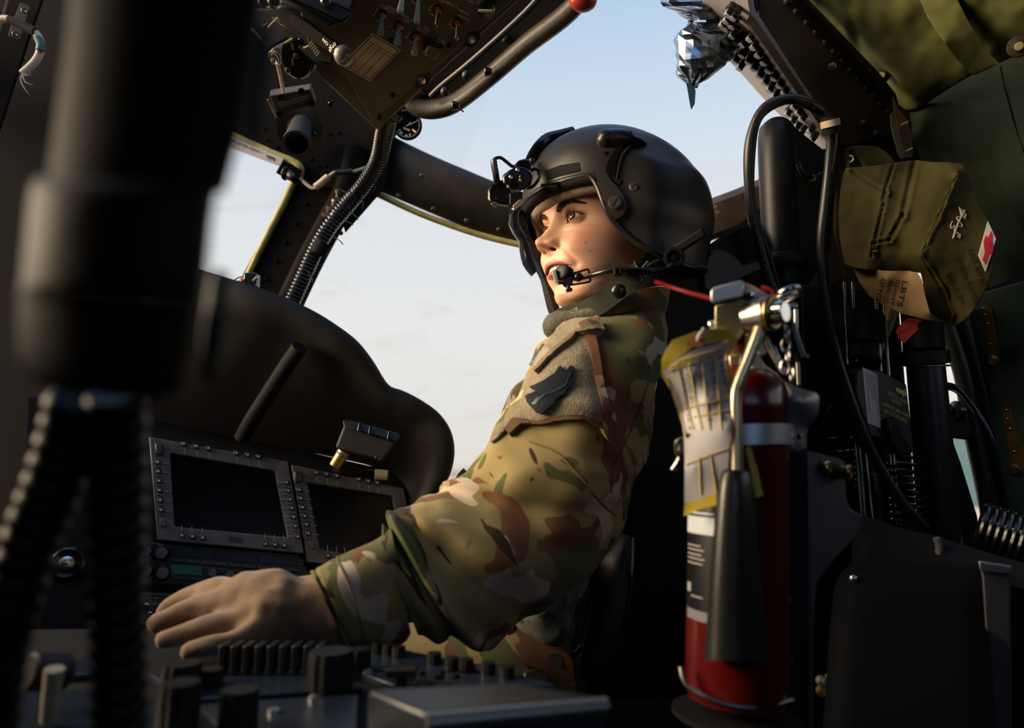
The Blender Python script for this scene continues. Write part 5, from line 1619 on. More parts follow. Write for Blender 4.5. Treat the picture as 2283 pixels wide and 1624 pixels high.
# ------------------------------------------------------------------ camouflage cloth
def camo(name, tint=1.0, scale=1.5, off=(0, 0, 0), digital=False):
    m = bpy.data.materials.new(name); m.use_nodes = True
    t = m.node_tree; b = t.nodes['Principled BSDF']; L = t.links
    tc = t.nodes.new('ShaderNodeTexCoord'); mp = t.nodes.new('ShaderNodeMapping')
    mp.inputs['Location'].default_value = off; mp.inputs['Rotation'].default_value = (.3, .5, .7)
    L.new(tc.outputs['Object'], mp.inputs[0])
    src = mp.outputs[0]
    if digital:
        sn = t.nodes.new('ShaderNodeVectorMath'); sn.operation = 'SNAP'; sn.inputs[1].default_value = (.004, .004, .004)
        L.new(src, sn.inputs[0]); src = sn.outputs[0]
    def nz(sc, st, seed, dist=.6, detail=1.5):
        mm = t.nodes.new('ShaderNodeMapping'); mm.inputs['Scale'].default_value = st; mm.inputs['Location'].default_value = (seed, seed * .7, -seed)
        L.new(src, mm.inputs[0])
        n = t.nodes.new('ShaderNodeTexNoise'); n.inputs['Scale'].default_value = sc * scale; n.inputs['Detail'].default_value = detail; n.inputs['Distortion'].default_value = dist
        L.new(mm.outputs[0], n.inputs['Vector']); return n.outputs['Fac']
    def thr(f, lo, w=.012):
        r = t.nodes.new('ShaderNodeMapRange'); r.inputs['From Min'].default_value = lo; r.inputs['From Max'].default_value = lo + w; r.interpolation_type = 'SMOOTHSTEP'
        L.new(f, r.inputs['Value']); return r.outputs[0]
    def mix(a, bcol, f):
        x = t.nodes.new('ShaderNodeMix'); x.data_type = 'RGBA'
        L.new(f, x.inputs['Factor'])
        if isinstance(a, tuple): x.inputs['A'].default_value = (*a, 1)
        else: L.new(a, x.inputs['A'])
        x.inputs['B'].default_value = (*bcol, 1); return x.outputs['Result']
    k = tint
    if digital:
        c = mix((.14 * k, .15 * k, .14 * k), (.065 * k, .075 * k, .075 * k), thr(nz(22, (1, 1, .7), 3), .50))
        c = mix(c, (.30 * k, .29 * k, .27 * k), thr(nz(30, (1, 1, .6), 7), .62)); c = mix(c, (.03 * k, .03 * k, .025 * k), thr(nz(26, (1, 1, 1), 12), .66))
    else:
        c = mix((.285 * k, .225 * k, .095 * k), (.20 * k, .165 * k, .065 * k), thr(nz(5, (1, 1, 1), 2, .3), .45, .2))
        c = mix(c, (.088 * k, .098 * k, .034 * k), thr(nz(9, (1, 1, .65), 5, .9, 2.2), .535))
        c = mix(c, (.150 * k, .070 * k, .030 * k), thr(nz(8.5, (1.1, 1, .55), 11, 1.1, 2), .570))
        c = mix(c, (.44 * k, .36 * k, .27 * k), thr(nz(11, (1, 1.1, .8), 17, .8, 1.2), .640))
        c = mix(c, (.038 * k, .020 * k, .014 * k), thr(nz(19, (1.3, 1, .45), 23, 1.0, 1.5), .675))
    L.new(c, b.inputs['Base Color'])
    b.inputs['Roughness'].default_value = .85; b.inputs['Sheen Weight'].default_value = .08; b.inputs['Specular IOR Level'].default_value = .2
    nb = t.nodes.new('ShaderNodeTexNoise'); nb.inputs['Scale'].default_value = 45; nb.inputs['Detail'].default_value = 3
    L.new(tc.outputs['Object'], nb.inputs['Vector'])
    bp = t.nodes.new('ShaderNodeBump'); bp.inputs['Strength'].default_value = .35; bp.inputs['Distance'].default_value = .002
    L.new(nb.outputs['Fac'], bp.inputs['Height']); L.new(bp.outputs[0], b.inputs['Normal'])
    return weave(m, 700, .25, .0004)
CAMO = camo('camouflage_cloth', 1.15)
ACU = camo('digital_camouflage_cloth', .8, digital=True)
FUZZ = mat('loop_pile_tan', (.235, .195, .125), .95, bump=.9, bscale=420, var=.22, vscale=190, sheen=.3)
GLOVEM = mat('knit_glove_tan', (.27, .165, .090), .92, bump=.35, bscale=450, var=.12, vscale=70, sheen=.35)
STITCH = mat('stitching_tan', (.20, .15, .08), .8)
PATCHN = mat('navy_patch', (.003, .007, .015), .7, spec=.2, bump=.3, bscale=900)
SCARF = mat('grey_green_knit', (.07, .075, .055), .9, bump=.8, bscale=260, var=.3, vscale=120)
# ------------------------------------------------------------------ torso
def esec(c, a, b, n=40, pw_=2.0):
    out = []
    for i in range(n):
        t = 2 * PI * i / n
        ct, st = math.cos(t), math.sin(t)
        out.append(c + a * math.copysign(abs(ct) ** (2 / pw_), ct) + b * math.copysign(abs(st) ** (2 / pw_), st))
    return out
def interp_secs(secs, n):
    """secs: [(centre, a, b)] -> smooth sequence"""
    C = catmull([s[0] for s in secs], n); A = catmull([s[1] for s in secs], n); B = catmull([s[2] for s in secs], n)
    return list(zip(C, A, B))
jk = MB()
# torso axis leans back along the seat; a points across (towards the lens), b fore-aft in the picture
def tsec(xl, xr, y, d, thick, tilt=0):
    L_ = P(xl, y - tilt, d); R_ = P(xr, y + tilt, d)
    c = (L_ + R_) / 2; a = (R_ - L_) / 2
    back = (c - CAM_LOC).normalized()
    return (c + back * thick * .9, a, back * thick)
secs = [tsec(1262, 1420, 694, .90, .05, -10), tsec(1235, 1470, 712, .905, .085, -12), tsec(1235, 1484, 745, .90, .13, -6), tsec(1205, 1483, 800, .895, .15), tsec(1160, 1478, 880, .895, .15), tsec(1130, 1458, 980, .895, .15),
        tsec(1110, 1420, 1080, .895, .15), tsec(1090, 1390, 1180, .89, .15), tsec(1050, 1360, 1300, .88, .15), tsec(1020, 1330, 1420, .86, .15), tsec(1000, 1320, 1520, .85, .15)]
rings = [esec(c, a, b, 48, 2.4) for c, a, b in interp_secs(secs, 6)]
def wr(p, amp, sc, seed=0):
    return noise.noise(p * sc + Vector((seed, seed, 0))) * amp
for r in rings:
    cen = sum(r, Vector()) / len(r)
    for i, p in enumerate(r):
        n_ = (p - cen).normalized()
        r[i] = p + n_ * (wr(p, .010, 9, 2) + wr(Vector((p.x * 2, p.y, p.z * .6)), .006, 26, 5))
jk.loft(rings)
torso = jk.build('jacket', CAMO, person, sharp=80)
# collar
m = MB()
strap(m, [P(1244, 735, .88), P(1262, 722, .868), P(1300, 706, .85), P(1350, 694, .84), P(1410, 684, .835), P(1462, 676, .84), P(1486, 680, .86)], lambda t: .010 + .012 * t, .006)
m.build('jacket_collar', CAMO, torso)
m = MB(); m.tube([P(1232, 738, .90), P(1240, 722, .875), P(1262, 713, .86), P(1300, 703, .845), P(1340, 690, .835), P(1385, 672, .825), P(1420, 658, .82)], lambda t: .0125 + .004 * math.sin(t * 9), 16, sy=.9); m.build('neck_scarf', SCARF, person)
m = MB(); m.tube([P(1250, 752, .90), P(1243, 738, .895), P(1250, 728, .885), P(1275, 722, .87), P(1300, 716, .86)], .0105, 12); m.build('scarf_fold', mat('dark_green_knit', (.03, .036, .022), .95, bump=.8, bscale=300), person)
m = MB()
pts = [P(1400, 690, .90), P(1400, 650, .90), P(1420, 620, .91)]
m.tube([P(1395, 720, .93), P(1400, 680, .93), P(1415, 640, .94), P(1440, 600, .95)], .055, 20); m.build('undershirt', mat('black_undershirt', (.008, .008, .009), .9), person)
# ------------------------------------------------------------------ left sleeve
def ssec(x0, y0, x1, y1, d, thick, b2=None):
    A_ = P(x0, y0, d); B_ = P(x1, y1, d)
    c = (A_ + B_) / 2; a = (B_ - A_) / 2; back = (c - CAM_LOC).normalized()
    return (c, a, back * thick)
sl = [ssec(1302, 712, 1478, 690, .855, .03), ssec(1262, 722, 1484, 760, .845, .065), ssec(1222, 760, 1474, 840, .83, .085), ssec(1180, 830, 1452, 930, .815, .088), ssec(1136, 905, 1430, 1010, .80, .088), ssec(1098, 975, 1408, 1082, .785, .085),
      ssec(1040, 1050, 1390, 1170, .765, .082), ssec(985, 1085, 1330, 1262, .745, .078), ssec(935, 1110, 1248, 1335, .725, .074), ssec(893, 1135, 1150, 1405, .705, .068), ssec(868, 1160, 1060, 1436, .69, .060),
      ssec(862, 1185, 985, 1420, .675, .050), ssec(850, 1205, 930, 1412, .662, .046)]
rings = [esec(c, a, b, 72, 2.15) for c, a, b in interp_secs(sl, 10)]
NR_ = len(rings)
def gauss(x, c, s): return math.exp(-((x - c) / s) ** 2)
for k, r in enumerate(rings):
    u = k / (NR_ - 1)
    cen = sum(r, Vector()) / len(r)
    for i, p in enumerate(r):
        ph = i / len(r)                       # 0 = lower/right edge of the sleeve in the picture, .5 upper edge
        n_ = (p - cen).normalized()
        q = Vector((u * 10, math.cos(ph * 2 * PI) * 1.2, math.sin(ph * 2 * PI) * 1.2))
        d = wr(q, .010, .8, 3) + wr(q, .0045, 2.1, 9)
        # diagonal drag folds from shoulder to elbow and bunched rings above the cuff
        dg = u * 9 + ph * 5.0 + .8 * noise.noise(q * .6)
        d += .0045 * (1 - abs(math.sin(dg * PI * .5))) ** 2 * gauss(u, .45, .28)
        d += .012 * gauss((u - .83) * 10 + math.sin(ph * 2 * PI * 2 + 1) * .25, 0, .35) + .007 * gauss((u - .93) * 10 + math.sin(ph * 2 * PI * 3) * .2, 0, .3) - .008 * gauss(u, .885, .018) - .006 * gauss((u - .76) * 10 + math.sin(ph * 2 * PI + 2) * .4, 0, .3)
        d -= .006 * gauss((u - .60) * 10 + (ph - .5) * 3, 0, .25)
        r[i] = p + n_ * d
m = MB(); m.loft(rings)
sleeve = m.build('sleeve', CAMO, person, sharp=80)
# cuff: outside tube with a doubled hem and a dark opening
cf = [ssec(872, 1180, 915, 1408, .665, .046), ssec(830, 1208, 900, 1432, .655, .047), ssec(780, 1232, 868, 1446, .645, .0465), ssec(735, 1252, 822, 1452, .636, .046), ssec(700, 1268, 786, 1450, .630, .045), ssec(690, 1274, 777, 1447, .628, .044)]
cs = interp_secs(cf, 6)
rings = [esec(c, a, b, 56, 2.2) for c, a, b in cs]
for k, r in enumerate(rings):
    cen = sum(r, Vector()) / len(r)
    u = k / (len(rings) - 1)
    for i, p in enumerate(r):
        r[i] = p + (p - cen).normalized() * (wr(p, .0035, 30, 4) + .0022 * gauss(u, .80, .02) * -1)
last = rings[-1]
cen = sum(last, Vector()) / len(last)
rings.append([cen + (p - cen) * .93 for p in last])
rings += [[cen + (p - cen) * .90 + (rings[-6][i] - last[i]) for i, p in enumerate(last)]]
m = MB(); m.loft(rings, caps=False)
cuff = m.build('cuff', CAMO, person, sharp=80)
m = MB(); m.loft([esec(c, a * .86, b * .86, 40) for c, a, b in cs[6:]], caps=True); m.build('cuff_lining', mat('dark_sleeve_lining', (.02, .014, .009), .9), person)
sb = bvh_of([sleeve, cuff]); 
# sleeve pocket with loop pile face, flap, zip and the arrow-shaped patch
pk = cat2([(1246, 748), (1300, 733), (1318, 790), (1332, 860), (1346, 935), (1338, 945), (1300, 928), (1240, 930), (1190, 940), (1150, 938), (1130, 962), (1100, 990), (1106, 966), (1150, 918), (1176, 868), (1205, 800)], 4)
def spatch(name, poly, lift, mt, thick=None, step=6, bulge=0.0, bv=None):
    m = patch(bv or sb, poly, lift, step, thick or lift + .002, bulge=bulge)
    return m.build(name, mt, person, sharp=60)
spatch('sleeve_pocket', pk, .004, FUZZ, .008, 7, bulge=.003)
spatch('pocket_edge', cat2([(1300, 735), (1320, 738), (1336, 800), (1348, 880), (1358, 935), (1372, 948), (1356, 966), (1352, 984), (1336, 958), (1342, 938), (1330, 870), (1316, 796)], 3), .006, CAMO, .010, 6)
spatch('pocket_flap', [(1244, 748), (1262, 733), (1286, 726), (1336, 722), (1342, 746), (1330, 752), (1290, 758), (1268, 780), (1246, 800), (1234, 806), (1206, 842), (1202, 832), (1230, 790)], .0095, FUZZ, .012, 6)
spatch('flap_piping', [(1202, 836), (1240, 794), (1290, 752), (1330, 745), (1344, 748), (1343, 752), (1330, 751), (1292, 758), (1243, 800), (1205, 842)], .0125, STITCH, .005, 4)
spatch('flap_tab', [(1294, 740), (1330, 724), (1338, 738), (1344, 748), (1302, 756)], .0125, CAMO, .006, 5)
spatch('zip_flap', [(1216, 800), (1232, 790), (1238, 796), (1206, 832), (1200, 826)], .0125, mat('pale_zip_tape', (.30, .27, .22), .7), .006, 5)
spatch('lower_hem', [(1130, 962), (1150, 938), (1190, 941), (1240, 931), (1300, 930), (1335, 946), (1336, 958), (1300, 938), (1242, 939), (1192, 950), (1165, 952), (1140, 975)], .0075, mat('brown_hem', (.11, .058, .028), .9), .009, 5)
arrow = [(1194, 872), (1216, 862), (1240, 846), (1254, 826), (1258, 828), (1258, 842), (1266, 836), (1274, 826), (1279, 827), (1276, 856), (1262, 888), (1228, 914), (1214, 925), (1205, 922), (1183, 896), (1206, 884)]
spatch('arrow_patch', arrow, .0105, PATCHN, .004, 4)
m = patch(sb, [(1200, 905), (1260, 868), (1272, 838), (1275, 840), (1264, 871), (1203, 909)], .0112, 4, .002); m.build('patch_fold', mat('navy_edge', (.012, .022, .042), .5), person)
# zip teeth
m = MB()
for k in range(11):
    x, y = 1202 + k * 2.6, 826 - k * 4.2
    p, n_ = hit(sb, x, y)
    if p: m.box(p + n_ * .0115 - RIGHT * .002, (.0022, .0008, .0008), frame(n_, UPV))
m.build('zip_teeth', STEEL, person)
# seams
def seam(name, pts, lift=.0006, r=.0008, mt=STITCH):
    q = []
    for x, y in cat2(pts, 5, False):
        p, n_ = hit(sb, x, y)
        if p: q.append(p + n_ * lift)
    m = MB(); m.tube(q, r, 6, smooth=False)
    return m.build(name, mt, person)
SEAMC = mat('seam_camouflage_brown', (.20, .15, .07), .9)
seam('sleeve_seam', [(1448, 812), (1440, 870), (1420, 930), (1392, 990), (1372, 1040), (1362, 1100)], mt=SEAMC)
seam('elbow_seam', [(1180, 985), (1240, 1010), (1290, 1060), (1330, 1110), (1372, 1150)], mt=SEAMC)
seam('cuff_seam', [(752, 1248), (775, 1300), (800, 1370), (822, 1448)], .0008, .0009, SEAMC)
# vest / gear in front of the chest, seen past the arm
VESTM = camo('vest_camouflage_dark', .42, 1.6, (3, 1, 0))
m = MB()
m.loft([esec(*q, 24) for q in interp_secs([ssec(1180, 838, 1240, 860, .93, .04), ssec(1140, 870, 1220, 920, .93, .05), ssec(1108, 950, 1200, 990, .93, .055), ssec(1092, 1010, 1200, 1040, .93, .055), ssec(1050, 1080, 1200, 1110, .92, .05), ssec(1010, 1120, 1200, 1200, .90, .05)], 5)])
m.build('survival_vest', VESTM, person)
m = MB(); strap(m, [P(1146, 884, .90), P(1140, 905, .90), P(1128, 928, .90), P(1112, 955, .90), P(1104, 980, .90), P(1100, 1010, .90)], lambda t: .0035 + .003 * t, .003); m.build('vest_strap', BLACKM, person)
m = MB(); strap(m, [P(1040, 1052, .87), P(1028, 1066, .87), P(1020, 1085, .87)], .006, .004); m.build('vest_loop', BLACKM, person)
# thigh in camouflage, seen under the forearm, and the gear pouch beside the hip
m = MB()
m.loft([esec(*q, 36) for q in interp_secs([ssec(700, 1390, 720, 1560, .98, .07), ssec(850, 1395, 880, 1560, .95, .085), ssec(980, 1380, 1010, 1600, .92, .09), ssec(1120, 1360, 1150, 1640, .90, .095), ssec(1260, 1360, 1300, 1650, .90, .09)], 6)])
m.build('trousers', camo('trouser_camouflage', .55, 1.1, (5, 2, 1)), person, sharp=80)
m = MB()
rr = [esec(*q, 32) for q in interp_secs([ssec(1240, 1240, 1300, 1240, .86, .02), ssec(1175, 1290, 1300, 1290, .86, .045), ssec(1150, 1350, 1295, 1350, .86, .055), ssec(1142, 1395, 1285, 1400, .86, .055), ssec(1160, 1430, 1270, 1432, .86, .045), ssec(1190, 1452, 1240, 1454, .86, .02)], 6)]
for r in rr:
    cen = sum(r, Vector()) / len(r)
    for i, p in enumerate(r): r[i] = p + (p - cen).normalized() * wr(p, .012, 28, 1)
m.loft(rr); m.build('hip_pouch', ACU, person, sharp=80)
m = MB(); strap(m, [P(1282, 1270, .84), P(1283, 1340, .84), P(1280, 1418, .84)], .0085, .004); m.build('pouch_strap', ACU, person)
# seat harness pieces
m = MB(); strap(m, [P(1075, 1440, .84), P(1100, 1480, .82), P(1140, 1530, .80)], .028, .004); m.build('lap_belt', BLACKM, person)
m = MB(); strap(m, [P(1112, 1425, .83), P(1130, 1400, .83), P(1142, 1380, .84)], .008, .003); m.build('belt_end', weave(mat('grey_webbing', (.03, .03, .032), .8), 500, .8, .001), person)
# ------------------------------------------------------------------ glove: one skin, five fingers
gm_ = bmesh.new()
sk = gm_.verts.layers.skin.verify()
joints = {}
def J(name, x, y, d, rx, rz=None):
    v = gm_.verts.new(P(x, y, d)); v[sk].radius = (rx, rz or rx); joints[name] = v; return v
def E(*names):
    for a, b in zip(names, names[1:]): gm_.edges.new((joints[a], joints[b]))
J('w0', 790, 1356, .640, .039, .040); J('w1', 735, 1362, .632, .038, .041)
J('palm', 660, 1364, .622, .038, .045)
J('p2', 572, 1364, .612, .036, .038)
joints['w0'][sk].use_root = True
# index (top, nearest the panel), middle, ring, little, thumb below
J('i0', 530, 1326, .630, .0225); J('i1', 490, 1322, .636, .0190); J('i2', 436, 1330, .640, .0130); J('i3', 385, 1352, .640, .0102); J('i4', 345, 1378, .632, .0085)
J('m0', 530, 1352, .616, .0210); J('m1', 476, 1354, .618, .0170); J('m2', 420, 1362, .615, .0112); J('m3', 365, 1385, .605, .0098); J('m4', 325, 1402, .600, .0082)
J('r0', 545, 1385, .602, .0185); J('r1', 485, 1392, .592, .0120); J('r2', 425, 1408, .585, .0105); J('r3', 375, 1425, .578, .0092); J('r4', 340, 1436, .572, .0078)
J('l0', 580, 1408, .590, .0150); J('l1', 530, 1428, .575, .0110); J('l2', 480, 1440, .565, .0096); J('l3', 430, 1450, .560, .0084); J('l4', 395, 1456, .556, .0070)
J('t0', 640, 1330, .655, .0165); J('t1', 590, 1330, .680, .0140); J('t2', 535, 1360, .690, .0115); J('t3', 490, 1390, .692, .0095)
E('w0', 'w1', 'palm', 'p2')
E('p2', 'i0', 'i1', 'i2', 'i3', 'i4'); E('p2', 'm0', 'm1', 'm2', 'm3', 'm4'); E('p2', 'r0', 'r1', 'r2', 'r3', 'r4'); E('p2', 'l0', 'l1', 'l2', 'l3', 'l4'); E('palm', 't0', 't1', 't2', 't3')
me = bpy.data.meshes.new('glove'); gm_.to_mesh(me); gm_.free()
glove = bpy.data.objects.new('glove', me); COL.objects.link(glove)
md = glove.modifiers.new('skin', 'SKIN'); md.use_smooth_shade = True; md.branch_smoothing = .6
md = glove.modifiers.new('sub', 'SUBSURF'); md.levels = 2; md.render_levels = 2
dg = bpy.context.evaluated_depsgraph_get(); dg.update()
me2 = bpy.data.meshes.new_from_object(glove.evaluated_get(dg))
glove.modifiers.clear()
# fill the hand out over the knuckles and fuse everything into one knitted skin
gb = MB(); gb.bm.from_mesh(me2)
for x, y, d, r, s_ in ((600, 1362, .620, .036, (1.1, .75, 1.0)), (548, 1352, .622, .030, (1.0, .75, 1.0)), (560, 1395, .606, .026, (1.1, .8, 1.0)), (500, 1336, .632, .018, (1.2, .9, .8))):
    gb.sphere(P(x, y, d), r, 24, 16, sc=s_)
gb.bm.to_mesh(me2); gb.bm.free()
glove.data = me2; me2.name = 'glove'
md = glove.modifiers.new('fuse', 'REMESH'); md.mode = 'VOXEL'; md.voxel_size = .0022
md = glove.modifiers.new('relax', 'SMOOTH'); md.factor = .6; md.iterations = 14
dg = bpy.context.evaluated_depsgraph_get(); dg.update()
me2 = bpy.data.meshes.new_from_object(glove.evaluated_get(dg))
glove.modifiers.clear(); glove.data = me2; me2.name = 'glove'
for p in me2.polygons: p.use_smooth = True
for v in me2.vertices:
    n_ = v.normal
    q = v.co
    v.co = q + n_ * (noise.noise(q * 55) * .0016 + noise.noise(Vector((q.x * 40, q.y * 90, q.z * 90)) + Vector((4, 4, 4))) * .0016)
me2.materials.clear(); me2.materials.append(GLOVEM)
glove.parent = person; glove.matrix_parent_inverse = world_of(person).inverted()
# ------------------------------------------------------------------ free-form pieces: outline + depth control points, real thickness
import numpy as np
def relief(M, outline, ctrl, thick, step=9, amp=0.0, nsc=20, seed=0, fn=None, smooth_out=True, puff=0.0, back_in=0.0):
    """closed body: front face follows depth control points (x, y, depth); thickened away from the lens side"""
    from mathutils.geometry import delaunay_2d_cdt
    out = []
    n = len(outline)
    for i in range(n):
        a = Vector(outline[i][:2]); b = Vector(outline[(i + 1) % n][:2])
        k = max(1, int((b - a).length / step))
        for q in range(k): out.append(a.lerp(b, q / k))
    tp = [(p.x, p.y) for p in out]; pts = list(out)
    xs = [p.x for p in out]; ys = [p.y for p in out]
    oa = np.array(tp)
    y = min(ys) + step * .5; row = 0
    while y < max(ys):
        x = min(xs) + (step * .5 if row % 2 else 0)
        while x < max(xs):
            if in_poly(x, y, tp) and np.min(np.hypot(oa[:, 0] - x, oa[:, 1] - y)) > step * .45: pts.append(Vector((x, y)))
            x += step
        y += step * .87; row += 1
    nb = len(out)
    vo, eo, fo, _, _, _ = delaunay_2d_cdt(pts, [(i, (i + 1) % nb) for i in range(nb)], [list(range(nb))], 1, 1e-4)
    C = np.array(ctrl, float)
    N = len(C)
    A = np.zeros((N + 3, N + 3)); D = np.hypot(C[:, 0][:, None] - C[:, 0][None], C[:, 1][:, None] - C[:, 1][None])
    A[:N, :N] = D; A[:N, N] = 1; A[:N, N + 1] = C[:, 0] / 1000; A[:N, N + 2] = C[:, 1] / 1000; A[N:, :N] = A[:N, N:].T
    A[:N, :N] += np.eye(N) * 0.5
    w = np.linalg.lstsq(A, np.concatenate([C[:, 2], [0, 0, 0]]), rcond=None)[0]
    top = []; bot = []
    for v in vo:
        r_ = np.hypot(C[:, 0] - v.x, C[:, 1] - v.y)
        d = float(r_ @ w[:N] + w[N] + w[N + 1] * v.x / 1000 + w[N + 2] * v.y / 1000)
        e = float(np.min(np.hypot(oa[:, 0] - v.x, oa[:, 1] - v.y)))
        q = Vector((v.x / 60, v.y / 60, seed))
        if amp: d += noise.noise(Vector((v.x / 1000 * nsc, v.y / 1000 * nsc, seed))) * amp + noise.noise(Vector((v.x / 1000 * nsc * 2.7, v.y / 1000 * nsc * 2.7, seed + 9))) * amp * .35
        if puff: d -= puff * (1 - math.exp(-(e / (step * 2.2)) ** 2))
        if fn: d += fn(v.x, v.y)
        p = P(v.x, v.y, d); top.append(M.bm.verts.new(p))
        bot.append(M.bm.verts.new(P(v.x, v.y, d) + (p - CAM_LOC).normalized() * thick))
    cnt = {}
    for f in fo:
        M.face([top[i] for i in f]); M.face([bot[i] for i in f][::-1])
        for i in range(len(f)): cnt[(f[i], f[(i + 1) % len(f)])] = 1
    for (a, b) in list(cnt):
        if (b, a) not in cnt: M.face((top[b], top[a], bot[a], bot[b]))
    return M
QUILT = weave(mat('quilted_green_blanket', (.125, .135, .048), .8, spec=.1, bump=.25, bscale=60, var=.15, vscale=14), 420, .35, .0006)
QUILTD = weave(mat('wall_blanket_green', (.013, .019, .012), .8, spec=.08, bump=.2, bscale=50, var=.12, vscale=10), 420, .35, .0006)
TEALP = mat('teal_green_panel', (.022, .055, .047), .55, bump=.15, bscale=60, var=.3, vscale=8)
OLIVE = weave(mat('olive_canvas', (.056, .050, .016), .85, spec=.15, bump=.5, bscale=60, var=.15, vscale=18), 600, .35, .0005)
SEATB = mat('seat_black', (.0045, .005, .006), .6, spec=.25, bump=.1, bscale=300)
DARKSTEEL = mat('dark_steel', (.30, .27, .22), .25, 1.0)
# ------------------------------------------------------------------ dark cabin structure behind the seat gear
m = MB(); pxprism(m, [(1690, 470), (1760, 360), (1880, 318), (1960, 200), (2060, 190), (2080, 480), (2005, 700), (2018, 860), (2046, 1180), (2060, 1400), (1300, 1500), (1400, 1100), (1560, 560)], .03, 1.24)
struct(m.build('wall_aft_bulkhead', WALLK))
m = MB(); pxprism(m, [(900, 1545), (1300, 1380), (1900, 1160), (2090, 1188), (2400, 1290), (2500, 1900), (600, 1900)], .05, 1.22)
struct(m.build('wall_seat_deck', WALLK))
# ------------------------------------------------------------------ riveted roof panel with hinge
rp_ = thing('riveted_roof_panel', 'scuffed brown riveted metal panel between the breakers and the green roof blanket', 'panel', P(1800, 150, 1.18))
m = MB(); RP = PL((1690, -60, 1.06), (1876, 327, 1.24), (1992, 280, 1.22))
m.prism([RP.on(*q) for q in ((1690, -80), (1692, 46), (1787, 193), (1876, 327), (2000, 298), (2008, 250), (1998, 210), (1960, 162), (1800, -4), (1760, -80))], RP.n * -.012)
m.build('panel_sheet', BROWNP, rp_, bevel=.001)
for zx, zy, r in ((970, 65, 1), (1030, 128, 1), (1083, 185, 1), (1137, 240, 1), (1187, 293, 1), (1238, 345, 1), (1284, 400, 1), (1330, 450, 1), (1378, 500, 1), (1415, 548, .9), (1455, 595, .9), (1495, 640, .9), (915, 8, 1), (1180, 385, 1.35), (1360, 710, 1.2), (1430, 770, 1.1)):
    m = MB(); dome(m, RP.on(1400 + zx / 2.586, zy / 2.586), RP.n, .0058 * r, .004, 14); m.build('rivet' if r < 1.1 else 'screw', BROWNP if r < 1.3 else STEEL, rp_)
m = MB()
for k in range(15):
    x, y = 1772 + k * 13.6, -2 + k * 15.2
    m.box(RP.on(x, y, .004), (.008, .0045, .004), frame(RP.n, (RP.on(1934, 162) - RP.on(1781, 0)).normalized()))
m.build('hinge', BLACKM, rp_)
# ------------------------------------------------------------------ circuit breaker panel
CBP = PL((1667, 143, 1.15), (1829, 311, 1.28), (1787, 205, 1.13))
cb = thing('circuit_breaker_panel', 'pale grey sloping panel studded with rows of black circuit breakers', 'circuit breaker panel', CBP.on(1750, 200))
m = MB(); m.prism([CBP.on(*q) for q in ((1560, -40), (1660, -40), (1675, 37), (1787, 205), (1874, 329), (1850, 338), (1812, 324), (1716, 236), (1648, 160), (1580, 90))], CBP.n * -.010)
m.build('panel_plate', mat('breaker_panel_grey', (.62, .60, .66), .45), cb, bevel=.001)
m = MB(); m.prism([CBP.on(*q) for q in ((1672, 34), (1683, 40), (1795, 205), (1880, 328), (1872, 330), (1785, 208))], CBP.n * .012); m.build('side_lip', mat('lip_brown', (.16, .12, .10), .4, .3), cb)
tilt = (CBP.n * 1.0 - UPV * .30 - RIGHT * .12).normalized()
cbl = [(735, 165), (755, 215), (782, 262), (815, 306), (843, 352), (875, 397), (905, 441), (932, 483), (962, 525), (690, 262), (727, 303), (757, 343), (788, 386), (818, 426), (845, 468), (872, 510), (902, 550), (648, 300), (672, 342),
       (945, 612), (972, 655), (998, 690), (1022, 725), (1030, 640), (1075, 712), (1088, 762), (600, 62), (632, 92), (640, 40), (598, 108), (632, 152), (655, 192), (610, 22), (575, 90), (690, 200), (985, 570), (1010, 605)]
m = MB(); c0 = CBP.on(1400 + cbl[0][0] / 2.586, cbl[0][1] / 2.586)
m.lathe([(.0060, -.004), (.0062, .006), (.0076, .0065), (.0076, .010), (.0064, .0105), (.0064, .017), (.0058, .018)], c0, tilt, 16)
b0 = m.build('circuit_breaker', BLACKG, cb)
m = MB(); m.lathe([(.0058, .018), (.0058, .0192), (.0001, .0195)], c0, tilt, 16); bc = m.build('breaker_lit_end', mat('lit_end_pale', (.38, .42, .5), .3), b0)  # pale colour paints the light on the black breakers' ends
for zx, zy in cbl[1:]:
    o = b0.copy(); COL.objects.link(o); o.parent = cb; o.matrix_parent_inverse = b0.matrix_parent_inverse
    off = CBP.on(1400 + zx / 2.586, zy / 2.586) - c0
    o.location = off
    q = bc.copy(); COL.objects.link(q); q.parent = o; q.matrix_parent_inverse = bc.matrix_parent_inverse
for k in range(16):
    t = .06 + k * .06
    x, y = 1679 + (1872 - 1679) * t, 46 + (326 - 46) * t
    m = MB(); m.box(CBP.on(x - 3, y + 4, .001), (.006, .0018, .0008), frame(CBP.n, (CBP.on(1874, 329) - CBP.on(1675, 37)).normalized()) @ Matrix.Rotation(PI / 2, 3, 'Z')); m.build('label_strip', mat('strip_white', (.6, .55, .52), .5), cb)
m = MB(); pxprism(m, [(1640, -30), (1690, -30), (1690, 36), (1667, 52), (1672, 90), (1648, 106), (1641, 108), (1662, 70), (1653, 38)], .02, 1.08); o = m.build('bracket', BLACKM); tag(o, 'flat black bracket beside the foil wrapped bundle at the roof', 'bracket'); o.name = 'roof_bracket'
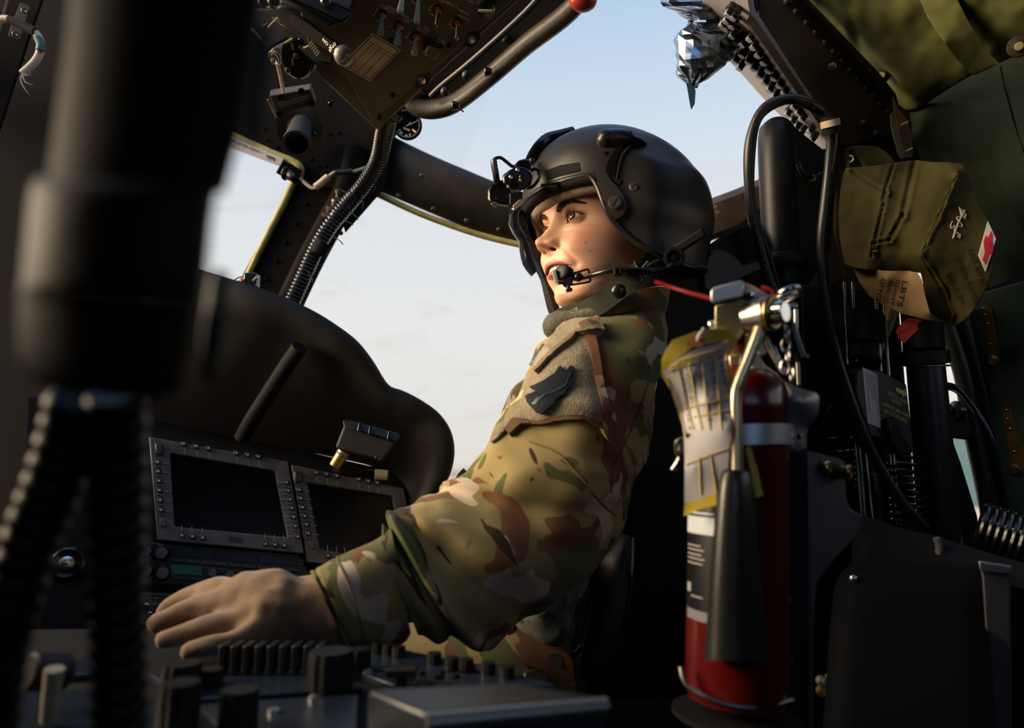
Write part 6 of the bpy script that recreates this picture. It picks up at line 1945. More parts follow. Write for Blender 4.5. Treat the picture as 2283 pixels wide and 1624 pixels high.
# ------------------------------------------------------------------ foil wrapped bundle
FOIL = mat('crumpled_foil', (.30, .36, .46), .24, 1.0, bump=.4, bscale=35)
fb_ = thing('foil_wrapped_bundle', 'crumpled silver-blue foil bundle tied with a black band, hanging from the roof', 'bundle', P(1580, 100, 1.08))
def crumple(secs, name, n=21, amp=.014, sc=24, mt=FOIL):
    m = MB(); rr = [esec(*q, n) for q in interp_secs(secs, 3)]
    for r in rr:
        cen = sum(r, Vector()) / len(r)
        for i, p in enumerate(r):
            c_ = noise.cell_vector(p * sc * 1.3)
            r[i] = p + (p - cen).normalized() * (noise.noise(p * sc) * amp * 1.2 + .005 + (abs(noise.noise(p * sc * 1.8 + Vector((7, 0, 0)))) ** .5 - .4) * amp) + (c_ - Vector((.5, .5, .5))) * amp * .3
    m.loft(rr); return m.build(name, mt, fb_, flat=True)
crumple([ssec(1500, -40, 1650, -40, 1.08, .04), ssec(1484, 5, 1640, 0, 1.08, .045), ssec(1505, 28, 1636, 22, 1.08, .035), ssec(1540, 46, 1628, 44, 1.08, .022)], 'foil_top')
crumple([ssec(1540, 50, 1628, 50, 1.08, .022), ssec(1518, 78, 1640, 72, 1.08, .040), ssec(1515, 120, 1636, 112, 1.08, .045), ssec(1520, 155, 1608, 145, 1.08, .035), ssec(1528, 180, 1570, 186, 1.08, .018), ssec(1535, 196, 1549, 198, 1.08, .006)], 'foil_bag')
m = MB(); pxprism(m, [(1530, 186), (1541, 184), (1551, 202), (1549, 232), (1541, 245), (1538, 232), (1534, 208)], .004, 1.07); m.build('foil_tail', mat('blue_film', (.06, .16, .30), .2, .3), fb_)
m = MB(); m.torus(P(1584, 49, 1.10), UPV + RIGHT * .05, .032, .0042, 28, 8, sx=1, sy=.8); m.build('tie_band', BLACKG, fb_)
# ------------------------------------------------------------------ green quilted blankets
bl = thing('roof_blanket', 'olive green quilted blanket covering the roof at upper right', 'insulation blanket', P(2080, 80, 1.0))
edge_ = [(1770, -60), (1794, 8), (1812, 32), (1836, 52), (1862, 92), (1893, 132), (1928, 160), (1936, 172), (1962, 186), (1975, 205), (1992, 225), (2022, 247), (2050, 243), (2090, 214), (2170, 165), (2240, 135), (2330, 100), (2400, 70), (2400, -60)]
def sag(x, y):
    d = .010 * math.exp(-(((x - 1965) / 26) ** 2 + ((y - 168) / 22) ** 2)) + .010 * math.exp(-(((x - 2270) / 30) ** 2 + ((y - 105) / 26) ** 2))
    d += .010 * math.exp(-((x - 1905 - (y - 70) * .25) / 10) ** 2 - ((y - 75) / 40) ** 2)
    return d
m = MB(); relief(m, edge_, [(1770, -60, 1.06), (1860, 90, 1.17), (1936, 172, 1.22), (2022, 247, 1.24), (2400, 70, .86), (2400, -60, .78), (2100, 60, 1.0), (2150, 170, 1.06)], .015, 10, .010, 12, 2, sag, puff=.010)
m.build('blanket_cloth', QUILT, bl, sharp=80)
for x, y in ((1966, 168), (2272, 103)):
    m = MB(); rb = None
    p = P(x, y, 1.185 if x < 2000 else .90); n2 = (CAM_LOC - p).normalized()
    m.lathe([(.014, -.004), (.014, 0), (.0125, .002), (.007, .003), (.007, .005), (.0055, .0055), (.0001, .005)], p, n2, 24); m.build('fastener_washer', mat('washer_dark', (.04, .035, .02), .4, .3), bl)
    m = MB(); m.lathe([(.0055, .004), (.0052, .0065), (.003, .007), (.0001, .006)], p, n2, 12); m.build('fastener_screw', BRASS, bl)
m = MB(); relief(m, [(2038, -30), (2119, -30), (2160, 50), (2195, 108), (2228, 142), (2172, 168), (2140, 140), (2106, 96), (2068, 40)], [(2038, -30, .945), (2119, -30, .905), (2228, 142, .965), (2172, 168, 1.01), (2106, 96, .965)], .004, 8, .003, 15, 4)
m.build('webbing_strap', QUILT, bl, sharp=60)
wb = thing('wall_blanket', 'dark green quilted blanket covering the side wall behind the first aid kit', 'insulation blanket', P(2150, 400, 1.15))
m = MB(); relief(m, [(2020, 250), (2040, 210), (2095, 150), (2172, 100), (2245, 70), (2330, 40), (2400, 20), (2400, 600), (2283, 608), (2190, 650), (2160, 700), (2080, 720), (2060, 480), (2034, 350), (2028, 300)],
                 [(2020, 262, 1.24), (2400, 80, 1.0), (2400, 600, 1.0), (2190, 650, 1.2), (2080, 720, 1.26), (2060, 480, 1.26), (2150, 350, 1.16), (2250, 400, 1.08)], .02, 12, .012, 9, 5, puff=.012)
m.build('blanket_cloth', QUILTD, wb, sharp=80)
m = MB(); relief(m, [(2177, 172), (2228, 146), (2240, 200), (2256, 262), (2285, 350), (2330, 440), (2330, 600), (2283, 520), (2225, 400), (2205, 330), (2190, 240)],
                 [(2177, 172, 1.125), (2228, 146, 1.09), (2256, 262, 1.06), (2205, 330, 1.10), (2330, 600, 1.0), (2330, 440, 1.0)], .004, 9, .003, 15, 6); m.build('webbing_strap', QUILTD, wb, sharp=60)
gp = thing('green_side_panel', 'teal-green side panel with two brown riveted strips below the wall blanket', 'panel', P(2230, 950, 1.1))
m = MB(); GPn = PL((2163, 700, 1.12), (2252, 1157, 1.12), (2400, 700, 1.0))
m.prism([GPn.on(*q) for q in ((2155, 690), (2190, 652), (2290, 625), (2420, 600), (2420, 1300), (2270, 1260), (2252, 1157), (2239, 1085), (2214, 947), (2183, 826))], GPn.n * -.012); m.build('panel_sheet', TEALP, gp, bevel=.002)
for poly, sc_, rv in (([(2186, 684), (2192, 678), (2202, 677), (2211, 684), (2233, 800), (2230, 812), (2218, 818), (2206, 810)], (2217, 805), ((2195, 688), (2199, 703), (2204, 722), (2210, 768))), ([(2233, 915), (2238, 908), (2248, 906), (2256, 912), (2300, 1040), (2286, 1058), (2262, 1056)], (2266, 1047), ((2245, 914), (2248, 934), (2254, 956), (2263, 1007)))):
    m = MB(); m.prism([GPn.on(*q) for q in poly], GPn.n * .003); st_ = m.build('riveted_strip', mat('brown_strip', (.13, .075, .025), .45, .3, var=.3, vscale=30), gp, bevel=.0008)
    for x, y in rv:
        m = MB(); dome(m, GPn.on(x, y, .003), GPn.n, .003, .002, 10); m.build('rivet', GOLD, st_)
    c = GPn.on(*sc_, .003); m = MB(); m.lathe([(.0095, 0), (.0095, .002), (.0065, .003), (.0060, .0055), (.003, .006), (.0001, .0045)], c, GPn.n, 20); m.build('screw', mat('panel_screw', (.25, .2, .16), .35, .9), gp)
# seat of hinge strap at the blanket corner
hb_ = thing('door_hinge_strap', 'olive painted hinge strap hanging below the blanket corner', 'hinge', P(2005, 300, 1.16))
m = MB(); pxprism(m, [(1984, 256), (1990, 250), (2012, 318), (2018, 350), (2010, 356), (2002, 345), (1986, 285)], .01, 1.15); m.build('strap_plate', mat('olive_paint', (.055, .065, .03), .5), hb_, bevel=.001)
m = MB(); pxprism(m, [(1990, 214), (2006, 246), (2022, 262), (2034, 300), (2036, 352), (2018, 352), (2008, 310), (1992, 250)], .012, 1.17); m.build('hinge_leaf', BROWNP, hb_, bevel=.001)
for x, y in ((2017, 276), (2027, 335)):
    m = MB(); m.tube([P(x - 10, y + 4, 1.155), P(x + 8, y - 5, 1.15)], .0016, 6, smooth=False); m.build('pin', BRASS, hb_)
# ------------------------------------------------------------------ first aid kit
ZB = lambda x, y: (1780 + x * .3325, 240 + y * .3325)
kit = thing('first_aid_kit', 'olive canvas first aid kit bag with a red cross, hanging by its strap', 'first aid kit', P(2000, 420, 1.0))
ol = [(320, 405), (400, 400), (560, 384), (700, 362), (785, 352), (900, 366), (1000, 366), (1068, 374), (1100, 382), (1128, 425), (1150, 500), (1200, 610), (1245, 705), (1290, 790), (1330, 862), (1328, 980), (1285, 1150), (1225, 1290), (1150, 1385), (1090, 1440), (1030, 1468), (985, 1455),
      (930, 1420), (880, 1360), (820, 1110), (745, 1098), (600, 1095), (450, 1085), (372, 1072), (312, 1050), (292, 960), (275, 860), (268, 700), (280, 560), (300, 450)]
kctrl = [(320, 405, .985), (268, 700, .985), (312, 1050, .975), (560, 384, .98), (785, 352, .985), (1068, 374, .955), (1060, 440, .930), (1000, 610, .922), (940, 760, .915), (880, 880, .912), (825, 988, .910), (870, 1060, .915), (960, 1190, .922), (1020, 1290, .93), (1045, 1375, .935), (1030, 1468, .95),
         (1150, 500, .945), (1245, 705, .925), (1330, 862, .905), (1285, 1150, .90), (1150, 1385, .915), (1150, 850, .912), (1120, 1050, .905), (600, 700, .950), (745, 1098, .955), (450, 1085, .955), (700, 950, .945), (880, 1300, .965), (820, 1150, .955)]
def kfold(x, y):
    zx, zy = (x - 1780) / .3325, (y - 240) / .3325
    d = 0
    for a, b, s_ in (((360, 430), (590, 570), 10), ((590, 570), (490, 1000), 9), ((780, 360), (700, 720), 14), ((700, 720), (610, 890), 12), ((610, 890), (500, 912), 9), ((640, 370), (560, 620), 8), ((1075, 440), (830, 985), 5), ((840, 1000), (1035, 1370), 8)):
        ax, ay = a; bx_, by = b
        t = max(0, min(1, ((zx - ax) * (bx_ - ax) + (zy - ay) * (by - ay)) / ((bx_ - ax) ** 2 + (by - ay) ** 2)))
        dist = math.hypot(zx - ax - (bx_ - ax) * t, zy - ay - (by - ay) * t)
        d += .0024 * math.exp(-(dist / s_ / 1.3) ** 2) - .0022 * math.exp(-((dist - s_ * 2) / s_ / 1.2) ** 2)
    return d
m = MB(); relief(m, [ZB(*q) for q in ol], [(*ZB(a, b), c) for a, b, c in kctrl], .10, 5, .0035, 13, 3, kfold); bag = m.build('canvas_bag', OLIVE, kit, sharp=70)
kb_ = bvh_of(bag)
def kpatch(name, pts, lift, mt, step=4, thick=None):
    m = patch(kb_, [ZB(*q) for q in pts], lift, step, thick or lift + .001); return m.build(name, mt, kit, sharp=60)
m = MB(); relief(m, [ZB(*q) for q in ((320, 410), (305, 330), (312, 275), (345, 258), (440, 255), (530, 262), (590, 300), (640, 352), (640, 372), (440, 405), (395, 330), (350, 268), (340, 300), (345, 400))], [(*ZB(320, 400), 1.02), (*ZB(340, 260), 1.02), (*ZB(530, 265), 1.06), (*ZB(640, 360), 1.04), (*ZB(440, 400), 1.0)], .004, 5); m.build('hanging_strap', OLIVE, kit, sharp=60)
m = MB(); p = P(*ZB(348, 345), 1.03); m.torus(p, CAM_LOC - p, .0045, .0015); m.build('grommet', BRASS, kit)
for nm, pts in (('edge_binding', [(1066, 440), (1010, 600), (945, 755), (880, 885), (826, 985)]), ('edge_binding', [(826, 985), (900, 1080), (962, 1185), (1010, 1290), (1042, 1372), (1030, 1450)])):
    q = []
    for x, y in cat2([ZB(*a) for a in pts], 6, False):
        p, n_ = hit(kb_, x, y)
        if p: q.append(p + n_ * .001)
    m = MB(); m.tube(q, .0022, 8, smooth=False); m.build(nm, OLIVE, kit)
kpatch('white_square', [(1268, 765), (1322, 885), (1253, 1100), (1205, 990)], .0012, mat('kit_white', (.70, .66, .62), .6))
kpatch('red_cross', [(1285, 832), (1298, 862), (1290, 905), (1303, 945), (1288, 1000), (1275, 975), (1262, 1010), (1248, 1050), (1230, 1020), (1245, 975), (1238, 900), (1252, 862), (1268, 880)], .0020, mat('kit_red', (.52, .025, .04), .6), 3)
m = MB()
for s, a, b, h in (('FIRST AID KIT', (1128, 962), (1238, 1212), 12), ('GENERAL PURPOSE', (1048, 1012), (1185, 1322), 12), ('6545-01-599-', (988, 1120), (1095, 1335), 12)):
    mtext(m, kb_, s, ZB(*a), ZB(*b), h, .0010)
m.build('lettering', mat('kit_black_print', (.008, .009, .006), .7), kit)
# staff emblem with a wing
SILV = mat('emblem_silver', (.50, .47, .43), .5)
m = MB()
def kline(pts, r=.0009):
    q = []
    for x, y in cat2([ZB(*a) for a in pts], 5, False):
        p, n_ = hit(kb_, x, y)
        if p: q.append(p + n_ * .0008)
    if len(q) > 1: m.tube(q, r, 5, smooth=False)
kline([(1112, 690), (1085, 740), (1060, 800), (1034, 880)], .0012)
kline([(1104, 730), (1060, 740), (1085, 775), (1095, 800), (1050, 800), (1045, 830), (1070, 845), (1040, 850)])
kline([(1030, 765), (1018, 790), (1025, 812), (1045, 790)]); kline([(1078, 880), (1082, 850), (1065, 870)])
for k in range(6):
    kline([(1075 + k * 9, 668 + k * 9), (1085 + k * 6, 705 + k * 8), (1092 + k * 4, 735 + k * 3)], .0009)
m.build('staff_emblem', SILV, kit)
m = MB()
q = []
for k in range(14):
    x, y = ZB(505 + k * 2.2, 925 + k * 11)
    p, n_ = hit(kb_, x, y)
    if p: m.box(p + n_ * .001, (.0038, .0010, .0012), frame(n_, UPV))
m.build('zip', mat('brass_dark_zip', (.05, .035, .02), .4, .6), kit)
m = MB(); relief(m, [ZB(*q) for q in ((315, 1056), (430, 1080), (600, 1095), (740, 1095), (800, 1108), (830, 1160), (850, 1260), (880, 1370), (940, 1420), (1020, 1440), (960, 1442), (860, 1425), (700, 1385), (560, 1320), (480, 1270), (410, 1170), (370, 1085))],
                 [(*ZB(315, 1056), 1.0), (*ZB(740, 1095), .93), (*ZB(830, 1160), .915), (*ZB(880, 1370), .925), (*ZB(1020, 1440), .94), (*ZB(560, 1320), .99), (*ZB(600, 1150), .945)], .0012, 5); tg = m.build('inspection_tag', mat('tag_manila', (.30, .20, .10), .7, var=.3, vscale=40), kit, sharp=60)
tb_ = bvh_of(tg); m = MB()
for s, a, b, h in (('GIYO', (560, 1140), (520, 1290), 9), ('AUG 22', (610, 1150), (570, 1310), 9), ('CUSHT', (660, 1150), (612, 1320), 8), ('LBTS', (700, 1160), (660, 1330), 12)):
    mtext(m, tb_, s, ZB(*a), ZB(*b), h, .0006)
m.build('tag_writing', INK, tg)
m = MB(); relief(m, [ZB(*q) for q in ((652, 1498), (690, 1450), (735, 1412), (800, 1415), (832, 1428), (800, 1445), (800, 1490), (708, 1582), (675, 1550))], [(*ZB(652, 1498), 1.02), (*ZB(832, 1428), .98), (*ZB(708, 1582), 1.01)], .0012, 4); rt = m.build('red_tag', mat('red_tag', (.30, .012, .014), .6), kit)
mm_ = bvh_of(rt); m = MB(); mtext(m, mm_, 'KOPA', ZB(668, 1535), ZB(765, 1482), 8, .0006); m.build('red_tag_writing', INK, rt)
# loose tail strap on the left of the kit
m = MB(); strap(m, [P(*ZB(285, 430), 1.02), P(*ZB(255, 700), 1.03), P(*ZB(262, 880), 1.03), P(*ZB(298, 1000), 1.03), P(*ZB(290, 1140), 1.03), P(*ZB(230, 1215), 1.03), P(*ZB(205, 1242), 1.03)], .0038, .002); m.build('loose_strap', OLIVE, kit)
# ------------------------------------------------------------------ seat
seat = thing('crew_seat', 'black armoured crew seat with a round post behind the seated woman', 'seat', (.25, 1.0, .6))
m = MB(); relief(m, [(1478, 760), (1488, 690), (1494, 640), (1499, 602), (1520, 582), (1560, 556), (1600, 535), (1670, 498), (1700, 560), (1735, 650), (1770, 800), (1770, 1560), (1300, 1560), (1330, 1420), (1380, 1230), (1402, 1080), (1450, 950)],
                 [(1478, 760, .93), (1499, 602, .93), (1670, 498, 1.02), (1770, 800, 1.08), (1770, 1560, 1.02), (1300, 1560, .93), (1380, 1230, .93), (1600, 900, .98)], .10, 14, 0, puff=.006); m.build('seat_side', SEATB, seat, sharp=50)
m = MB(); pxprism(m, [(1570, 645, .95), (1568, 610, .95), (1578, 575, .95), (1590, 558, .955), (1612, 556, .96), (1640, 572, .97), (1655, 592, .975), (1690, 582, .98), (1700, 600, .985), (1660, 618, .975), (1600, 652, .955)], .01); m.build('head_rest_plate', mat('plate_blue_black', (.010, .018, .028), .5), seat, bevel=.002)
m = MB(); m.tube([P(1732, 292, 1.10), P(1730, 330, 1.09), P(1735, 450, 1.07), P(1741, 560, 1.05), P(1746, 640, 1.04)], .0275, 26); m.sphere(P(1732, 300, 1.10), .0275, 20, 12); m.build('seat_post', mat('post_black', (.006, .0064, .0075), .4, spec=.25, bump=.1, bscale=80, wear=((.06, .05, .04), 30, .74)), seat)
m = MB(); pxprism(m, [(1700, 292), (1722, 274), (1762, 273), (1792, 300), (1850, 345), (1862, 420), (1850, 560), (1800, 640), (1770, 620), (1766, 320)], .05, 1.13); m.build('post_web', SEATB, seat, bevel=.006)
m = MB(); c = P(1742, 585, 1.05); m.torus(c, UPV, .031, .0075, 30, 10); m.lathe([(.0385, -.011), (.0400, -.009), (.0400, .009), (.0385, .011)], c, UPV, 30); m.build('post_collar', BLACK, seat)
m = MB(); m.tube([P(1748, 610, 1.08), P(1756, 760, 1.06), P(1760, 900, 1.05), P(1765, 1100, 1.04)], .022, 20); m.build('lower_post', SEATB, seat)
m = MB(); m.tube([P(1782, 365, 1.08), P(1790, 385, 1.07), P(1812, 396, 1.07), P(1834, 388, 1.07)], .0045, 8); m.build('hook', BLACK, seat)
m = MB(); dome(m, P(1812, 398, 1.07), CAM_LOC - P(1812, 398, 1.07), .006); m.build('stud', BRASS, seat)
PERF = mat('perforated_cushion', (.010, .011, .014), .7)
t_ = PERF.node_tree; b_ = t_.nodes['Principled BSDF']; tcn = t_.nodes.new('ShaderNodeTexCoord'); vo_ = t_.nodes.new('ShaderNodeTexVoronoi'); vo_.inputs['Scale'].default_value = 170; vo_.inputs['Randomness'].default_value = 0
mr_ = t_.nodes.new('ShaderNodeMapRange'); mr_.inputs['From Min'].default_value = .18; mr_.inputs['From Max'].default_value = .26; mr_.inputs['To Min'].default_value = 1; mr_.inputs['To Max'].default_value = 0
bp_ = t_.nodes.new('ShaderNodeBump'); bp_.inputs['Distance'].default_value = .002; bp_.inputs['Strength'].default_value = 1
t_.links.new(tcn.outputs['Object'], vo_.inputs['Vector']); t_.links.new(vo_.outputs['Distance'], mr_.inputs['Value']); t_.links.new(mr_.outputs[0], bp_.inputs['Height']); t_.links.new(bp_.outputs[0], b_.inputs['Normal'])
m = MB(); relief(m, [(1386, 1190), (1408, 1196), (1412, 1240), (1400, 1330), (1378, 1440), (1340, 1500), (1300, 1530), (1290, 1500), (1310, 1400), (1330, 1300), (1345, 1230)], [(1386, 1190, .89), (1412, 1240, .88), (1300, 1530, .84), (1340, 1400, .85)], .04, 9, puff=.012); m.build('side_cushion', PERF, seat, sharp=60)
m = MB(); m.tube([P(1413, 1200, .87), P(1411, 1270, .87), P(1400, 1350, .865), P(1382, 1430, .86), P(1350, 1490, .85)], .0022, 8); m.build('cushion_piping', mat('piping_grey', (.035, .037, .042), .45), seat)
m = MB(); m.tube([P(1200, 1462, .84), P(1240, 1466, .83), P(1270, 1458, .83), P(1290, 1440, .84)], .006, 10); m.build('adjust_lever', BLACKG, seat)
m = MB(); pxprism(m, [(1150, 1438, .83), (1170, 1436, .83), (1165, 1462, .82), (1152, 1468, .82), (1140, 1455, .82)], .004); m.build('belt_fitting', mat('buckle_black', (.03, .028, .026), .3, .5), seat, bevel=.001)
m = MB(); strap(m, [P(1170, 1450, .825), P(1210, 1458, .82), P(1255, 1470, .82)], .010, .003); m.build('belt_webbing', weave(mat('grey_webbing', (.03, .03, .032), .8), 500, .8, .001), seat)
m = MB(); pxprism(m, [(1165, 1498, .70), (1200, 1490, .70), (1220, 1500, .70), (1222, 1520, .69), (1170, 1528, .69)], .02); m.build('olive_buckle', mat('olive_buckle', (.07, .062, .02), .4, .3), seat, bevel=.003)
# ------------------------------------------------------------------ seat rail mechanism
rail = thing('seat_height_mechanism', 'black seat height mechanism with bright rods, coil springs and a yellow-lettered plate', 'seat mechanism', P(1960, 1000, 1.08))
MBX = PL((1912, 822, 1.03), (2022, 870, 1.06), (1940, 980, 1.02))
m = MB(); m.prism([MBX.on(*q) for q in ((1908, 828), (1922, 817), (1965, 826), (2022, 856), (2034, 960), (2040, 1010), (1975, 1000), (1962, 978), (1940, 974), (1925, 930), (1908, 880))], MBX.n * -.04); m.build('mechanism_box', BLACK, rail, bevel=.003)
m = MB(); m.prism([MBX.on(*q) for q in ((1922, 819), (1955, 835), (1963, 955), (1934, 944))], MBX.n * .0006); pl_ = m.build('data_plate', mat('plate_silver', (.48, .47, .45), .4), rail)
m = MB()
for k, (s, f) in enumerate((('SIMULA AEROSPACE DEFENSE GROUP', .95), ('MFR CAGE 25449  SEAT PN 125600-9', .9), ('MODEL: 125400 SERIES', .6), ('UNIVERSAL SEAT ASSY', .6), ('CONTRACT NO', .4), ('AIRCRAFT SEAT ASSY INSP', .9))):
    x = 1951 - k * 4.4
    ptext(m, MBX, s if k else 'SERIAL NUMBER DEFENSE GROUP', (x, 838 - k * 2), (x + 9 * f, 838 - k * 2 + 100 * f), 3.2, .001)
m.build('plate_print', INK, pl_)
m = MB()
for s, a, b in (('VERTICAL RELEASE', (1976, 878), (2027, 905)), ('CAUTION:', (1986, 895), (2009, 906)), ('OPERATE ONLY WHEN', (1968, 904), (2028, 934)), ('SEAT IS OCCUPIED', (1970, 919), (2021, 944))):
    ptext(m, MBX, s, a, b, 8, .0006)
m.prism([MBX.on(*q, .0003) for q in ((1997, 864), (2014, 871), (2015, 867), (2021, 880), (2012, 886), (2012, 881), (1998, 874))], MBX.n * .0004)
m.build('yellow_lettering', YELT, rail)
m = MB(); m.prism([MBX.on(*q, .001) for q in ((1968, 936), (1978, 930), (1990, 936), (1998, 970), (2016, 1000), (2000, 1030), (1984, 1000), (1972, 980))], MBX.n * .010); m.build('release_lever', BLACKG, rail, bevel=.002)
for a, b, r in (((1882, 630), (1888, 812), .0026), ((1900, 630), (1908, 806), .0026), ((1953, 670), (1964, 838), .0026), ((1971, 680), (1982, 846), .0026), ((1904, 964), (1920, 1152), .0032), ((1913, 964), (1928, 1152), .0032), ((1981, 998), (2000, 1170), .0030), ((1990, 998), (2006, 1172), .0030), ((1929, 1010), (1945, 1158), .0028)):
    m = MB(); m.tube([P(*a, 1.085), P(*b, 1.06)], r, 12, smooth=False); m.build('guide_rod', DARKSTEEL, rail)
def spring(name, x0, y0, x1, y1, rr, turns, d):
    a = P(x0, y0, d); b = P(x1, y1, d); ax_ = b - a; A = frame(ax_)
    pts = []
    for k in range(turns * 16 + 1):
        t = k / (turns * 16); an = 2 * PI * k / 16
        pts.append(a + ax_ * t + A.col[0] * rr * math.cos(an) + A.col[1] * rr * math.sin(an))
    m = MB(); m.tube(pts, .0026, 8, smooth=False); return m.build(name, BLACKG, rail)
spring('coil_spring', 1858, 962, 1866, 1090, .026, 9, 1.05); spring('coil_spring', 2014, 1020, 2028, 1175, .026, 10, 1.07)
m = MB(); m.tube([P(1836, 958, 1.05), P(1838, 930, 1.05), P(1852, 908, 1.05), P(1872, 905, 1.05)], .003, 8); m.torus(P(1873, 905, 1.05), CAM_LOC - P(1873, 905, 1.05), .0055, .0022); m.build('spring_hook', BLACKG, rail)
m = MB(); m.cyl(P(1912, 768, 1.09), P(1918, 815, 1.07), .030, bev=.002); m.cyl(P(1908, 700, 1.10), P(1912, 770, 1.09), .038, bev=.002); m.build('actuator', BLACK, rail)
m = MB(); pxprism(m, [(1790, 640), (1990, 650), (2010, 860), (1990, 1180), (1860, 1170), (1800, 1000)], .03, 1.15); m.build('rear_plate', BLACKM, rail)
m = MB(); m.tube([P(1938, 1030, 1.09), P(1948, 1060, 1.085), P(1958, 1160, 1.08)], .009, 10); m.build('sleeved_cable', mat('ribbed_sleeve', (.02, .02, .02), .5, bump=1, bscale=300), rail)
m = MB(); ptext(m, PL((1940, 1050, 1.06), (1955, 1100, 1.06), (1930, 1100, 1.062)), '62905', (1945, 1054), (1952, 1102), 7, 0); m.build('sleeve_number', DIMW, rail)
m = MB(); m.tube([P(1992, 680, 1.1), P(1982, 720, 1.1), P(1960, 770, 1.09), P(1945, 815, 1.08)], .009, 12); m.build('striped_hose', mat('tan_hose', (.28, .17, .07), .5), rail)
# suspension post with collar
sp = thing('seat_support_column', 'thick black support column with a collar right of the seat mechanism', 'column', P(2080, 1100, 1.1))
m = MB(); m.tube([P(2062, 800, 1.10), P(2078, 980, 1.09), P(2095, 1200, 1.08), P(2105, 1320, 1.08)], lambda t: .0275 + .003 * t, 30); m.build('column_tube', mat('column_black', (.009, .009, .010), .35), sp)
m = MB(); m.cyl(P(2060, 782, 1.10), P(2062, 812, 1.10), .037, bev=.002); m.build('column_collar', BLACK, sp)
m = MB(); m.lathe([(.030, 0), (.038, .001), (.038, .003), (.030, .004)], P(2063, 818, 1.105), UPV, 30); m.build('collar_washer', BRASS, sp)
m = MB(); m.tube([P(2050, 660, 1.12), P(2056, 720, 1.11), P(2060, 784, 1.10)], .030, 24); m.build('upper_tube', SEATB, sp)
fr = thing('door_frame_tubes', 'dark curved door frame tubes between the column and the green panel', 'door frame', P(2170, 950, 1.2))
m = MB(); m.tube([P(2100, 700, 1.22), P(2128, 780, 1.22), P(2148, 850, 1.22), P(2166, 960, 1.22), P(2192, 1080, 1.21), P(2215, 1200, 1.2)], .0135, 14); m.build('frame_tube', BLACK, fr)
m = MB(); m.tube([P(2130, 700, 1.24), P(2160, 790, 1.24), P(2185, 880, 1.24), P(2210, 1000, 1.23), P(2240, 1130, 1.22), P(2256, 1220, 1.22)], .018, 14); m.build('frame_tube', SEATB, fr)
m = MB(); pxprism(m, [(2094, 905), (2120, 900), (2130, 893), (2150, 900), (2168, 960), (2160, 982), (2122, 978), (2106, 950)], .02, 1.2); m.build('frame_clamp', BLACK, fr, bevel=.004)
m = MB(); m.lathe([(.018, 0), (.018, .01), (.006, .012), (.006, .02), (.0001, .02)], P(2140, 918, 1.19), RIGHT * -1 + UPV * .1, 20); m.build('clamp_disc', BLACKG, fr)
m = MB(); pxprism(m, [(2096, 960), (2124, 984), (2142, 1033), (2178, 1150), (2190, 1230), (2120, 1230)], .02, 1.2); m.build('frame_gusset', BLACKM, fr)
m = MB(); m.tube([P(2100, 858, 1.15), P(2130, 866, 1.15), P(2165, 905, 1.15), P(2195, 950, 1.14), P(2218, 1000, 1.13)], .0055, 10); m.build('frame_cable', BLACKG, fr)
m = MB(); m.tube([P(2104, 866, 1.145), P(2132, 876, 1.145), P(2164, 914, 1.145), P(2198, 965, 1.14), P(2214, 994, 1.13)], .0016, 8); m.build('bright_wire', DARKSTEEL, fr)
m = MB(); pxprism(m, [(2020, 640), (2400, 560), (2400, 640), (2290, 628), (2180, 662), (2160, 720), (2040, 720)], .02, 1.27); m.build('frame_crossbar', BLACKM, fr)
# thick cable looping over the seat post
cbl_ = thing('seat_intercom_cable', 'thick black cable looped over the seat post and hanging down to the right', 'cable', P(1770, 220, 1.0))
pts = [(1742, 690, .99), (1722, 640, .99), (1706, 590, .99), (1690, 530, .99), (1676, 470, .99), (1670, 400, .99), (1672, 330, .99), (1682, 280, .99), (1700, 248, .99), (1730, 228, .99), (1768, 221, .99), (1805, 232, .99), (1832, 250, 1.0), (1852, 276, 1.0), (1855, 310, 1.01), (1848, 380, 1.02), (1840, 460, 1.02), (1832, 540, 1.02), (1836, 620, 1.02), (1846, 700, 1.02), (1862, 780, 1.02), (1885, 860, 1.02), (1915, 945, 1.02), (1960, 1040, 1.02), (2010, 1120, 1.02), (2062, 1178, 1.02)]
m = MB(); m.tube([P(*q) for q in pts], lambda t: .0078 + .0006 * math.sin(t * 60), 14); m.build('cable_jacket', mat('cable_black', (.012, .013, .015), .36), cbl_)
m = MB(); m.tube([P(1745, 690, .985), P(1735, 640, .985), P(1715, 570, .985), P(1690, 500, .985)], .0035, 10); m.build('second_wire', RUBBER, cbl_)
m = MB(); m.tube([P(1850, 262, .985), P(1853, 300, .99)], .0125, 18, smooth=False); m.build('clamp', BLACKM, cbl_)
m = MB(); m.tube([P(1850, 268, .983), P(1852, 283, .985)], .0132, 18, smooth=False); m.build('clamp_band', CREAM, cbl_)
cv = bvh_of([o for o in cbl_.children]); m = MB()
mtext(m, cv, 'PILOT & CO-PILOT', (1716, 622), (1688, 508), 4.5, .0006); m.build('cable_marking', mat('dim_gold_print', (.30, .24, .10), .6), cbl_)
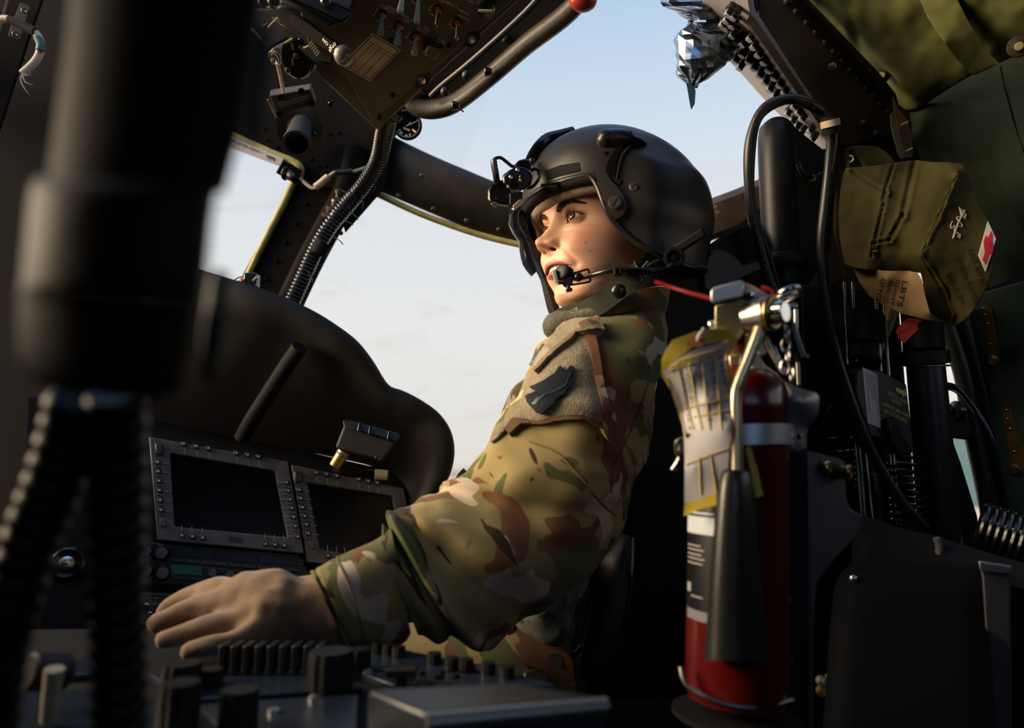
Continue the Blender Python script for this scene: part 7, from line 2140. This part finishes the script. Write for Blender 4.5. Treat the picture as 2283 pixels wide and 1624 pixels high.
# ------------------------------------------------------------------ lower right: bins, strip, ribbed roller
lb_ = thing('black_equipment_case', 'large black case filling the lower right corner', 'equipment case', P(2020, 1450, .72))
m = MB(); relief(m, [(1872, 1280), (1900, 1256), (1960, 1250), (2180, 1262), (2196, 1300), (2230, 1700), (1830, 1700), (1850, 1400), (1860, 1310)], [(1872, 1280, .72), (2180, 1262, .72), (2230, 1700, .60), (1830, 1700, .60)], .12, 16, puff=.008); m.build('case_body', mat('case_black', (.0025, .0028, .0036), .75, spec=.12), lb_, sharp=50)
m = MB(); c = P(1846, 1530, .66)
for a in range(5):
    m = MB(); m.lathe([(.0055, 0), (.005, .003), (.0001, .004)], c + RIGHT * (.008 * math.cos(a * 1.26)) + UPV * (.008 * math.sin(a * 1.26)), CAM_LOC - c, 12); m.build('case_bolt', GOLD if a % 2 else STEEL, lb_)
m = MB(); p = P(1902, 1290, .71); dome(m, p, CAM_LOC - p, .004); m.build('case_rivet', STEEL, lb_)
ms = thing('satin_metal_upright', 'satin grey metal upright at the lower right edge', 'upright', P(2220, 1450, .7))
m = MB(); pxprism(m, [(2183, 1255), (2250, 1268), (2252, 1290), (2258, 1700), (2216, 1700), (2190, 1290)], .02, .68); m.build('upright_face', mat('satin_upright', (.16, .155, .16), .45, .6), ms, bevel=.002)
m = MB(); pxprism(m, [(2180, 1250), (2256, 1262), (2256, 1284), (2186, 1276)], .022, .675); m.build('upright_cap', mat('satin_cap', (.20, .20, .23), .45, .6), ms, bevel=.002)
dk = thing('sloping_deck_edge', 'dark sloping deck edge running right below the bright rods', 'deck edge', P(2060, 1210, .85))
m = MB(); relief(m, [(1900, 1160), (1912, 1148), (1935, 1152), (2010, 1178), (2090, 1196), (2200, 1232), (2400, 1290), (2400, 1340), (2180, 1290), (1960, 1270), (1900, 1270)], [(1900, 1160, .84), (2400, 1290, .74), (2400, 1340, .72), (1900, 1270, .80)], .05, 14, puff=.006); m.build('deck_body', mat('deck_grey', (.006, .006, .0065), .6, spec=.2), dk, sharp=60)
m = MB(); m.tube([P(2088, 1200, .79), P(2094, 1222, .79), P(2090, 1240, .79)], .004, 8); m.build('tape_end', mat('tape_grey', (.12, .12, .12), .4), dk)
rb = thing('ribbed_roller', 'black ribbed roller with bright slots at the right edge of the frame', 'roller', P(2230, 1190, .9))
a = P(2180, 1180, .9); b = P(2330, 1230, .86)
m = MB(); m.tube([a, b], .030, 24, smooth=False); m.build('roller_core', BLACKM, rb)
for k in range(9):
    c = a.lerp(b, .04 + k * .115); m = MB(); m.torus(c, b - a, .033, .0042, 28, 8); m.build('rib', BLACKG, rb)
    q = a.lerp(b, .095 + k * .115); n2 = (CAM_LOC - q).normalized(); m = MB(); m.box(q + n2 * .031 + UPV * .006, (.0022, .010, .001), frame(n2, UPV)); m.build('slot_or_glint', mat('rib_highlight_pale', (.52, .50, .50), .4), rb)  # white highlights of the ribs put in as pale bars
# ------------------------------------------------------------------ fire extinguisher
RED = mat('extinguisher_red', (.095, .004, .0035), .28, coat=.3, var=.08)
fx = thing('fire_extinguisher', 'small red fire extinguisher with bent brass lever and black horn, clamped by a steel band', 'fire extinguisher', P(1641, 1565, .56))
xa = P(1641, 1572, .548); xb = P(1647, 868, .588)
xd = (xb - xa); xl = xd.length; xn = xd.normalized()
XR = .0402
m = MB(); m.lathe([(.0001, 0), (XR * .7, 0), (XR * .93, .004), (XR, .014), (XR, xl - .022), (XR * 1.015, xl - .020), (XR * 1.015, xl - .014), (XR * .99, xl - .006), (XR * .93, xl + .004), (XR * .78, xl + .013), (XR * .55, xl + .020), (XR * .42, xl + .023), (.0001, xl + .023)], xa, xn, 56)
m.build('cylinder_body', RED, fx, sharp=50)
m = MB(); m.lathe([(XR * .44, xl + .018), (XR * .44, xl + .036), (XR * .36, xl + .040), (XR * .36, xl + .055)], xa, xn, 30); m.build('neck', mat('maroon_neck', (.09, .012, .008), .4, .3), fx)
XM = frame(xn, (CAM_LOC - xa).normalized())
tocam = (CAM_LOC - xa); tocam = (tocam - xn * tocam.dot(xn)).normalized(); toright = tocam.cross(xn).normalized()
if toright.dot(RIGHT) < 0: toright = -toright
def xpt(px, py, lift=0.0):
    """point on the bottle wall (radius XR + lift) seen at a photo pixel"""
    r = ray(px, py).normalized(); R0 = XR + lift
    o = CAM_LOC - xa; a = r - xn * r.dot(xn); b = o - xn * o.dot(xn)
    A_, B_, C_ = a.dot(a), 2 * a.dot(b), b.dot(b) - R0 * R0
    D_ = B_ * B_ - 4 * A_ * C_
    if D_ < 0: 
        t = -B_ / (2 * A_)
    else: t = (-B_ - math.sqrt(D_)) / (2 * A_)
    return CAM_LOC + r * t
def arc(name, px0, px1, y0, y1, lift, mt, par=fx, th=.0006):
    m = MB()
    def at(px, py):
        p = xpt(px, py, lift); h = (p - xa).dot(xn); an = math.atan2((p - xa).dot(toright), (p - xa).dot(tocam)); return an, h
    a0, h0 = at(px0, (y0 + y1) / 2); a1, _ = at(px1, (y0 + y1) / 2); _, hb0 = at((px0 + px1) / 2, y0); _, hb1 = at((px0 + px1) / 2, y1)
    n = max(3, int(abs(a1 - a0) / .08)); rings = []
    for k in range(n + 1):
        a = a0 + (a1 - a0) * k / n; d_ = tocam * math.cos(a) + toright * math.sin(a)
        rings.append([xa + xn * hb0 + d_ * (XR + lift), xa + xn * hb1 + d_ * (XR + lift), xa + xn * hb1 + d_ * (XR + lift - th), xa + xn * hb0 + d_ * (XR + lift - th)])
    m.loft(rings); return m.build(name, mt, par, sharp=40)
BLK = mat('label_black', (.006, .007, .009), .3); WLB = mat('label_pale', (.50, .55, .60), .4)
LBL = arc('label', 1532, 1668, 1120, 1372, .0004, BLK)
arc('label_white_box', 1533, 1592, 1153, 1192, .0008, WLB, LBL); arc('label_white_line', 1533, 1592, 1143, 1147, .0008, WLB, LBL)
for k in range(5): arc('label_text_line', 1534, 1562 + (k * 7) % 12, 1215 + k * 10, 1218 + k * 10, .0008, DIMW, LBL)
arc('label_text_line', 1533, 1540, 1298, 1318, .0008, DIMW, LBL); arc('label_text_line', 1540, 1566, 1330, 1333, .0008, DIMW, LBL)
arc('label_grey_band', 1532, 1668, 1373, 1396, .0006, mat('label_grey', (.16, .16, .20), .5))
# valve head
def fblk(name, pts, th, mt, par=fx, bev=.0012, n_=None):
    m = MB(); pxprism(m, pts, th); return m.build(name, mt, par, bevel=bev)
fblk('valve_bracket', [(1594, 682, .552), (1659, 667, .552), (1659, 742, .556), (1640, 768, .556), (1594, 745, .556)], .028, BRASS)
fblk('valve_bracket_side', [(1659, 668, .553), (1700, 690, .570), (1700, 735, .57), (1680, 780, .57), (1659, 745, .556)], .012, BRASS)
fblk('top_cap', [(1584, 648, .546), (1592, 641, .546), (1655, 625, .546), (1660, 631, .546), (1659, 661, .546), (1590, 677, .546), (1584, 671, .546)], .034, ALU, bev=.002)
fblk('cap_side_plate', [(1660, 630, .546), (1672, 634, .550), (1710, 655, .572), (1713, 666, .572), (1707, 675, .572), (1696, 678, .572), (1687, 672, .566), (1680, 677, .562), (1670, 673, .556), (1662, 664, .550)], .004, ALU)
m = MB(); p = P(1671, 661, .548); m.lathe([(.0038, 0), (.0035, .002), (.0001, .003)], p, CAM_LOC - p, 14); m.build('cap_rivet', CHROME, fx)
m = MB(); m.cyl(P(1578, 727, .56), P(1594, 725, .56), .0042, bev=.0006); m.build('side_nut', CHROME, fx)
a = P(1664, 709, .560); b = P(1716, 698, .545); m = MB(); m.cyl(a, b, .0125, .0135, seg=30, bev=.0015); m.build('pivot_barrel', STEEL, fx)
m = MB(); m.cyl(b, P(1724, 697, .543), .0105, seg=26); m.build('barrel_groove', BLACKM, fx)
m = MB(); m.cyl(P(1722, 699, .543), P(1752, 695, .535), .0095, .0090, seg=26, bev=.0012); m.build('barrel_end', CHROME, fx)
m = MB(); m.torus(P(1722, 698, .5435), P(1752, 695, .535) - b, .0120, .0028, 26, 10); m.build('barrel_ring', mat('bronze_ring', (.40, .28, .14), .3, 1.0), fx)
m = MB(); m.tube([P(1697, 722, .548), P(1684, 760, .545), P(1664, 812, .542), P(1648, 852, .540), P(1640, 885, .539), P(1641, 960, .535), P(1643, 1056, .530)], .0050, 20); m.build('discharge_lever', mat('pale_brass', (.56, .48, .33), .25, .75), fx)
hp_ = []
for x0, x1, y, d in ((1618, 1668, 1048, .522), (1608, 1674, 1060, .522), (1600, 1682, 1100, .520), (1590, 1690, 1200, .516), (1582, 1698, 1300, .512), (1575, 1706, 1400, .508), (1570, 1713, 1476, .504)):
    A_ = P(x0, y - 3, d); B_ = P(x1, y + 3, d); c = (A_ + B_) / 2; hp_.append((c, (B_ - A_) / 2, (c - CAM_LOC).normalized() * (B_ - A_).length / 2))
rr = [esec(*q, 36) for q in interp_secs(hp_, 4)]
cen = sum(rr[-1], Vector()) / 36; rr.append([cen + (p - cen) * .90 for p in rr[-1]]); rr.append([cen + (p - cen) * .5 + (rr[-8][0] - rr[-2][0]) * .0 + Vector((0, 0, .04)) for p in rr[-2]])
m = MB(); m.loft(rr); m.build('discharge_horn', mat('horn_black', (.012, .0125, .013), .34, bump=.08, bscale=120), fx, sharp=60)
for pts, d in (([(1660, 742), (1676, 738), (1682, 760), (1670, 776), (1660, 768)], .558), ([(1690, 758), (1700, 756), (1711, 774), (1710, 788), (1700, 795), (1689, 790)], .566), ([(1682, 793), (1692, 794), (1704, 812), (1704, 842), (1696, 849), (1683, 846), (1674, 835), (1676, 812)], .560), ([(1624, 792), (1655, 788), (1645, 838), (1630, 836)], .568)):
    fblk('hex_face', [(x, y, d) for x, y in pts], .012, mat('cream_brass', (.66, .58, .42), .35, .8))
m = MB(); m.torus(P(1752, 655, .56), (UPV + RIGHT * -.35 + FWD * .25), .0135, .0020, 32, 10, sx=1.15, sy=.8); m.build('pull_ring', CHROME, fx)
m = MB(); m.torus(P(1748, 668, .56), (UPV + RIGHT * -.30 + FWD * .3), .0130, .0017, 32, 10, sx=1.1, sy=.8); m.build('pull_ring', STEEL, fx)
m = MB(); m.tube([P(1697, 643, .555), P(1712, 646, .553), P(1724, 654, .552), P(1730, 666, .552)], .0022, 8); m.build('red_seal', mat('red_plastic', (.55, .02, .03), .4), fx)
m = MB()
q = [P(1459 + (1590 - 1459) * t, 628 + (667 - 628) * t + 2 * math.sin(t * 3), .57 - .012 * t) for t in [k / 60 for k in range(61)]]
m.tube(q, lambda t: .0015 + .0005 * math.sin(t * 190), 8, smooth=False); m.build('seal_tie_tail', mat('red_plastic', (.55, .02, .03), .4), fx)
for k, (x, y, dx, dy) in enumerate(((1758, 722, 0, 1), (1755, 745, 1, 1), (1752, 770, 0, 1), (1757, 795, 1, 1), (1750, 820, 0, 1), (1766, 835, 1, 1))):
    c = P(x, y, .555); n2 = (RIGHT if k % 2 else (CAM_LOC - c).normalized()); m = MB(); m.torus(c, n2, .0040, .0010, 16, 6, M=Matrix((UPV, n2.cross(UPV), n2)).transposed(), sx=1.5, sy=.8); m.build('chain_link', STEEL, fx)
m = MB(); m.tube([P(1706, 752, .565), P(1722, 785, .562), P(1738, 815, .56), P(1750, 832, .558)], .0026, 10); m.build('latch_wire', mat('pale_brass', (.56, .48, .33), .25, .75), fx)
fblk('latch_plate', [(1716, 770, .575), (1730, 772, .575), (1742, 805, .573), (1738, 812, .573), (1724, 795, .574)], .003, ALU)
m = MB(); m.tube([P(1762, 722, .56), P(1772, 760, .558), P(1786, 800, .555)], .0046, 14); m.cyl(P(1785, 797, .555), P(1788, 803, .555), .0062, bev=.0008); m.build('safety_pin_grip', BLACKG, fx)
fblk('release_tab', [(1752, 680, .57), (1762, 674, .57), (1777, 676, .57), (1779, 688, .57), (1762, 688, .57)], .004, ALU)
m = MB(); m.tube([P(1774, 690, .66), P(1776, 760, .66), P(1781, 858, .66)], .0020, 8, smooth=False); m.build('rear_rod', STEEL, fx)
# clamp band, its buckle and the cast bracket
bd = thing('extinguisher_clamp_band', 'steel clamp band round the red bottle with cast bracket, on a dark upright plate', 'clamp', P(1780, 1100, .58))
def bandring(y, lift, wid, mt, name, a0=-1.75, a1=1.5):
    p = xpt(1650, y, lift); h = (p - xa).dot(xn); m = MB(); rings = []
    for k in range(41):
        a = a0 + (a1 - a0) * k / 40; d_ = tocam * math.cos(a) + toright * math.sin(a)
        hh = h - .0042 * math.sin(-a) 
        rings.append([xa + xn * (hh + wid) + d_ * (XR + lift), xa + xn * (hh - wid) + d_ * (XR + lift), xa + xn * (hh - wid) + d_ * (XR + lift - .0012), xa + xn * (hh + wid) + d_ * (XR + lift - .0012)])
    m.loft(rings); return m.build(name, mt, bd, sharp=40)
bandring(970, .0035, .0082, ALU, 'clamp_band')
fblk('buckle_frame', [(1503, 985, .555), (1512, 976, .555), (1542, 970, .550), (1548, 1005, .548), (1535, 1014, .55), (1512, 1018, .555)], .01, mat('buckle_steel', (.12, .12, .12), .3, 1.0), bd)
m = MB(); m.tube([P(1508, 990, .548), P(1513, 1015, .548)], .0022, 8, smooth=False); m.tube([P(1534, 966, .546), P(1538, 995, .546)], .0025, 8, smooth=False); m.tube([P(1500, 1048, .55), P(1512, 1030, .548), P(1518, 1014, .55)], .002, 8); m.build('buckle_bars', CHROME, bd)
m = MB(); relief(m, [(1722, 834), (1736, 838), (1752, 852), (1790, 868), (1818, 876), (1826, 884), (1826, 920), (1818, 936), (1802, 952), (1798, 975), (1798, 1000), (1780, 1004), (1742, 996), (1734, 975), (1726, 940), (1738, 915), (1748, 900), (1750, 868), (1738, 856)],
                 [(1722, 834, .585), (1752, 852, .566), (1755, 890, .560), (1735, 935, .566), (1742, 990, .566), (1826, 880, .562), (1826, 925, .562), (1790, 900, .556), (1800, 955, .572), (1798, 1002, .572), (1770, 945, .570)], .006, 5, puff=.002); m.build('cast_bracket', mat('cast_aluminium', (.44, .43, .42), .42, .6, bump=.1, bscale=200), bd, sharp=40)
m = MB(); p = P(1781, 974, .566); m.lathe([(.0028, 0), (.0026, .0015), (.0001, .002)], p, CAM_LOC - p, 14, ); m.build('bracket_rivet', CHROME, bd)
fblk('flat_bar', [(1748, 1004, .60), (1797, 1006, .592), (1800, 1100, .590), (1806, 1700, .56), (1750, 1700, .57)], .012, mat('flat_bar_black', (.008, .009, .012), .5), bd)
PLM = mat('grey_mount_plate', (.062, .062, .064), .5, var=.25, vscale=16, bump=.08)
m = MB(); pxprism(m, [(1798, 1004, .592), (1868, 1022, .61), (1882, 1030, .612), (1884, 1070, .61), (1886, 1110, .608), (1896, 1136, .608), (1922, 1150, .61), (1912, 1185, .61), (1890, 1215, .60), (1850, 1260, .59), (1820, 1300, .58), (1812, 1400, .57), (1812, 1700, .555), (1803, 1700, .555)], .004)
m.build('mount_plate', PLM, bd, bevel=.001)
for x, y, mt in ((1838, 1044, GOLD), (1885, 1053, mat('copper_gold', (.72, .40, .12), .25, 1.0))):
    p = P(x, y, .598); ax_ = (RIGHT * .9 - FWD * .8).normalized()
    m = MB(); m.lathe([(.0075, -.012), (.0075, -.004)], p, ax_, 6); m.lathe([(.0062, -.006), (.0066, .002)], p, ax_, 24); m.build('bolt_body', mat('bolt_dark', (.14, .11, .06), .35, .9), bd)
    m = MB(); m.torus(p + ax_ * .003, ax_, .0050, .0019, 20, 8); m.build('bolt_ring', mt, bd)
m = MB(); m.tube([P(1758, 1338, .555), P(1742, 1352, .55), P(1736, 1385, .55), P(1736, 1430, .55), P(1746, 1452, .55), P(1762, 1474, .555)], .0028, 10); m.build('tray_clip', mat('clip_grey', (.07, .07, .075), .4, .5), bd)
m = MB(); m.tube([P(1518, 1488, .535), P(1524, 1515, .53), P(1540, 1536, .525), P(1590, 1562, .515), P(1650, 1577, .512), P(1710, 1576, .515), P(1766, 1562, .525)], .0022, 10); m.build('tray_lip', mat('tray_steel', (.28, .28, .30), .35, 1.0), bd)
m = MB(); q = [xa - xn * .006 + (tocam * math.cos(t) + toright * math.sin(t)) * .050 for t in [2 * PI * k / 40 for k in range(40)]]; m.prism(q, xn * -.004); m.build('bottom_tray', BLACKM, bd)
# inspection tag tied to the valve
YT = mat('tag_yellow', (.62, .47, .045), .6, var=.1, vscale=60); WT = mat('tag_white_card', (.55, .53, .55), .6, var=.06, vscale=60)
tgx = thing('extinguisher_inspection_tag', 'yellow and white inspection tag hanging on the extinguisher, tucked under its band', 'tag', P(1560, 760, .56))
ZT = lambda x, y: (1440 + x * .3571, 580 + y * .3571)
tctl = [(*ZT(100, 640), .545), (*ZT(160, 500), .545), (*ZT(440, 430), .550), (*ZT(575, 490), .556), (*ZT(520, 620), .552), (*ZT(545, 800), .545), (*ZT(230, 950), .556), (*ZT(380, 880), .535), (*ZT(240, 1100), .546), (*ZT(500, 1050), .530), (*ZT(240, 1590), .545), (*ZT(480, 1520), .528), (*ZT(130, 740), .548), (*ZT(300, 700), .538), (*ZT(300, 1300), .534)]
m = MB(); relief(m, [ZT(*q) for q in ((97, 740), (98, 620), (125, 560), (165, 500), (300, 450), (430, 430), (510, 432), (576, 488), (540, 560), (515, 610), (520, 660), (545, 740), (540, 790), (515, 800), (500, 600), (520, 500), (300, 540), (165, 640), (112, 700))], tctl, .0006, 4); m.build('tag_yellow_top', YT, tgx, sharp=70)
m = MB(); relief(m, [ZT(*q) for q in ((108, 735), (112, 700), (165, 640), (300, 560), (530, 498), (495, 600), (490, 640), (510, 720), (540, 790), (530, 1000), (525, 1100), (505, 1440), (240, 1530), (243, 1260), (238, 1100), (215, 960), (170, 830), (135, 740))], tctl, .0006, 5); tw_ = m.build('tag_card', WT, tgx, sharp=70)
m = MB(); relief(m, [ZT(*q) for q in ((240, 1525), (330, 1488), (440, 1460), (440, 1530), (330, 1560), (236, 1600))], tctl, .0008, 4); m.build('tag_yellow_foot', YT, tgx, sharp=70)
m = MB(); relief(m, [ZT(*q) for q in ((620, 1165), (665, 1160), (732, 1470), (690, 1485))], [(*ZT(620, 1165), .540), (*ZT(732, 1470), .534), (*ZT(690, 1485), .533)], .0008, 4); m.build('tag_yellow_edge', YT, tgx, sharp=70)
m = MB(); relief(m, [ZT(*q) for q in ((108, 735), (130, 735), (250, 1100), (243, 1110), (215, 960), (168, 835))], [(a, b, c - .0012) for a, b, c in tctl], .0006, 4); m.build('tag_side_stripe', YT, tgx, sharp=70)
twb = bvh_of(tw_)
m = MB()
random.seed(11)
def tline(a, b, r=.0005):
    q = []
    for k in range(9):
        x = a[0] + (b[0] - a[0]) * k / 8; y = a[1] + (b[1] - a[1]) * k / 8
        p, n_ = hit(twb, *ZT(x, y))
        if p: q.append(p + n_ * .0005)
    if len(q) > 1: m.tube(q, r, 4, smooth=False)
for x0, x1 in ((195, 300), (265, 350), (345, 400), (430, 470)): tline((x0, 640), (x1, 1060))
for y in (560, 580, 600): tline((150, y + 90), (500, y - 20), .0007)
for a, b in (((330, 1230), (345, 1500)), ((250, 1280), (500, 1180)), ((400, 1210), (440, 1460)), ((265, 920), (530, 860)), ((300, 980), (520, 940))): tline(a, b)
m.build('tag_ruling', mat('tag_rule_yellow', (.58, .45, .10), .6), tgx)
m = MB()
for s, a, b, h in (('REMARKS TO BE FILLED', (330, 610), (350, 800), 5), ('SERIAL', (285, 600), (300, 760), 6), ('INSPECTED BY', (240, 620), (285, 900), 6), ('DATE 07-64-58-4', (205, 650), (270, 1060), 6), ('7-57-15.5', (370, 590), (420, 820), 8), ('05-54-58-7', (440, 570), (500, 840), 8), ('UNCLE AIRE', (405, 600), (425, 780), 6), ('08', (455, 970), (480, 1010), 12), ('K', (380, 1000), (405, 1030), 12), ('GOOD DATE', (385, 1215), (420, 1400), 9)):
    mtext(m, twb, s, ZT(*a), ZT(*b), h, .0006)
m.build('tag_writing', mat('tag_ink_blue', (.03, .03, .09), .6), tgx)
c = P(*ZT(325, 500), .537); m = MB(); m.lathe([(.0001, 0), (.0062, 0), (.0062, .0008), (.0022, .0012), (.0001, .0008)], c, CAM_LOC - c + UPV * .1, 24); m.build('tag_eyelet', mat('eyelet_brown', (.16, .055, .03), .5), tgx)
m = MB(); m.tube([c + (CAM_LOC - c).normalized() * .001, P(*ZT(330, 475), .532), P(*ZT(348, 452), .536), P(*ZT(360, 430), .548)], .0013, 8); m.build('tag_string', mat('string_white', (.6, .58, .55), .8), tgx)
# ------------------------------------------------------------------ near left foreground: out of focus hand grip and ribbed leads
FGM = mat('grip_black', (.0022, .0024, .0030), .6, spec=.07, bump=.15, bscale=60)
fg = thing('hanging_control_housing', 'big out-of-focus black housing hanging close to the lens on the left', 'housing', P(330, 500, .19))
def fsec(x0, x1, y, d): 
    A_ = P(x0, y - 12, d); B_ = P(x1, y + 12, d); c = (A_ + B_) / 2; h = (B_ - A_) / 2
    bk = (c - CAM_LOC).normalized(); return (c + bk * h.length * .9, h, bk * h.length * .9)
m = MB(); m.loft([esec(*q, 40, 2.3) for q in interp_secs([fsec(140, 640, -160, 0.1591), fsec(130, 600, 60, 0.1569), fsec(105, 565, 260, 0.1554), fsec(85, 522, 420, 0.1539)], 5)]); m.build('upper_body', FGM, fg, sharp=70)
m = MB(); m.loft([esec(*q, 40, 2.3) for q in interp_secs([fsec(60, 520, 405, 0.1517), fsec(45, 500, 445, 0.1495), fsec(25, 480, 640, 0.1480), fsec(20, 470, 665, 0.1502)], 4)]); m.build('collar', mat('grip_collar', (.006, .006, .006), .5, spec=.12, bump=.2, bscale=80), fg, sharp=70)
m = MB(); m.loft([esec(*q, 40, 2.3) for q in interp_secs([fsec(20, 455, 668, 0.1539), fsec(25, 435, 800, 0.1532), fsec(60, 415, 860, 0.1539), fsec(130, 340, 885, 0.1569)], 4)]); m.build('lower_body', FGM, fg, sharp=70)
m = MB(); pxprism(m, [(586, 40, 0.1739), (612, 60, 0.1739), (610, 150, 0.1739), (590, 260, 0.1739), (572, 330, 0.1739), (545, 330, 0.1739), (565, 200, 0.1739)], .015); m.build('side_flange', mat('flange_blue_black', (.020, .024, .030), .35), fg, bevel=.002)
m = MB(); pxprism(m, [(470, 600, 0.1776), (512, 600, 0.1776), (500, 740, 0.1776), (480, 860, 0.1776), (440, 850, 0.1776), (450, 730, 0.1776)], .02); m.build('lower_flange', mat('flange_blue_black', (.020, .024, .030), .35), fg, bevel=.002)
RIBM = mat('ribbed_lead_black', (.005, .006, .009), .36, spec=.16)
h1 = thing('ribbed_lead', 'blurred ribbed black lead hanging straight down below the near housing', 'lead', P(290, 1200, .25), 'ribbed leads below the near housing')
m = corr([P(255, 880, .235), P(262, 960, .24), P(262, 1100, .245), P(262, 1300, .25), P(266, 1500, .255), P(270, 1700, .26)], .0092, .0078, .22, 20, 10); m.build('lead_sleeve', RIBM, h1)
h2 = thing('ribbed_lead', 'blurred ribbed black lead curving away to the lower left corner', 'lead', P(80, 1200, .25), 'ribbed leads below the near housing')
m = corr([P(176, 885, .235), P(158, 960, .24), P(120, 1080, .245), P(72, 1200, .25), P(30, 1330, .25), P(-5, 1470, .255), P(-30, 1700, .26)], .0092, .0082, .22, 20, 10); m.build('lead_sleeve', RIBM, h2)
# ------------------------------------------------------------------ far left: strut and tied wires
ls = thing('left_airframe_strut', 'dark strut crossing the upper left corner', 'strut', P(50, 150, 1.45))
m = MB(); pxprism(m, [(30, -60), (118, -60), (60, 110), (2, 290), (-60, 470), (-110, 400), (-20, 120)], .05, 1.45); m.build('strut_body', mat('strut_dark', (.004, .0038, .0036), .85, spec=.05), ls, bevel=.006)
m = MB(); pxprism(m, [(46, 6), (68, 14), (58, 46), (52, 62), (46, 90), (18, 80), (28, 50)], .01, 1.43); m.build('clip_plate', BLACKM, ls, bevel=.001)
for x, y in ((54, 24), (34, 76)):
    p = P(x, y, 1.425); m = MB(); m.torus(p, CAM_LOC - p, .0042, .0016, 16, 6); m.build('clip_screw', BEAMM, ls)
tw2 = thing('tied_wire_loop', 'cream sleeved wires looping round the strut in the upper left corner', 'wiring', P(70, 90, 1.4))
m = MB(); m.tube([P(-30, 50, 1.4), P(0, 44, 1.4), P(18, 43, 1.4), P(40, 52, 1.4), P(62, 62, 1.4), P(78, 72, 1.4), P(90, 92, 1.4), P(88, 120, 1.4), P(74, 142, 1.4), P(50, 164, 1.4)], lambda t: .0075, 10); m.build('wire_sleeve', CREAM, tw2)
m = MB(); m.tube([P(20, 44, 1.395), P(45, 54, 1.395), P(78, 70, 1.395)], .0088, 10); m.build('tape', BLACKM, tw2)
m = MB(); m.tube([P(84, 84, 1.39), P(91, 98, 1.39), P(90, 112, 1.39)], .0080, 10); m.build('teal_wrap', mat('teal_wrap', (.02, .09, .10), .6), tw2)
for pts in (((50, 164), (46, 178), (54, 196), (66, 212)), ((50, 164), (60, 168), (72, 166)), ((50, 166), (56, 182), (74, 190))):
    m = MB(); m.tube([P(x, y, 1.395) for x, y in pts], lambda t: .0016 * (1.1 - t), 6); m.build('wire_tail', CREAM, tw2)
for x, y in ((48, 133), (25, 191), (8, 250)):
    m = MB(); p = P(x, y, 1.60); dome(m, p, CAM_LOC - p, .0065); m.build('rivet', RIVM, ls)
